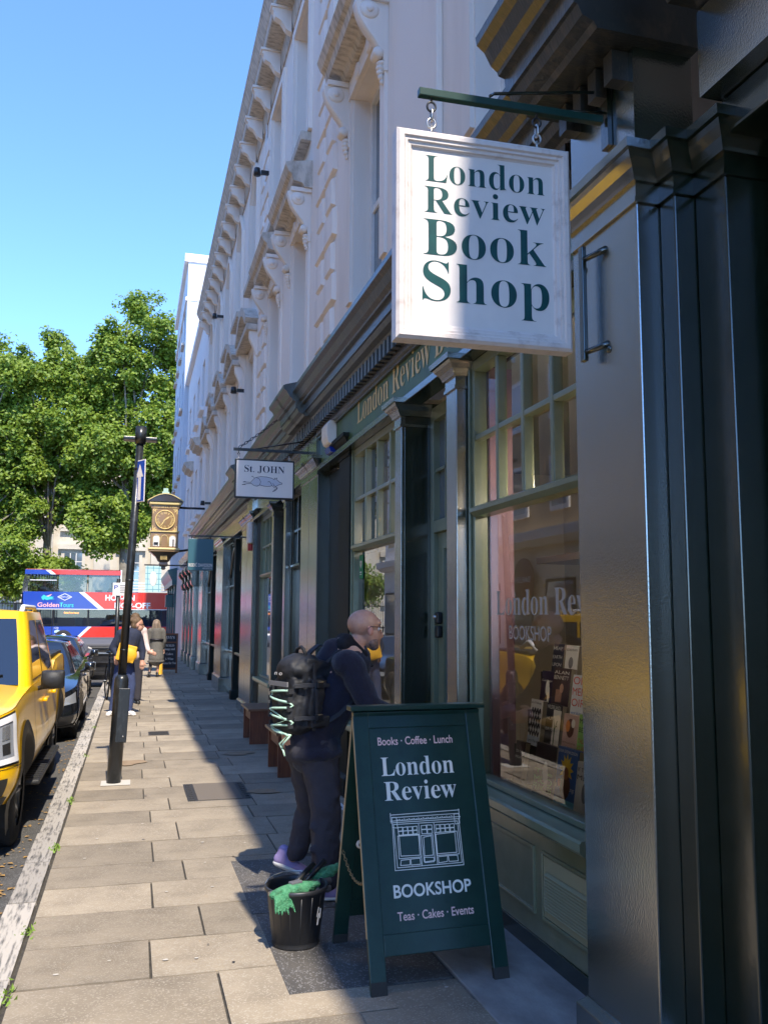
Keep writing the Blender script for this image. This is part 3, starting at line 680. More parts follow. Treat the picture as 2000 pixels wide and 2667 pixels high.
def book(label, y, z, x, w, h, col, spine, texts=(), lean=.14, rz=0.0, art=None):
    t = thing('book', label, 'book', (x, y, z), rz, 'books in the shop window')
    t.rotation_euler = (0, lean, rz)
    for key, q in BK.items():
        if label.startswith(key): t.location = (q[2], q[0], q[1]); t.scale = (1, q[3]/w, q[4]/h)
    th_ = .035
    MB().box(0, th_, -w/2, w/2, 0, h).build('cover', mat('cover_' + label[:14].replace(' ', '_'), col, .35, coat=.3), t, bevel=.002)
    MB().box(.004, th_-.004, -w/2-.0025, w/2-.004, .003, h-.003).build('pages', spine, t)
    for (s_, zz, hh, m_) in texts: text('title', s_, m_, (-.0015, w/2-.012, zz), (0, -1, 0), (0, 0, 1), width=w-.024, height=hh, parent=t, world=False)
    if art: art(t, w, h)
    return t
pg = mat('page_edges', (.34, .31, .25), .8); pr = bpy.data.materials.get
cw = mat('cover_white_ink', (.8, .8, .78), .5); cr = mat('cover_red_ink', (.55, .06, .04), .5); cg = mat('cover_green_ink', (.25, .7, .2), .5); cb = mat('cover_black_ink', (.02, .02, .02), .5); cy_ = mat('cover_yellow_ink', (.8, .55, .05), .5)
def patch(t, y0, y1, z0, z1, m, k=0): MB().add([(-.001-.0004*k, y1, z0), (-.001-.0004*k, y0, z0), (-.001-.0004*k, y0, z1), (-.001-.0004*k, y1, z1)], [(0, 1, 2, 3)]).build('cover_art', m, t)
def disc(t, y, z, ry, rz_, m, k=0, n=18): MB().add([(-.0012-.0004*k, y-ry*math.cos(6.2832*i/n), z+rz_*math.sin(6.2832*i/n)) for i in range(n)], [tuple(range(n))]).build('cover_art', m, t)
def art_wave(t, w, h):
    patch(t, -w/2, w/2, .0, .055, mat('sky_tint', (.45, .55, .7), .5))
    for j in range(4):
        ln = [(-w/2+.01+i*(w-.02)/16, .075+.042*j+.014*math.sin(i*1.6+j*3.1)) for i in range(17)]
        strokes('cover_art', [ln], .016, cb, (-.0014, 0, 0), (0, -1, 0), (0, 0, 1), t, nrm=(-1, 0, 0), world=False)
def art_star(t, w, h):
    ln = []
    for i in range(25):
        a = i*6.2832/24; r_ = (.045 if i % 2 else .075); ln.append((r_*math.cos(a), .17+r_*math.sin(a)))
    n = len(ln); MB().add([(-.0012, -p[0], p[1]) for p in ln[:-1]], [tuple(range(n-1))]).build('cover_art', cy_, t)
    disc(t, 0, .09, .055, .06, mat('brown_ink', (.10, .04, .02), .5), 1); disc(t, .06, .10, .018, .018, cr, 2); disc(t, 0, .15, .03, .03, mat('tan_ink', (.3, .12, .04), .5), 3); patch(t, -w/2, w/2, 0, .03, mat('pale_blue_ink', (.15, .5, .8), .5))
def art_dark(t, w, h): patch(t, -.02, .05, .06, .14, mat('face_tone', (.35, .2, .14), .6)); disc(t, -.015, .15, .022, .03, mat('skin_tone_ink', (.5, .3, .22), .6), 1)
def art_fig(t, w, h): disc(t, -.01, .14, .022, .05, cw, 1); disc(t, -.03, .09, .014, .06, cw, 2)
def art_tree(t, w, h):
    patch(t, -w/2, .0, 0, h-.03, cw); strokes('cover_art', [(.012, [(.03, 0), (.03, .12)]), (.006, [(.03, .1), (.055, .16)]), (.006, [(.03, .12), (.01, .17)]), (.005, [(.04, .13), (.06, .13)])], .01, mat('dark_green_ink', (.03, .12, .04), .5), (-.0016, 0, 0), (0, -1, 0), (0, 0, 1), t, nrm=(-1, 0, 0), world=False)
def art_pink(t, w, h): disc(t, .0, .16, .04, .055, mat('brown2_ink', (.12, .04, .03), .5)); disc(t, .025, .17, .022, .035, mat('orange_ink', (.7, .25, .06), .5), 1); disc(t, -.03, .19, .02, .025, cw, 2)
def art_none(t, w, h): disc(t, 0, .10, .03, .05, mat('grey_ink', (.2, .2, .22), .5))
book('blue picture book with a yellow burst at the front of the window display', 4.20, .705, 2.13, .22, .27, (.03, .12, .42), pg, (('A Nutful of Songs', .075, .03, cw), ('JULIA DONALDSON', .245, .02, cw)), art=art_star)
book('dark book with green lettering at the front, left of the blue picture book', 4.45, .705, 2.12, .19, .28, (.035, .03, .035), pg, (('MUD', .07, .05, cg), ('PRINCESS', .03, .05, cg), ('The', .12, .03, cg)), art=art_fig)
book('white book cut off by the glossy pilaster, front row', 3.98, .705, 2.13, .2, .25, (.7, .72, .72), pg, (('If This Be', .2, .03, cb), ('Magic', .16, .035, cb)), art=art_none)
book('small dark book lying near the mauve wall, front row', 4.70, .705, 2.16, .10, .22, (.05, .025, .03), pg, (('ON THE', .16, .02, cw), ('NIGHT', .13, .02, cw)))
book('white book with a black wave pattern in the second row', 4.63, .82, 2.30, .17, .27, (.75, .76, .78), pg, (('art of Nobody', .245, .02, cb), ('Lynn Marsh', .02, .025, cb)), art=art_wave)
book('black and white book with a green tree in the second row', 4.42, .83, 2.29, .19, .25, (.03, .03, .035), pg, (('WILDERLANDS', .222, .03, cw), ('HUMAN', .16, .025, cw), ('BRITAIN', .10, .025, cw)), art=art_tree)
book('pale pink book with a dark round picture in the second row', 4.17, .86, 2.27, .16, .24, (.58, .40, .38), pg, (('ON THE CALCULATION', .07, .012, cb), ('OF VOLUME', .04, .014, cb)), art=art_pink)
book('lime green book with big lettering in the second row', 3.97, .85, 2.25, .17, .28, (.30, .62, .16), pg, (('MARY', .23, .04, cb), ('BEARD', .18, .04, cb), ('TALKING', .12, .035, cr), ('CLASSICS', .08, .035, cr)))
book('white book with big red and blue title in the third row', 4.10, 1.10, 2.38, .18, .28, (.62, .70, .80), pg, (('ON', .22, .07, cr), ('MEM', .15, .07, cr), ('OIR', .08, .07, cr), ('writing', .03, .03, mat('blue_ink', (.05, .15, .5), .5))))
book('dark brown book with a seated figure in the third row', 4.38, 1.11, 2.40, .19, .28, (.06, .035, .035), pg, (('ALAN', .24, .03, cw), ('BENNETT', .205, .035, cw)), art=art_dark)
book('purple black book partly hidden in the third row', 4.58, 1.10, 2.44, .15, .25, (.03, .02, .06), pg, (('Gunslinger', .18, .02, cw),), art=art_fig)
book('navy book with widely spaced white title on the top row', 4.40, 1.40, 2.5, .17, .27, (.02, .022, .045), pg, (('HEAP', .21, .045, cw), ('EARTH', .13, .045, cw), ('UPON', .06, .045, cw)))
book('white book with a grey blurred picture on the top row', 4.20, 1.40, 2.5, .16, .25, (.72, .72, .74), pg, (('BERBERIAN', .2, .03, cb),), art=art_none)
def mug():
    t = thing('mug', 'cream mug on a ledge high inside the bookshop window', 'mug', (2.55, 4.6, 2.02), 0)
    MB().lathe([(.001, 0), (.05, 0), (.06, .01), (.065, .10), (.06, .10), (.055, .012), (.001, .01)], (0, 0, 0), 20).build('cup', mat('cream_glaze', (.5, .42, .25), .2), t)
    MB().tube([(0, -.06+.0, .085), (0, -.095, .075), (0, -.10, .05), (0, -.08, .025), (0, -.058, .02)], .008, 8).build('handle', whitep, t)
mug()
MB().box(2.4, 2.7, 3.6, 5.02, 1.98, 2.018).build('ledge', shelfm, A, True)
for k, (x, y, z) in enumerate(((2.62, 4.15, 2.45), (3.0, 4.9, 2.75))):
    t = thing('pendant_lamp', ['silver bowl pendant lamp hanging behind the near shop window', 'yellow pendant lamp deep inside the bookshop'][k], 'lamp', (x, y, z))
    MB().lathe([(.02, .12), (.06, .10), (.11, .05), (.13, 0), (.125, 0), (.10, .05), (.02, .10)], (0, 0, 0), 20).build('shade', steel if k == 0 else cy_, t)
    MB().tube([(0, 0, .1), (0, 0, 3.28-z)], .006, 6).build('cord', blackm, t)
    ld = bpy.data.lights.new('pendant_light', 'POINT'); ld.energy = 10; ld.color = (1.0, .82, .6); ld.shadow_soft_size = .06
    lo = bpy.data.objects.new('pendant_light', ld); COL.objects.link(lo); lo.parent = t; lo.location = (0, 0, -.03)
    MB().ell((0, 0, .03), (.04, .04, .045)).build('bulb', mat('warm_bulb%d' % k, (1, .8, .4), .4, emit=(1, .72, .3), estr=6), t)

# ---------------------------------------------------------------- near building behind and beside the camera
Z = thing('corner_shop_building', 'building at the right edge with stepped black green pilasters and a plain glossy fascia', 'building', (2.2, -4, 0))
wall_holes('wall', stucco, Z, UX, -16, 2.49, 4.25, 10.45, [(a, a+1.05, 4.6, 6.8) for a in (-12, -9, -6, -3, .2)])
for a in (-3, .2): sash(Z, UX, a, a+1.05, 4.6, 6.8, sill=False)
MB().prism([(1.95+p[0]*.82, 10.40+p[1]) for p in CORNP], 'y', -16, 2.49).build('cornice', stained, Z, True)  # unseen cornice, its projection shaped to set the shadow edge on sign and pavement
MB().box(1.852, 2.3, -16, 2.505, 3.47, 3.79).build('fascia', gloss, Z, True)
MB().prism([(a-.10, b) for a, b in SCOR], 'y', -16, 2.50).build('shop_cornice', cornm, Z, True)
MB().box(1.93, 2.32, -16, 2.50, 3.33, 3.466).build('architrave', gloss2, Z, True, bevel=.01)
MB().box(2.24, 2.5, -16, 2.50, -.02, 3.47).build('shopfront_wall', gloss2, Z, True)
for y in (2.2, 1.7, .3, -3): MB().box(2.10, 2.239, y, y+.24, 0, 3.32).build('pilaster', gloss2, Z, True, bevel=.008)
# ---------------------------------------------------------------- restaurant building
B = thing('restaurant_building', 'cream building beyond the bookshop with two console-hooded windows and a black shopfront', 'building', (2.0, 12, 0))
wB = [(10.48, 11.53), (12.60, 13.65)]
h1 = [(a, b, 4.55, 6.76) for a, b in wB]; h2 = [(a, b, 7.75, 9.75) for a, b in wB]
wall_holes('wall', stucco, B, UX, 9.285, 14.4, 4.25, 10.45, h1+h2)
for a, b, c, d in h1: sash(B, UX, a, b, c, d, sill=False); hood(B, UX, a, b, 6.92)
for a, b, c, d in h2:
    sash(B, UX, a, b, c, d, sm=stained)
    MB().box(UX-.05, UX, a-.16, a-.02, c, d+.16).box(UX-.05, UX, b+.02, b+.16, c, d+.16).box(UX-.05, UX, a-.02, b+.02, d+.02, d+.16).build('architrave', stucco, B, True)
roof_cornice(B, UX, 9.285, 14.4, 10.40)
quoins(B, UX, 9.55, 4.6, 10.0); quoins(B, UX, 14.15, 4.6, 10.0)
shop_cornice(B, 9.885, 15.6, blocks=((9.90, 10.37, -.10, 1.88), (14.82, 15.55, -.10, 1.88)))
pillar(B, 1.90, 9.885, 10.385, 3.2)
pillar(B, 1.97, 10.39, 10.72, 3.2, mattedark, depth=.3, cap=False)
for ya, yb, mm in ((11.5, 11.65, sage2), (12.55, 12.7, sage2)): pillar(B, 1.90, ya, yb, 3.08, gloss, plinth=.3, depth=.3)
shop_window(B, 12.71, 14.4, cols=4, gl=upglass, m=sage); shop_window(B, 10.73, 11.49, cols=2, gl=upglass, m=gloss2, rm=gloss2)
MB().box(2.2, 2.3, 11.65, 12.55, 0, 3.24).build('door', gloss2, B, True); MB().box(2.19, 2.198, 11.8, 12.4, .8, 2.2).build('pane', upglass, B, True)
pillar(B, 1.97, 14.41, 14.80, 3.2, mattedark, depth=.3)
pillar(B, 1.90, 14.80, 15.58, 3.2)
MB().tube([(1.93, 14.42, 4.4), (1.93, 14.42, 10.1)], .018, 6).build('downpipe', stucco2, B, True)
# ---------------------------------------------------------------- terrace building with arched windows
Cb = thing('terrace_building', 'long cream building with arched upper windows and curved pediments below them', 'building', (2.0, 20.5, 0))
cs = [15.9+2.3*k for k in range(5)]
h1 = [(c-.55, c+.55, 4.55, 6.45) for c in cs]; h2 = [(c-.5, c+.5, 7.85, 10.0) for c in cs]
wall_holes('wall', stucco, Cb, UX, 14.405, 26.6, 4.25, 10.45, h1+h2)
for c in cs:
    sash(Cb, UX, c-.55, c+.55, 4.55, 6.45, sill=False); segped(Cb, UX, c, 1.5, 6.75)
    MB().box(UX-.05, UX, c-.72, c-.57, 4.5, 6.60).build('architrave', stucco, Cb, True); MB().box(UX-.05, UX, c+.57, c+.72, 4.5, 6.60).build('architrave', stucco, Cb, True)
    sash(Cb, UX, c-.5, c+.5, 7.85, 10.0, sm=stained)
    n = 14; arc = [(c-.5+1.0*i/n, 9.55+.45*math.sin(math.pi*i/n)) for i in range(n+1)]
    MB().prism([(c-.5, 10.0)] + arc + [(c+.5, 10.0)], 'x', UX+.001, UX+.2).build('arch_spandrel', stucco, Cb, True, fix=True)
    oa = [(c-.66+1.32*i/n, 9.55+.60*math.sin(math.pi*i/n)) for i in range(n+1)]
    MB().prism([(c-.66, 7.8), (c-.52, 7.8)] + [(p[0]*1.0-(0.02 if p[0] < c else -0.02), p[1]+.012) for p in arc] + [(c+.52, 7.8), (c+.66, 7.8)] + oa[::-1], 'x', UX-.06, UX-.001).build('arch_moulding', stucco, Cb, True, fix=True)
roof_cornice(Cb, UX, 14.405, 26.6, 10.40)
quoins(Cb, UX, 14.62, 4.6, 10.0)
shop_cornice(Cb, 15.605, 27.2, blocks=())
rosy = gloss
pillar(Cb, 1.90, 15.585, 16.35, 3.2)
for y0, y1 in ((19.9, 21.5), (25.8, 27.2)): pillar(Cb, 1.90, y0, y1, 3.2, plinth=.3)
for (a, b) in ((16.36, 19.89), (21.51, 25.79)):
    m_ = (a+b)/2
    for (p, q) in ((a+.02, m_-.1), (m_+.1, b-.02)):
        w = shop_window(Cb, p, q, cols=2, rows=1, z0=.95, gl=upglass, m=gloss2, riser='x', rm=gloss2, x=2.08, sillx=1.98)
        for (c, d) in ((p+.15, (p+q)/2-.08), ((p+q)/2+.08, q-.15)): frame_panel(w, c, d, .3, .72, gloss2, x=2.07)
        n = 12; yc = (p+q)/2; hw = (q-p)/2-.1
        MB().tube([(2.07, yc-hw+2*hw*i/n, 2.5+.6*math.sin(math.pi*i/n)) for i in range(n+1)], .03, 6).build('arched_tracery', gloss2, w, True)
    pillar(Cb, 1.97, m_-.1, m_+.1, 3.2, mattedark, depth=.3, cap=False)
# ---------------------------------------------------------------- plain white building with small shops
Db = thing('plain_white_building', 'plain white building with a bracketed shopfront of slim black columns', 'building', (2.0, 31.8, 0))
cs = [28.3, 30.6, 32.9, 35.2]
h = [(c-.5, c+.5, 4.9, 6.6) for c in cs] + [(c-.5, c+.5, 8.2, 9.8) for c in cs]
wall_holes('wall', stucco2, Db, 1.93, 26.605, 36.95, 3.6, 11.4, h)
for a, b, c, d in h:
    sash(Db, 1.93, a, b, c, d, sm=stucco2)
MB().box(1.78, 1.95, 26.7, 36.9, 11.2, 11.45).build('parapet_band', stucco2, Db, True, bevel=.02)
for c in (28.3, 32.9): MB().prism([(1.93+p[0], 6.85+p[1]) for p in HOODP], 'y', c-.75, c+.75).build('window_hood', stained, Db, True)
MB().prism([(1.93, 3.25), (1.84, 3.25), (1.82, 3.4), (1.66, 3.45), (1.62, 3.6), (1.60, 3.68), (1.93, 3.75)], 'y', 27.25, 34).build('shop_cornice', gloss2, Db, True)
for y in (28.0, 29.7, 31.6, 33.4):
    p = pillar(Db, 1.80, y, y+.42, 2.55, gloss, plinth=.4, depth=.3, cap=False)
    MB().prism([(2.0, 3.24), (1.62, 3.24), (1.60, 3.1), (1.66, 3.0), (1.72, 2.96), (1.74, 2.84), (1.70, 2.74), (1.73, 2.62), (1.79, 2.56), (2.0, 2.56)], 'y', y-.03, y+.45).build('corbel', gloss2, p, True, bevel=.008)
MB().box(1.98, 2.1, 27.25, 34, 0, 3.25).build('shopfront_wall', gloss2, Db, True)
pinkw = mat('pink_white_render', (.72, .60, .57), .7)
MB().box(1.90, 2.1, 34.0, 36.95, 0, 3.6).build('ground_wall', pinkw, Db, True)
# ---------------------------------------------------------------- tall end building
Eb = thing('tall_end_building', 'tallest pale grey building at the far end of the row with a bright side wall', 'building', (2.0, 41.5, 0))
cs = [38.6, 40.9, 43.2, 45.3]
h = [(c-.45, c+.45, z, z+1.7) for c in cs for z in (4.6, 7.6, 10.5, 13.4)]
greyst = mat('grey_stucco', (.60, .62, .66), .8, col2=(.52, .54, .58), scale=.8)
wall_holes('wall', greyst, Eb, 1.75, 36.96, 46.3, 3.5, 16.6, h)
for a, b, c, d in h: sash(Eb, 1.75, a, b, c, d, sm=stained)
MB().box(1.6, 10.9, 36.9, 46.4, 16.6, 16.95).box(1.68, 10.8, 36.93, 46.35, 14.9, 15.05).build('coping', stucco2, Eb, True)
tealp = mat('teal_shop_paint', (.012, .07, .085), .3, coat=.3)
MB().box(1.70, 2.0, 36.96, 46.3, 0, 3.5).build('ground_wall', pinkw, Eb, True)
for y in (37.2, 39.6, 42, 44.5): MB().box(1.62, 1.70, y, y+.35, 0, 2.9).build('pilaster', tealp, Eb, True)
for y in (37.6, 40, 42.4): MB().box(1.67, 1.695, y, y+1.9, .6, 2.8).build('shop_pane', upglass, Eb, True)
MB().prism([(1.70, 2.9), (1.52, 2.9), (1.5, 3.1), (1.36, 3.35), (1.33, 3.5), (1.70, 3.6)], 'y', 37.0, 46.2).build('shop_cornice', tealp, Eb, True)
# small fittings on the facades
for k, (y, z) in enumerate(((14.0, 9.0), (22.0, 9.2), (16.9, 6.0), (24.3, 4.7))):
    t = thing('security_camera' if k != 1 else 'flood_lamp', ['small dark fitting beside the top window near the quoins', 'small black lamp high under the cornice of the arched windows', 'short black pipe stub sticking out beside the curved pediments', 'small camera low on the cream wall above the black cornice'][k], 'fitting', (1.95, y, z))
    MB().box(-.16, 0, -.03, .03, -.03, .03).build('arm', blackm, t); MB().lathe([(.001, 0), (.06, 0), (.05, .12), (.001, .12)], (-.22, 0, -.06), 10).build('head', blackm, t)
# ---------------------------------------------------------------- buildings across the street (seen mirrored in the panes)
warmst = mat('warm_cream_render', (.80, .64, .44), .8)
brick = mat('yellow_stock_brick', (.58, .41, .24), .85, col2=(.44, .30, .17), scale=14, detail=6, bump=.2)
for k, (y0, y1, lab) in enumerate(((-16, 12, 'brick building across the street mirrored beside the car in the shop window'), (12, 30, 'brick building over a cream arched shopfront mirrored in the near shop window'), (30, 46, 'pale building across the street mirrored in the far shop window'))):
    t = thing('opposite_building', lab, 'building', (-9, (y0+y1)/2, 0))
    n = int((y1-y0)/2.6); ws = [y0+(y1-y0)*(i+.5)/n for i in range(n)]
    HB = 15.4 if k == 1 else 11.6
    MB().box(-16, -9.0, y0, y1, 4.2, HB).build('wall', brick if k < 2 else stucco2, t, True)
    MB().box(-16, -8.95, y0, y1, 0, 4.195).build('shopfront', warmst if k < 2 else whitep, t, True)
    MB().prism([(-9.0, 4.0), (-8.75, 4.02), (-8.5, 4.2), (-8.45, 4.5), (-9.0, 4.55)], 'y', y0+.01, y1-.01).build('shop_cornice', whitep, t, True)
    MB().box(-9.0, -8.6, y0+.01, y1-.01, HB-.4, HB+.3).build('cornice', whitep, t, True)
    for c in ws:
        for z in ((5.2, 8.3, 11.4) if k == 1 else (5.2, 8.3)):
            w = MB().box(-9.0, -8.93, c-.65, c+.65, z-.1, z+1.75).build('window', whitep, t, True); MB().box(-8.95, -8.92, c-.5, c+.5, z+.05, z+1.6).build('pane', upglass, w, True)
        w = MB().box(-8.95, -8.9, c-1.0, c+1.0, .7, 2.9).build('shop_window', dark, t, True)
        MB().box(-8.92, -8.89, c-.9, c+.9, .8, 2.8).build('pane', upglass, w, True)
t = thing('food_sign', 'cream FOOD & WINE sign mirrored in the bookshop window', 'sign', (-8.6, 23, 3.0))
MB().box(-8.7, -8.6, 22.2, 23.8, 2.75, 3.75).build('panel', mat('cream_panel', (.8, .7, .45), .5), t, True)
text('lettering', 'FOOD', cr, (-8.59, 23.0, 3.35), (0, 1, 0), (0, 0, 1), height=.38, width=1.1, parent=t, align='C', off=.01)
text('lettering', '& WINE', cr, (-8.59, 23.0, 2.9), (0, 1, 0), (0, 0, 1), height=.38, width=1.3, parent=t, align='C', off=.01)
t = thing('round_shop_sign', 'round dark red shop sign mirrored in the bookshop window', 'sign', (-8.6, 27.6, 2.9))
MB().lathe([(.001, 0), (.75, 0), (.75, .08), (.001, .08)], (-8.68, 27.6, 2.9), 32, 'x').build('disc', mat('oxblood', (.12, .012, .012), .5), t, True)
text('lettering', 'DARLISH', cw, (-8.59, 27.6, 2.82), (0, 1, 0), (0, 0, 1), height=.28, width=1.2, parent=t, align='C')

# ---------------------------------------------------------------- hanging bookshop sign
def eyebolt_chain(t, x, z0, z1, y=0.0, r=.018):
    MB().tube([(x, y, z0+.03), (x, y, z0-.03)], .005, 6).build('bolt', blackm, t)
    n = 14
    ring = lambda cz, rx, rz, ax: [(x+(rx*math.cos(6.2832*i/n) if ax == 'x' else 0), y+(rx*math.cos(6.2832*i/n) if ax == 'y' else 0), cz+rz*math.sin(6.2832*i/n)) for i in range(n)]
    L = z0-.03-z1-.02; c = [z0-.03-L*.17, z0-.03-L*.5, z1+.02+L*.17]
    MB().tube(ring(c[0], r, L*.19, 'x'), .0045, 6, True).build('eye', blackm, t)
    MB().tube(ring(c[1], r*.75, L*.26, 'y'), .0045, 6, True).build('link', steel, t)
    MB().tube(ring(c[2], r, L*.19, 'x'), .0045, 6, True).build('eye', steel, t)
    MB().tube([(x, y, z1+.03), (x, y, z1-.02)], .005, 6).build('bolt', steel, t)
t = thing('hanging_shop_sign', 'big white framed hanging sign lettered London Review Book Shop in dark green', 'sign', (1.76, 2.963, 2.65), R(-1.5))
t.scale = (.926,)*3
# local: x negative = away from the wall
MB().box(-.855, -.03, -.016, .016, 1.035, 1.068).build('bracket_bar', mat('bracket_green', (.01, .045, .035), .3), t, bevel=.003)
MB().box(-.02, 0, -.03, .03, .93, 1.24).build('wall_plate', gloss2, t)
MB().tube([(-.55, -.012, 1.075), (-.53, -.012, 1.09), (-.01, -.012, 1.18)], .007, 8).build('stay_rod', gloss2, t)
MB().tube([(-.25, .012, 1.072), (-.01, .012, 1.10)], .006, 8).build('stay_rod', gloss2, t)
for x in (-.80, -.335): eyebolt_chain(t, x, 1.045, .885)
SX0, SX1, SZ0, SZ1 = -.955, -.205, .0, .87
MB().box(SX0+.02, SX1-.02, -.012, .012, SZ0+.02, SZ1-.02).build('panel', signw, t)
prof = [(0, .035), (0, -.03), (.012, -.042), (.03, -.042), (.036, -.034), (.046, -.034), (.05, -.026), (.062, -.024), (.066, -.016), (.072, -.0125), (.072, .035)]
def mitred_frame(prof, x0, x1, z0, z1):
    g = MB(); k = len(prof); vs = []
    for (sx, sz) in ((0, 0), (1, 0), (1, 1), (0, 1)):
        for (d, y) in prof: vs.append(((x0+d) if sx == 0 else (x1-d), y, (z0+d) if sz == 0 else (z1-d)))
    fs = []
    for c in range(4):
        n = (c+1) % 4
        for i in range(k-1): fs.append((c*k+i, n*k+i, n*k+i+1, c*k+i+1))
    return g.add(vs, fs)
fr = mitred_frame(prof, SX0, SX1, SZ0, SZ1).build('frame', signf, t, fix=True)
sy = -.0135
for s_, z, w, hh, x in (('London', .668, .52, .165, -.830), ('Review', .536, .525, .165, -.834), ('Book', .358, .53, .225, -.838), ('Shop', .170, .545, .243, -.842)):
    text('lettering', serif(s_), teal, (x, sy, z), (1, 0, 0), (0, 0, 1), height=hh, width=w, parent=t, world=False, off=-.0095)
# ---------------------------------------------------------------- restaurant sign with a leaping pig
t = thing('pig_sign', 'white hanging sign reading St. JOHN above a leaping pig drawing', 'sign', (1.9, 10.0, 2.98))
MB().box(-.84, -.16, -.02, .02, 0, .45).build('frame', blackm, t, bevel=.003)
MB().box(-.822, -.178, -.023, .023, .018, .432).build('panel', signw, t)
text('lettering', serif('St. JOHN'), mat('navy_ink', (.02, .022, .05), .5), (-.735, -.0245, .30), (1, 0, 0), (0, 0, 1), height=.115, width=.46, parent=t, world=False, off=-.006)
ink = MATS['navy_ink']
hatchm = mat('grey_wash', (.56, .57, .63), .6)
pig = [[(.02, .055), (.12, .075), (.17, .08)], [(.05, .10), (.12, .10), (.16, .095)], [(.17, .08), (.23, .04), (.29, .03), (.34, .06)], [(.16, .095), (.20, .14), (.25, .19), (.36, .215), (.48, .212), (.58, .19), (.63, .165)],
       [(.34, .06), (.42, .04), (.50, .035), (.56, .045), (.58, .06)], [(.63, .165), (.635, .20), (.655, .175), (.675, .205), (.68, .165), (.74, .12), (.78, .11), (.78, .09), (.73, .08), (.66, .045), (.62, .05)],
       [(.58, .06), (.56, .1), (.53, .13), (.50, .12)], [(.58, .055), (.63, .02), (.68, .01), (.66, -.03), (.62, -.05)], [(.60, .10), (.63, .05), (.69, .02), (.68, -.01), (.63, -.02)], [(.34, .06), (.36, .12), (.33, .17), (.28, .19)], [(.22, .19), (.20, .215), (.175, .21)],
       (.014, [(.0, .05), (.06, .058)]), (.014, [(.02, .10), (.06, .108)]), (.012, [(.60, -.055), (.64, -.03)])]
pl = []
for q in pig:
    w_, ln = (q if isinstance(q, tuple) else (.008, q)); pl.append((w_*.62, [(a*.58, b*.62) for a, b in ln]))
body = [(.17, .085), (.25, .185), (.36, .21), (.48, .207), (.60, .18), (.68, .16), (.77, .10), (.66, .05), (.56, .05), (.42, .045), (.29, .035)]
MB().add([(-.755+a*.58, -.0243, .12+b*.62) for a, b in body], [tuple(range(len(body)))]).build('pig_shading', hatchm, t)
strokes('pig_drawing', pl, .006, ink, (-.755, -.0248, .12), (1, 0, 0), (0, 0, 1), t, nrm=(0, -1, 0), world=False)
MB().box(-.86, -.0, -.014, .014, .545, .575).build('bracket_bar', blackm, t); MB().box(-.015, 0, -.025, .025, .44, .80).build('wall_plate', blackm, t)
MB().tube([(-.62, 0, .57), (-.3, 0, .64), (-.01, 0, .70)], .008, 6).build('stay_rod', blackm, t)
for x in (-.80, -.22): eyebolt_chain(t, x, .548, .45, 0, .012)
def chain(t, a, b, sag, n, m, r=.008, name='chain'):
    a = Vector(a); b = Vector(b)
    for i in range(n):
        u = (i+.5)/n; p = a.lerp(b, u); p.z -= sag*4*u*(1-u)
        d = (b-a).normalized(); d.z -= sag*4*(1-2*u)/(b-a).length; d.normalize(); L = (b-a).length/n*.72
        s_ = d.cross(Vector((0, 0, 1))).normalized(); q = s_ if i % 2 else s_.cross(d)
        k = 8
        MB().tube([p + d*L*math.cos(6.2832*j/k)*.85 + q*r*math.sin(6.2832*j/k) for j in range(k)], r*.28, 5, True).build('link', m, t)
chain(t, (-.80, 0, .58), (-.05, .9, 1.3), .02, 20, blackm, .014)
# ---------------------------------------------------------------- teal architects' sign
t = thing('teal_sign', 'plain teal hanging box sign with small white lettering at its foot', 'sign', (1.9, 16.0, 2.45))
MB().box(-.99, -.55, -.05, .05, 0, .56).build('panel', mat('teal_sign_paint', (.035, .11, .14), .4), t, bevel=.005)
text('lettering', 'RODIĆ DAVIDSON', whitep, (-.77, -.056, .065), (1, 0, 0), (0, 0, 1), height=.08, width=.41, parent=t, world=False, align='C', off=.012)
text('lettering', 'ARCHITECTS', whitep, (-.565, -.056, .022), (1, 0, 0), (0, 0, 1), height=.042, width=.17, parent=t, world=False, align='R')
MB().box(-.99, 0, -.015, .015, .60, .625).build('bracket_bar', blackm, t)
for x in (-.93, -.6): MB().tube([(x, 0, .56), (x, 0, .60)], .01, 6).build('hanger', blackm, t)
t = thing('cream_alarm_box', 'cream alarm box with a red light on the third black pilaster', 'alarm', (1.9, 15.0, 2.75))
MB().box(-.07, 0, -.13, .13, .12, .48).build('cover', whitep, t, bevel=.02); MB().box(-.06, 0, -.06, .06, 0, .115).build('lamp', mat('red_lens', (.4, .02, .02), .3), t, bevel=.01)
# ---------------------------------------------------------------- bracket clock
bronze = mat('bronze_paint', (.26, .155, .065), .4, coat=.3); cream = mat('cream_gilt', (.66, .52, .22), .4); brd = mat('dark_bronze', (.035, .026, .022), .35, coat=.3)
t = thing('bracket_clock', 'gilt and bronze bracket clock with an arched hood hanging over the pavement', 'clock', (.72, 23.4, 2.85))
hw, hd = .34, .22
MB().box(-hw, hw, -hd, hd, .52, .92).build('lower_case', bronze, t, bevel=.008); MB().box(-hw-.03, hw+.03, -hd-.03, hd+.03, .925, .955).build('moulding', cream, t)
MB().box(-hw+.015, hw-.015, -hd, hd, .957, 1.53).build('dial_case', bronze, t, bevel=.008)
MB().box(-hw-.01, hw+.01, -hd-.01, hd+.01, 1.532, 1.62).build('name_band', bronze, t)
MB().box(-hw-.06, hw+.06, -hd-.06, hd+.06, 1.622, 1.70).build('cornice', cream, t, bevel=.02)
n = 14; ar = [(-hw-.10+(2*hw+.2)*i/n, 1.705+.19*math.sin(math.pi*i/n)) for i in range(n+1)]
hd_ = MB().prism(ar, 'y', -hd-.08, hd+.08).build('arched_hood', brd, t, fix=True)
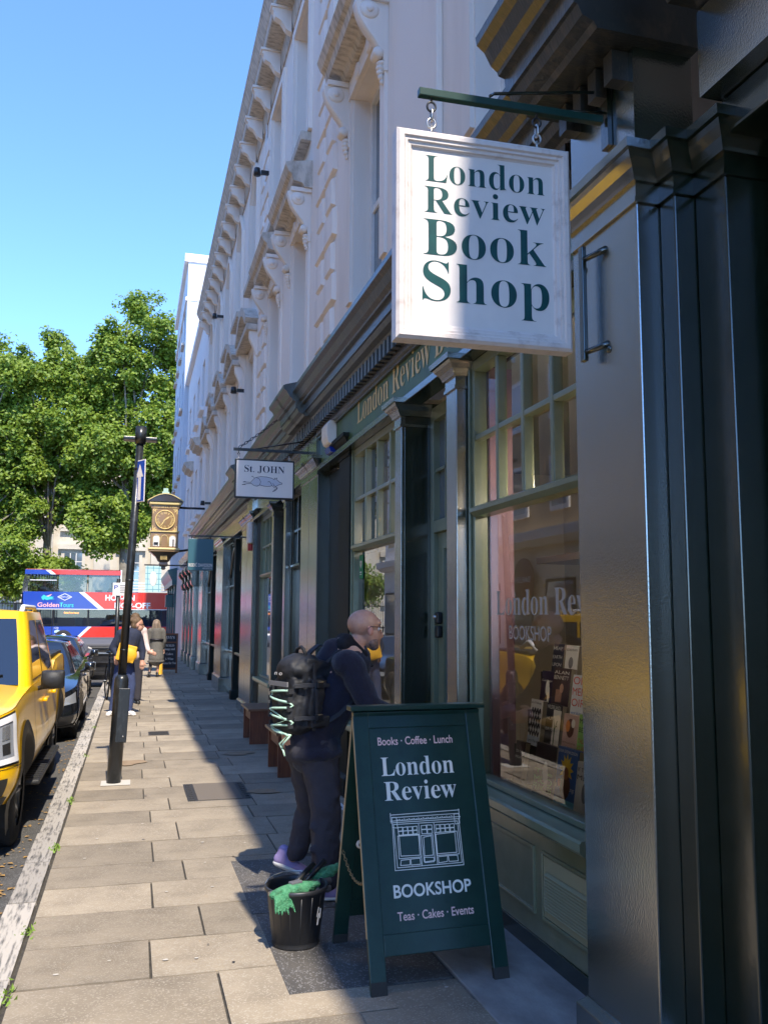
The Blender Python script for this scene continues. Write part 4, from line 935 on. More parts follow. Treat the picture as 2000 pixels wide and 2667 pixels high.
MB().prism([(p[0]*1.03, p[1]+.022) for p in ar] + [(p[0], p[1]+.002) for p in ar[::-1]], 'y', -hd-.10, hd+.10).build('hood_rim', cream, hd_, fix=True)
MB().box(-.09, .09, -.06, .06, 1.9, 1.99).box(-.06, .06, -.05, .05, 1.99, 2.08).build('finial', mat('pale_green_paint', (.35, .5, .45), .5), t)
MB().lathe([(.001, 0), (.235, 0), (.245, -.015), (.225, -.02), (.001, -.02)], (0, -hd-.002, 1.24), 36, 'y').build('dial', bronze, t)
MB().tube([(.235*math.cos(6.2832*i/36), -hd-.022, 1.24+.235*math.sin(6.2832*i/36)) for i in range(36)], .016, 6, True).build('bezel', gold, t)
nums = ['XII', 'I', 'II', 'III', 'IIII', 'V', 'VI', 'VII', 'VIII', 'IX', 'X', 'XI']
for k, s_ in enumerate(nums):
    a = R(30*k); d = Vector((math.sin(a), 0, math.cos(a))); x_ = Vector((math.cos(a), 0, -math.sin(a)))
    text('numeral', serif(s_), gold, Vector((0, -hd-.025, 1.24)) + d*.15, x_, d, height=.085, width=.022*len(s_)+.01, parent=t, world=False, align='C')
def hand(ang, L, w, m, y):
    a = R(ang); d = Vector((math.sin(a), 0, math.cos(a))); x_ = Vector((math.cos(a), 0, -math.sin(a))); c = Vector((0, y, 1.24))
    MB().add([c-d*.05-x_*w*.4, c-d*.05+x_*w*.4, c+d*L*.6+x_*w, c+d*L, c+d*L*.6-x_*w], [(0, 1, 2, 3, 4)]).build('hand', m, t)
hand(53, .15, .022, gold, -hd-.03); hand(213, .21, .014, gold, -hd-.034)
for sx in (-1, 1):
    for sz in (-1, 1): strokes('spandrel_ornament', [[(sx*.30, sz*.27), (sx*.20, sz*.265)], [(sx*.30, sz*.27), (sx*.295, sz*.16)], [(sx*.29, sz*.25), (sx*.235, sz*.205)], [(sx*.24, sz*.255), (sx*.25, sz*.22)]], .018, gold, (0, -hd-.004, 1.24), (1, 0, 0), (0, 0, 1), t, nrm=(0, -1, 0), world=False)
text('lettering', serif('PIED BULL YARD'), gold, (0, -hd-.0125, 1.545), (1, 0, 0), (0, 0, 1), height=.085, width=.58, parent=t, world=False, align='C')
for k, cx in enumerate((-.2, 0, .2)):
    ar = [(cx-.085, .56)] + [(cx-.085*math.cos(math.pi*i/10), .76+.085*math.sin(math.pi*i/10)) for i in range(11)] + [(cx+.085, .56)]
    MB().prism(ar, 'y', -hd-.004, -hd-.001).build('niche', [signw, bronze, signw][k], t, fix=True)
    MB().tube([(p[0], -hd-.006, p[1]) for p in ar], .008, 5).build('niche_rim', cream, t)
MB().box(.205, .235, -hd-.02, -hd-.004, .565, .70).ell((.22, -hd-.013, .725), (.018, .012, .022)).build('figurine', blackm, t)
MB().box(-.26, -.15, -hd-.02, -hd-.004, .60, .66).box(-.255, -.24, -hd-.02, -hd-.006, .565, .60).box(-.17, -.155, -hd-.02, -hd-.006, .565, .60).build('bull_figurine', blackm, t)
MB().box(-hw-.05, hw+.05, -hd-.05, hd+.05, .47, .518).build('moulding', cream, t, bevel=.012)
MB().box(-hw-.03, hw+.03, -hd-.03, hd+.03, .42, .468).build('moulding', bronze, t, bevel=.012)
rect = []
def frus(levels):
    g = MB(); vs = []; fs = []
    for (z, a, b) in levels: vs += [(-a, -b, z), (a, -b, z), (a, b, z), (-a, b, z)]
    for i in range(len(levels)-1):
        for j in range(4): fs.append((i*4+j, i*4+(j+1) % 4, i*4+4+(j+1) % 4, i*4+4+j))
    fs += [(3, 2, 1, 0), tuple(len(vs)-4+j for j in range(4))]
    return g.add(vs, fs)
frus([(.16, .10, .08), (.2, .15, .10), (.25, .17, .12), (.30, .20, .14), (.36, .27, .18), (.418, .34, .22)]).build('pendant', brd, t)
frus([(-.03, .03, .03), (.0, .06, .05), (.05, .05, .05), (.06, .1, .08), (.10, .12, .09), (.158, .10, .08)]).build('pendant_tip', brd, t)
for k in range(6): MB().box(-.075+.03*k-.006, -.075+.03*k+.006, -.16, -.13, .22, .38).build('gilt_flute', gold, t)
MB().tube([(.3, .1, .45), (1.2, .1, .6)], .03, 8).tube([(.3, .1, 1.6), (1.2, .1, 1.6)], .03, 8).build('wall_arm', blackm, t)
t.scale = (1.094,)*3; t.location = (.788, 25.6, 2.963)
# banner, far bracket lantern
t = thing('hanging_banner', 'pale blue lattice banner hanging beyond the clock', 'banner', (.62, 30, 2.42))
MB().box(-.25, .25, -.02, .02, 0, .85).build('cloth', mat('pale_blue_cloth', (.45, .68, .72), .7), t)
lat = mat('blue_lattice', (.12, .33, .42), .7)
strokes('lattice', [(.02, [(-.25, z), (.25, z)]) for z in (.08, .25, .42, .6, .78)] + [(.02, [(x, 0), (x, .85)]) for x in (-.18, 0, .18)], .02, lat, (0, -.022, 0), (1, 0, 0), (0, 0, 1), t, nrm=(0, -1, 0), world=False)
MB().ell((0, -.024, .43), (.12, .004, .24)).build('oval', signw, t); MB().box(-.3, 1.2, -.02, .02, .86, .9).build('rod', blackm, t)
t = thing('teal_box_sign', 'small teal box sign on the far shopfront past the clock', 'sign', (1.45, 38, 2.0)); MB().box(-.15, .15, -.25, .25, 0, .5).build('panel', tealp, t, bevel=.01); MB().box(-.05, .2, -.02, .02, .5, .56).build('bracket', blackm, t)
# ---------------------------------------------------------------- sandwich board
t = thing('sandwich_board', 'dark green sandwich board lettered London Review Bookshop on the pavement', 'sandwich board', (1.385, 4.29, 0), R(2.0))
BW, BH, SP = .665, 1.205, .34
def leaf(sgn):
    # a leaf in its own plane: u across, w up along the slope
    tilt = math.atan2(SP, BH-.02); c, s_ = math.cos(tilt), math.sin(tilt)
    def Q(u, w, d): # d = outward
        return (u, sgn*((BH/c-w)*s_ + d*c), w*c + d*s_)
    def bx(u0, u1, w0, w1, d0, d1, name, m, bev=.003):
        vs = [Q(u, w, d) for d in (d0, d1) for (u, w) in ((u0, w0), (u1, w0), (u1, w1), (u0, w1))]
        return MB().add(vs, [(0, 1, 2, 3), (7, 6, 5, 4), (0, 4, 5, 1), (1, 5, 6, 2), (2, 6, 7, 3), (3, 7, 4, 0)]).build(name, m, t, fix=True, bevel=bev)
    H = BH/c; hw = BW/2
    f = -1
    bx(-hw, -hw+.075, .0, H-.015, -.022, .0, 'stile', board); bx(hw-.075, hw, .0, H-.015, -.022, .0, 'stile', board)
    bx(-hw+.0752, hw-.0752, H-.10, H-.0155, -.0215, -.0005, 'rail', board); bx(-hw+.0752, hw-.0752, .15, .24, -.0215, -.0005, 'rail', board)
    bx(-hw+.06, hw-.06, .23, H-.09, -.016, -.008, 'panel', board, 0)
    bx(-hw-.0015, -hw+.0005, .23, H-.02, -.02, -.003, 'raw_edge', ply, 0)
    for u in (-hw+.001, hw-.076): bx(u, u+.075, .0, .055, -.0225, .0008, 'foot', mat('scuffed_foot', (.04, .035, .03), .8) if 'scuffed_foot' not in MATS else MATS['scuffed_foot'], 0)
    return Q, H
Qf, HF = leaf(-1); leaf(1)
MB().box(-BW/2-.02, BW/2+.02, -.04, .04, BH-.012, BH+.012).build('top_cap', board, t, bevel=.004)
o0 = Vector(Qf(0, 0, -.0068)); ux = Vector((1, 0, 0)); uz = (Vector(Qf(0, 1, -.0068))-o0).normalized(); nf = Vector(Qf(0, 0, 1))-Vector(Qf(0, 0, 0))
def bt(s_, w, width, height, m, u=0, off=0.0, sp=1.0): text('lettering', s_, m, o0+uz*w+ux*u, ux, uz, height=height, width=width, parent=t, world=False, align='C', off=off, space=sp)
bt('Books · Coffee · Lunch', 1.072, .39, .054, pinkl, -.02, .012)
bt(serif('London'), .927, .375, .128, chalkw, -.02, -.004); bt(serif('Review'), .813, .37, .128, chalkw, -.015, -.004)
bt('BOOKSHOP', .387, .385, .077, chalkw, .0, .02); bt('Teas · Cakes · Events', .29, .375, .053, pinkl, .005, .012)
rl = random.Random(4)
def rect_l(x0, y0, x1, y1, j=.0025):
    q = [(x0, y0), (x1, y0), (x1, y1), (x0, y1)]; q = [(a+rl.uniform(-j, j), b+rl.uniform(-j, j)) for a, b in q]; return q+[q[0]]
SCX = 1.14
L = [rect_l(0, 0, .30, .235), rect_l(.008, .012, .292, .225), [(-.006, .245), (.306, .245)], [(0, .262), (.30, .262)], [(-.004, .276), (.304, .28)], [(-.004, .235), (-.004, .285)], [(.302, .235), (.302, .285)], rect_l(0, .21, .022, .262), rect_l(.278, .21, .30, .262)]
L += [[(.022+.0105*i, .246+(.006 if i % 2 else 0)), (.027+.0105*i, .25)] for i in range(24)]
for x0 in (.025, .19):
    L += [rect_l(x0, .065, x0+.085, .165), rect_l(x0-.006, .055, x0+.091, .17), rect_l(x0, .02, x0+.04, .048), rect_l(x0+.045, .02, x0+.085, .048)]
    for i in range(4):
        for j in range(2): L.append(rect_l(x0+.0215*i, .172+.02*j, x0+.0215*i+.019, .19+.02*j, .001))
L += [rect_l(.125, .03, .175, .16), rect_l(.132, .06, .168, .155), rect_l(.13, .025, .17, .05)]
for i in range(2):
    for j in range(2): L.append(rect_l(.127+.025*i, .17+.022*j, .149+.025*i, .19+.022*j, .001))
L += [[(.116, .01), (.116, .22)], [(.184, .01), (.184, .22)]]
L = [[(a*SCX, b*.88) for a, b in q] for q in L]
strokes('shopfront_drawing', L, .0032, chalkw, o0+uz*.505+ux*(-.175), ux*1.0, uz, t, nrm=-nf*-1 if False else nf.normalized(), world=False)
bch = mat('brass_chain', (.34, .24, .12), .4, metal=.7)
chain(t, (-BW/2+.01, .20, .50), (-BW/2+.01, -.20, .44), .06, 22, bch, .007)
MB().lathe([(.001, 0), (.02, 0), (.022, -.004), (.012, -.007), (.001, -.008)], (-.24, .165, .52), 16, 'y').build('googly_eye', whitep, t); MB().ell((-.242, .156, .517), (.008, .003, .008)).build('pupil', blackm, t)
# ---------------------------------------------------------------- bucket with cleaning tools
bk = mat('bucket_plastic', (.018, .019, .022), .38, col2=(.03, .03, .032), scale=6, bump=.1, bscale=30)
t = thing('bucket', 'ribbed black plastic bucket beside the sandwich board', 'bucket', (.86, 4.66, 0), 0)
MB().lathe([(.001, .004), (.105, .004), (.118, 0), (.122, .012), (.118, .03), (.121, .032), (.15, .262), (.157, .266), (.163, .275), (.163, .288), (.157, .292), (.150, .288), (.147, .27), (.112, .02), (.001, .015)], (0, 0, 0), 48).build('body', bk, t)
for i in range(16):
    a = i*6.2832/16; r0, r1 = .1185, .147
    MB().tube([(r0*math.cos(a), r0*math.sin(a), .035), (r1*math.cos(a), r1*math.sin(a), .255)], .0035, 5).build('rib', bk, t)
MB().tube([(.16*math.cos(a*.314)*1.0, .16*math.sin(a*.314)-.0, .275+.035*math.sin(a*.314*1.0)) for a in range(0, 11)], .004, 6).build('handle', steel, t)
lab = [[(x, z) for x, z in ((0, .03*k), (.02, .03*k+.012))] for k in range(3)]
a = R(-52); cx, cyy = .139*math.cos(a), .139*math.sin(a)
strokes('paper_remnant', [(.012, [(0, 0), (.004, .05)]), (.008, [(.016, .03), (.012, .075)]), (.006, [(-.01, .04), (-.004, .085)])], .01, whitep, (cx+.002, cyy-.004, .12), (-math.sin(a), math.cos(a), 0), (.08, -.1, 1), t, nrm=(math.cos(a), math.sin(a), 0), world=False)
fur = mat('green_microfibre', (.035, .19, .085), .95, col2=(.10, .31, .16), scale=60, bump=1.0, bscale=130)
t = thing('washer_mop', 'green microfibre window washer lying over the bucket rim', 'washer', (.83, 4.58, .27), R(28))
pr_ = [('e', (.0, 0, .015), (.15, .04, .032))]; rf = random.Random(8)
for i in range(34): pr_.append(('e', (rf.uniform(-.14, .14), rf.uniform(-.035, .03), .015+rf.uniform(-.03, .02)), (.018, .014, .014)))
for i in range(7): pr_.append(('c', (-.13+.015*i, -.03, .0), (-.15+.02*i, -.055, -.05-rf.uniform(0, .03)), .011, .005))
blob('sleeve', pr_, fur, t, .007, 2)
MB().tube([(.0, .01, .02), (.10, .05, .06), (.2, .09, .085)], .014, 10).build('handle', blackm, t); MB().box(-.02, .05, -.015, .02, .03, .055).build('clip', mat('grey_plastic', (.12, .12, .13), .4), t, bevel=.006)
t = thing('squeegee', 'black handled metal squeegee resting across the bucket', 'squeegee', (.84, 4.63, .285), R(35))
MB().box(-.17, .13, -.006, .006, -.005, .012).build('channel', steel, t); MB().box(-.17, .13, -.012, -.006, -.003, .004).build('rubber', blackm, t)
MB().tube([(.08, 0, .01), (.13, .0, .03), (.22, -.01, .085)], [.011, .013, .016], 10).build('handle', blackm, t)
t = thing('spare_washer', 'second green washer sleeve poking out behind the sandwich board leg', 'washer', (1.0, 4.76, .30), R(15))
blob('sleeve', [('e', (0.03, 0, 0), (.10, .035, .03), (0, -.25, 0))] + [('e', (.03+rf.uniform(-.09, .09), rf.uniform(-.03, .03), rf.uniform(-.02, .03)), (.016, .012, .012)) for _ in range(16)], fur, t, .007, 2)
for z in (-.035, -.075): MB().tube([(-.16, -.02, z), (.05, -.03, z+.005)], .017, 10).build('handle', MATS['grey_plastic'], t)
# ---------------------------------------------------------------- benches
def bench(label, x0, x1, y0, y1):
    t = thing('bench', label, 'bench', ((x0+x1)/2, (y0+y1)/2, 0), 0, 'wooden benches by the shop wall')
    MB().box(x0-.03, x1, y0-.06, y1+.06, .425, .455).build('seat', woodtop, t, True, bevel=.003)
    MB().box(x0-.0315, x0-.03, y0-.058, y1+.058, .427, .453).build('raw_edge', ply, t, True)
    for y in (y0, y1-.03): MB().box(x0, x1-.02, y, y+.03, 0, .4245).build('leg', wood, t, True, bevel=.002)
    MB().box(x0+.02, x0+.04, y0+.031, y1-.031, .30, .4243).build('apron', wood, t, True)
bench('nearer wooden bench behind the man with the backpack', 1.50, 1.83, 9.28, 9.98)
bench('farther wooden bench with broad side panel against the black wall', 1.52, 1.85, 11.72, 12.42)
# ---------------------------------------------------------------- lamp post with one-way sign
t = thing('lamp_post', 'leaning black lamp post with a one-way arrow sign at the kerb side', 'lamp post', (-.116, 9.38, 0))
lean = .038; X = lambda z: lean*z
MB().lathe([(.001, 0), (.069, 0), (.069, 1.0), (.067, 1.02), (.05, 1.06), (.0, 1.06)], (0, 0, 0), 24).build('base', postm, t)
bs = t.children[0] if len(t.children) else None
for o in [q for q in bpy.data.objects if q.parent == t]: o.rotation_euler = (0, math.atan(lean), 0)
MB().tube([(X(1.03), 0, 1.03), (X(2.2), 0, 2.2), (X(3.5), 0, 3.5)], [.041, .039, .037], 20).build('shaft', postm, t)
for z in (1.3, 2.0, 3.15): MB().tube([(X(z), 0, z), (X(z+.012), 0, z+.012)], .042, 20).build('band', blackm, t)
MB().tube([(X(3.42), 0, 3.42), (X(3.60), 0, 3.60)], .055, 20).build('cap', postm, t)
for sx in (-1, 1):
    MB().box(X(3.47)+sx*.05, X(3.47)+sx*.17, -.07, .07, 3.45, 3.485).build('lamp_head', postm, t, bevel=.008)
sg = MB().box(-.09, .09, -.004, .004, 2.80, 3.24).build('one_way_sign', signw, t, bevel=.01)
bl = mat('sign_blue', (.01, .06, .36), .35); sg2 = MB().box(-.078, .078, -.0065, -.0045, 2.812, 3.228).build('blue_field', bl, sg)
strokes('arrow', [(.055, [(0, 2.84), (0, 3.08)])], .05, signw, (0, -.0075, 0), (1, 0, 0), (0, 0, 1), sg, world=False, nrm=(0, -1, 0))
MB().add([(-.066, -.0085, 3.06), (.066, -.0085, 3.06), (0, -.0085, 3.20)], [(0, 1, 2)]).build('arrow_head', signw, sg)
sg.location = (X(3.0)+.03, -.075, 0); sg.rotation_euler = (0, 0, R(-58))
pl_ = MB().box(-.055, .055, -.006, .006, .40, .93).build('access_plate', postm, t, bevel=.01); pl_.location = (.035, -.066, 0); pl_.rotation_euler = (0, R(2.2), 0)
MB().box(-.0585, .0585, -.0025, .006, .396, .934).build('plate_rim', steel, pl_) if False else None
MB().ell((.02, -.008, .46), (.008, .004, .008)).build('screw', steel, pl_)
MB().box(-.12, .16, -.14, .12, 0.003, .008).build('collar_patch', mat('pale_cement', (.5, .47, .42), .9), t, bevel=.002)
# parking sign post
t = thing('parking_sign_post', 'thin dark post with a white parking plate behind the lamp post', 'sign post', (-.27, 17.5, 0))
MB().tube([(0, 0, 0), (.0, 0, 2.32)], .038, 14).build('post', postm, t); MB().ell((0, 0, 2.32), (.04, .04, .025)).build('cap', postm, t)
p = MB().box(-.10, .24, -.055, -.047, 2.02, 2.26).build('plate', signw, t, bevel=.006)
text('letter', 'P', bl, (-.075, -.0565, 2.14), (1, 0, 0), (0, 0, 1), height=.11, width=.07, parent=p, world=False, off=.02)
for k in range(5): MB().box(.03, .2-.02*(k % 2), -.0575, -.0565, 2.21-.035*k, 2.222-.035*k).build('text_line', ink, p)

# ---------------------------------------------------------------- man with the backpack
def shoe(t, toe, heel, m_up, m_so, name='shoe', w=.047, lift=0.0):
    toe = Vector(toe); heel = Vector(heel); d = (toe-heel)
    u = blob(name, [('c', heel+Vector((0, 0, .05)), toe+Vector((0, 0, .035))-d*.2, w*.85, w*.8), ('e', toe+Vector((0, 0, .03))-d*.18, (w*1.0, w*1.05, .036)), ('c', heel+Vector((0, 0, .06))+d*.08, heel+Vector((0, 0, .11))+d*.14, w*.85, w*.8)], m_up, t, .008, 4)
    blob('sole', [('c', heel+Vector((0, 0, .016)), toe+Vector((0, 0, .014))-d*.12, w*.95, w*.92), ('e', heel+Vector((0, 0, .014)), (w, w, .02))][:1], m_so, u, .008, 2)
    for o in [q for q in bpy.data.objects if q.parent == u]:
        for v in o.data.vertices:
            f = (v.co-heel).dot(d)/d.length_squared; zc = heel.z + (toe.z-heel.z)*f + .018
            v.co.z = zc + (v.co.z-zc)*.38
    return u
def glove_hand(prims_origin, d, side, s=1.0):
    # palm with four fingers of different lengths and a thumb, slightly curled; d = finger direction, side = across the palm
    o = Vector(prims_origin); d = Vector(d).normalized(); a = Vector(side).normalized(); n = d.cross(a).normalized()
    P = [('c', o, o+d*.06*s, .028*s, .033*s), ('c', o+a*.016*s, o+d*.07*s+a*.02*s, .022*s, .022*s), ('c', o-a*.016*s, o+d*.07*s-a*.02*s, .022*s, .022*s)]
    for k, L in enumerate((.062, .074, .07, .055)):
        b = o+d*.078*s+a*(.033-.022*k)*s; m1 = b+d*L*.5*s-n*.006*s; e = m1+d*L*.4*s-n*.022*s
        P += [('c', b, m1, .0092*s, .0088*s), ('c', m1, e, .0088*s, .0075*s)]
    b = o+a*.03*s+d*.02*s; m1 = b+a*.028*s+d*.03*s; P += [('c', b, m1, .012*s, .0105*s), ('c', m1, m1+d*.03*s+a*.004*s-n*.008*s, .0105*s, .008*s)]
    return P
t = thing('person', 'bald man in a navy coat with a black laced backpack leaning towards the shop window', 'person', (1.12, 5.42, 0))
o_ = Vector((1.12, 5.42, 0))
def L(x, y, z): return tuple(Vector((x, y, z))-o_)
# one continuous body under the clothes: head, neck, torso, arms, hands, legs
HX, HY, HZ = 1.415, 5.43, 1.585
body = [('e', L(HX-.015, HY, HZ+.022), (.103, .078, .088)), ('e', L(HX+.03, HY, HZ-.05), (.068, .062, .085), (0, -.25, 0)), ('e', L(HX+.052, HY, HZ-.112), (.036, .042, .034)), ('e', L(HX+.075, HY, HZ+.025), (.025, .05, .03)),
        ('c', L(HX+.085, HY, HZ-.0), L(HX+.106, HY, HZ-.055), .010, .0145), ('e', L(HX+.10, HY-.008, HZ-.06), (.011, .012, .009)), ('e', L(HX+.086, HY, HZ-.088), (.012, .024, .007)), ('e', L(HX+.084, HY, HZ-.102), (.012, .022, .007)),
        ('c', L(HX-.05, HY, HZ-.09), L(1.29, 5.44, 1.40), .058, .066), ('c', L(1.29, 5.44, 1.38), L(1.05, 5.46, .92), .15, .15),
        ('c', L(1.27, 5.27, 1.35), L(1.40, 5.22, 1.10), .05, .042), ('c', L(1.40, 5.22, 1.10), L(1.58, 5.30, 1.04), .04, .03),
        ('c', L(1.27, 5.62, 1.35), L(1.42, 5.66, 1.10), .05, .042), ('c', L(1.42, 5.66, 1.10), L(1.60, 5.56, 1.04), .04, .03),
        ('c', L(1.12, 5.35, .85), L(1.16, 5.30, .48), .07, .05), ('c', L(1.16, 5.30, .48), L(1.14, 5.29, .10), .05, .035),
        ('c', L(1.06, 5.56, .85), L(1.13, 5.66, .46), .07, .05), ('c', L(1.13, 5.66, .46), L(1.03, 5.76, .13), .05, .035)]
body += glove_hand(L(1.585, 5.30, 1.04), (1, .15, -.25), (0, 0, 1)) + glove_hand(L(1.605, 5.56, 1.04), (1, -.15, -.25), (0, 0, 1))
bd = blob('body', body, skin, t, .0065, 4, .5)
for s_ in (-1, 1):
    e = blob('ear', [('e', L(HX+.012, HY+s_*.078, HZ-.02), (.021, .010, .032), (0, -.2, 0)), ('e', L(HX+.008, HY+s_*.076, HZ-.042), (.011, .009, .012))], mat('ear_skin', (.58, .27, .21), .5) if s_ < 0 else MATS['ear_skin'], bd, .005, 3)
stub = mat('stubble', (.19, .12, .10), .7, col2=(.34, .21, .165), scale=60, detail=3, lo=.4, hi=.62)
blob('stubble', [('e', L(HX+.053, HY, HZ-.113), (.0365, .043, .034)), ('e', L(HX+.04, HY-.034, HZ-.088), (.036, .026, .036), (0, .5, 0)), ('e', L(HX+.04, HY+.034, HZ-.088), (.036, .026, .036), (0, .5, 0))], stub, bd, .006, 4)
for s_ in (-1, 1):
    ey = MB().ell(L(HX+.079, HY+s_*.03, HZ-.012), (.010, .011, .010)).build('eye', whitep, bd); MB().ell(L(HX+.088, HY+s_*.031, HZ-.013), (.003, .005, .005)).build('iris', blackm, ey)
    MB().tube([L(HX+.094, HY+s_*.014, HZ+.014), L(HX+.09, HY+s_*.03, HZ+.02), L(HX+.078, HY+s_*.047, HZ+.014)], .004, 6).build('eyebrow', stub, bd)
gl_ = mat('spectacle_black', (.012, .012, .014), .3)
G = MB()
for s_ in (-1, 1):
    rx = [L(HX+.105+.004*math.cos(6.2832*i/16), HY+s_*.034+.024*math.cos(6.2832*i/16), HZ-.012+.019*math.sin(6.2832*i/16)) for i in range(16)]
    G.tube(rx, .0024, 6, True); G.tube([L(HX+.105, HY+s_*.058, HZ-.002), L(HX+.08, HY+s_*.079, HZ+.0), L(HX+.01, HY+s_*.084, HZ+.004), L(HX-.005, HY+s_*.083, HZ-.012)], .0024, 6)
G.tube([L(HX+.108, HY-.011, HZ-.008), L(HX+.111, HY, HZ-.004), L(HX+.108, HY+.011, HZ-.008)], .0024, 6)
G.build('spectacles', gl_, t)
# coat
coat = [('c', L(1.30, 5.44, 1.36), L(1.22, 5.44, 1.18), .155, .175), ('c', L(1.22, 5.44, 1.18), L(1.07, 5.45, .92), .175, .165), ('c', L(1.08, 5.45, .95), L(1.095, 5.44, .86), .165, .172),
        ('e', L(1.10, 5.43, .83), (.175, .195, .075)), ('c', L(1.20, 5.40, 1.45), L(1.16, 5.45, 1.25), .07, .13), ('c', L(1.25, 5.26, 1.37), L(1.33, 5.62, 1.37), .085, .085),
        ('c', L(1.28, 5.25, 1.36), L(1.385, 5.20, 1.12), .083, .070), ('c', L(1.385, 5.20, 1.12), L(1.55, 5.29, 1.05), .068, .052),
        ('c', L(1.28, 5.62, 1.36), L(1.41, 5.66, 1.12), .083, .070), ('c', L(1.41, 5.66, 1.12), L(1.57, 5.57, 1.05), .068, .052)]
ct = blob('coat', coat, navy, t, .010, 5, disp=(.022, .09))
collar = [('c', L(1.285, 5.37, 1.505), L(1.285, 5.51, 1.505), .042, .042), ('c', L(1.285, 5.365, 1.50), L(1.385, 5.355, 1.415), .038, .028), ('c', L(1.285, 5.515, 1.50), L(1.385, 5.525, 1.415), .038, .028), ('c', L(1.26, 5.36, 1.47), L(1.26, 5.52, 1.47), .05, .05), ('c', L(1.262, 5.35, 1.455), L(1.262, 5.53, 1.455), .035, .035), ('c', L(1.255, 5.35, 1.455), L(1.36, 5.345, 1.385), .03, .026), ('c', L(1.255, 5.53, 1.455), L(1.36, 5.535, 1.385), .03, .026), ('c', L(1.235, 5.37, 1.49), L(1.235, 5.51, 1.49), .026, .026), ('c', L(1.235, 5.37, 1.49), L(1.30, 5.355, 1.46), .024, .022), ('c', L(1.235, 5.51, 1.49), L(1.30, 5.525, 1.46), .024, .022)]
blob('collar', collar, mat('dark_collar_wool', (.008, .007, .010), .95, bump=.4, bscale=200), ct, .008, 5)
# trousers
tr = [('c', L(1.12, 5.38, .84), L(1.15, 5.31, .50), .125, .092), ('c', L(1.15, 5.31, .50), L(1.145, 5.29, .12), .092, .082), ('c', L(1.06, 5.54, .84), L(1.12, 5.64, .48), .115, .088), ('c', L(1.12, 5.64, .48), L(1.06, 5.74, .17), .082, .066), ('e', L(1.06, 5.45, .84), (.14, .17, .12)),
      ('e', L(1.13, 5.285, .12), (.072, .072, .05)), ('e', L(1.175, 5.28, .60), (.05, .05, .05)), ('c', L(1.06, 5.26, .30), L(1.20, 5.25, .36), .02, .016), ('c', L(1.06, 5.27, .42), L(1.2, 5.25, .45), .018, .015)]
blob('trousers', tr, charcoal, t, .010, 4, disp=(.03, .10))
lil = mat('lilac_suede', (.33, .25, .45), .85, bump=.2); sole = mat('shoe_sole', (.62, .60, .55), .6)
s1 = shoe(t, L(1.30, 5.26, 0), L(1.10, 5.29, .0), lil, sole); s2 = shoe(t, L(1.13, 5.76, -.002), L(.955, 5.77, .075), lil, sole)
# backpack: its own thing, worn on the back
bp = thing('backpack', 'black hiking backpack laced with mint green cord on the bald man', 'backpack', (1.0, 5.44, .97)); o2 = Vector((1.0, 5.44, .97))
def K(x, y, z): return tuple(Vector((x, y, z))-o2)
pk = [('b', K(1.02, 5.42, 1.19), (.10, .135, .20), (0, .16, 0)), ('e', K(1.0, 5.42, 1.34), (.15, .145, .085), (0, .1, 0)), ('e', K(.93, 5.42, 1.33), (.09, .135, .07)), ('b', K(.915, 5.42, 1.14), (.055, .125, .13), (0, .10, 0)), ('e', K(.97, 5.42, 1.0), (.14, .14, .06)), ('e', K(.885, 5.42, 1.13), (.055, .12, .15), (0, .1, 0)), ('b', K(1.0, 5.265, 1.17), (.05, .03, .11), (0, .12, 0)), ('b', K(1.02, 5.265, 1.03), (.06, .035, .035))]
pb = blob('pack_body', pk, packm, bp, .010, 5, disp=(.025, .07))
MB().tube([K(.99, 5.36, 1.405), K(.985, 5.38, 1.45), K(.99, 5.42, 1.465), K(.985, 5.46, 1.45), K(.99, 5.48, 1.405)], .011, 8).build('haul_loop', packm, bp)
strapm = mat('strap_webbing', (.02, .021, .026), .7, bump=.5, bscale=140)
def strap(pts, w, name='strap', d=(0, 1, 0)):
    d = Vector(d).normalized(); g = MB(); n = len(pts)
    pts = [Vector(p) for p in pts]
    vs = []
    for i, p in enumerate(pts):
        tdir = (pts[min(i+1, n-1)]-pts[max(i-1, 0)]).normalized(); nn = tdir.cross(d).normalized()
        for a, b in ((-1, -1), (1, -1), (1, 1), (-1, 1)): vs.append(p + d*w*a*.5 + nn*.006*b)
    fs = []
    for i in range(n-1):
        for j in range(4): fs.append((i*4+j, i*4+(j+1) % 4, i*4+4+(j+1) % 4, i*4+4+j))
    fs += [(0, 1, 2, 3), tuple(len(vs)-4+j for j in (3, 2, 1, 0))]
    return g.add(vs, fs).build(name, strapm, bp, fix=True, bevel=.002)
for yy in (5.305, 5.575):
    strap([K(1.10, yy, 1.37), K(1.15, yy-.01, 1.432), K(1.22, yy-.025*(1 if yy < 5.44 else -1), 1.466), K(1.30, yy-.02, 1.455), K(1.38, yy, 1.41), K(1.43, yy, 1.34)], .055, 'shoulder_strap')
strap([K(1.08, 5.262, 1.02), K(1.15, 5.225, 1.07), K(1.22, 5.215, 1.13), K(1.27, 5.22, 1.18)], .03, 'lower_strap', (0, .3, 1))
for z in (1.24, 1.05): strap([K(.87, 5.285, z), K(.93, 5.255, z+.005), K(1.0, 5.228, z+.005), K(1.09, 5.25, z)], .025, 'compression_strap', (0, 0, 1))
for z in (1.245, 1.055): MB().box(*[c for pr2 in zip(K(.985, 5.212, z-.018), K(1.025, 5.226, z+.022)) for c in pr2]).build('buckle', blackm, bp, bevel=.004)
strap([K(.99, 5.26, 1.375), K(.985, 5.255, 1.30), K(.985, 5.228, 1.2), K(.99, 5.226, 1.08), K(.985, 5.25, .98)], .018, 'vertical_webbing', (1, 0, 0))
def px(z): return .852 - .02*math.sin((z-.95)/.35*3.14)
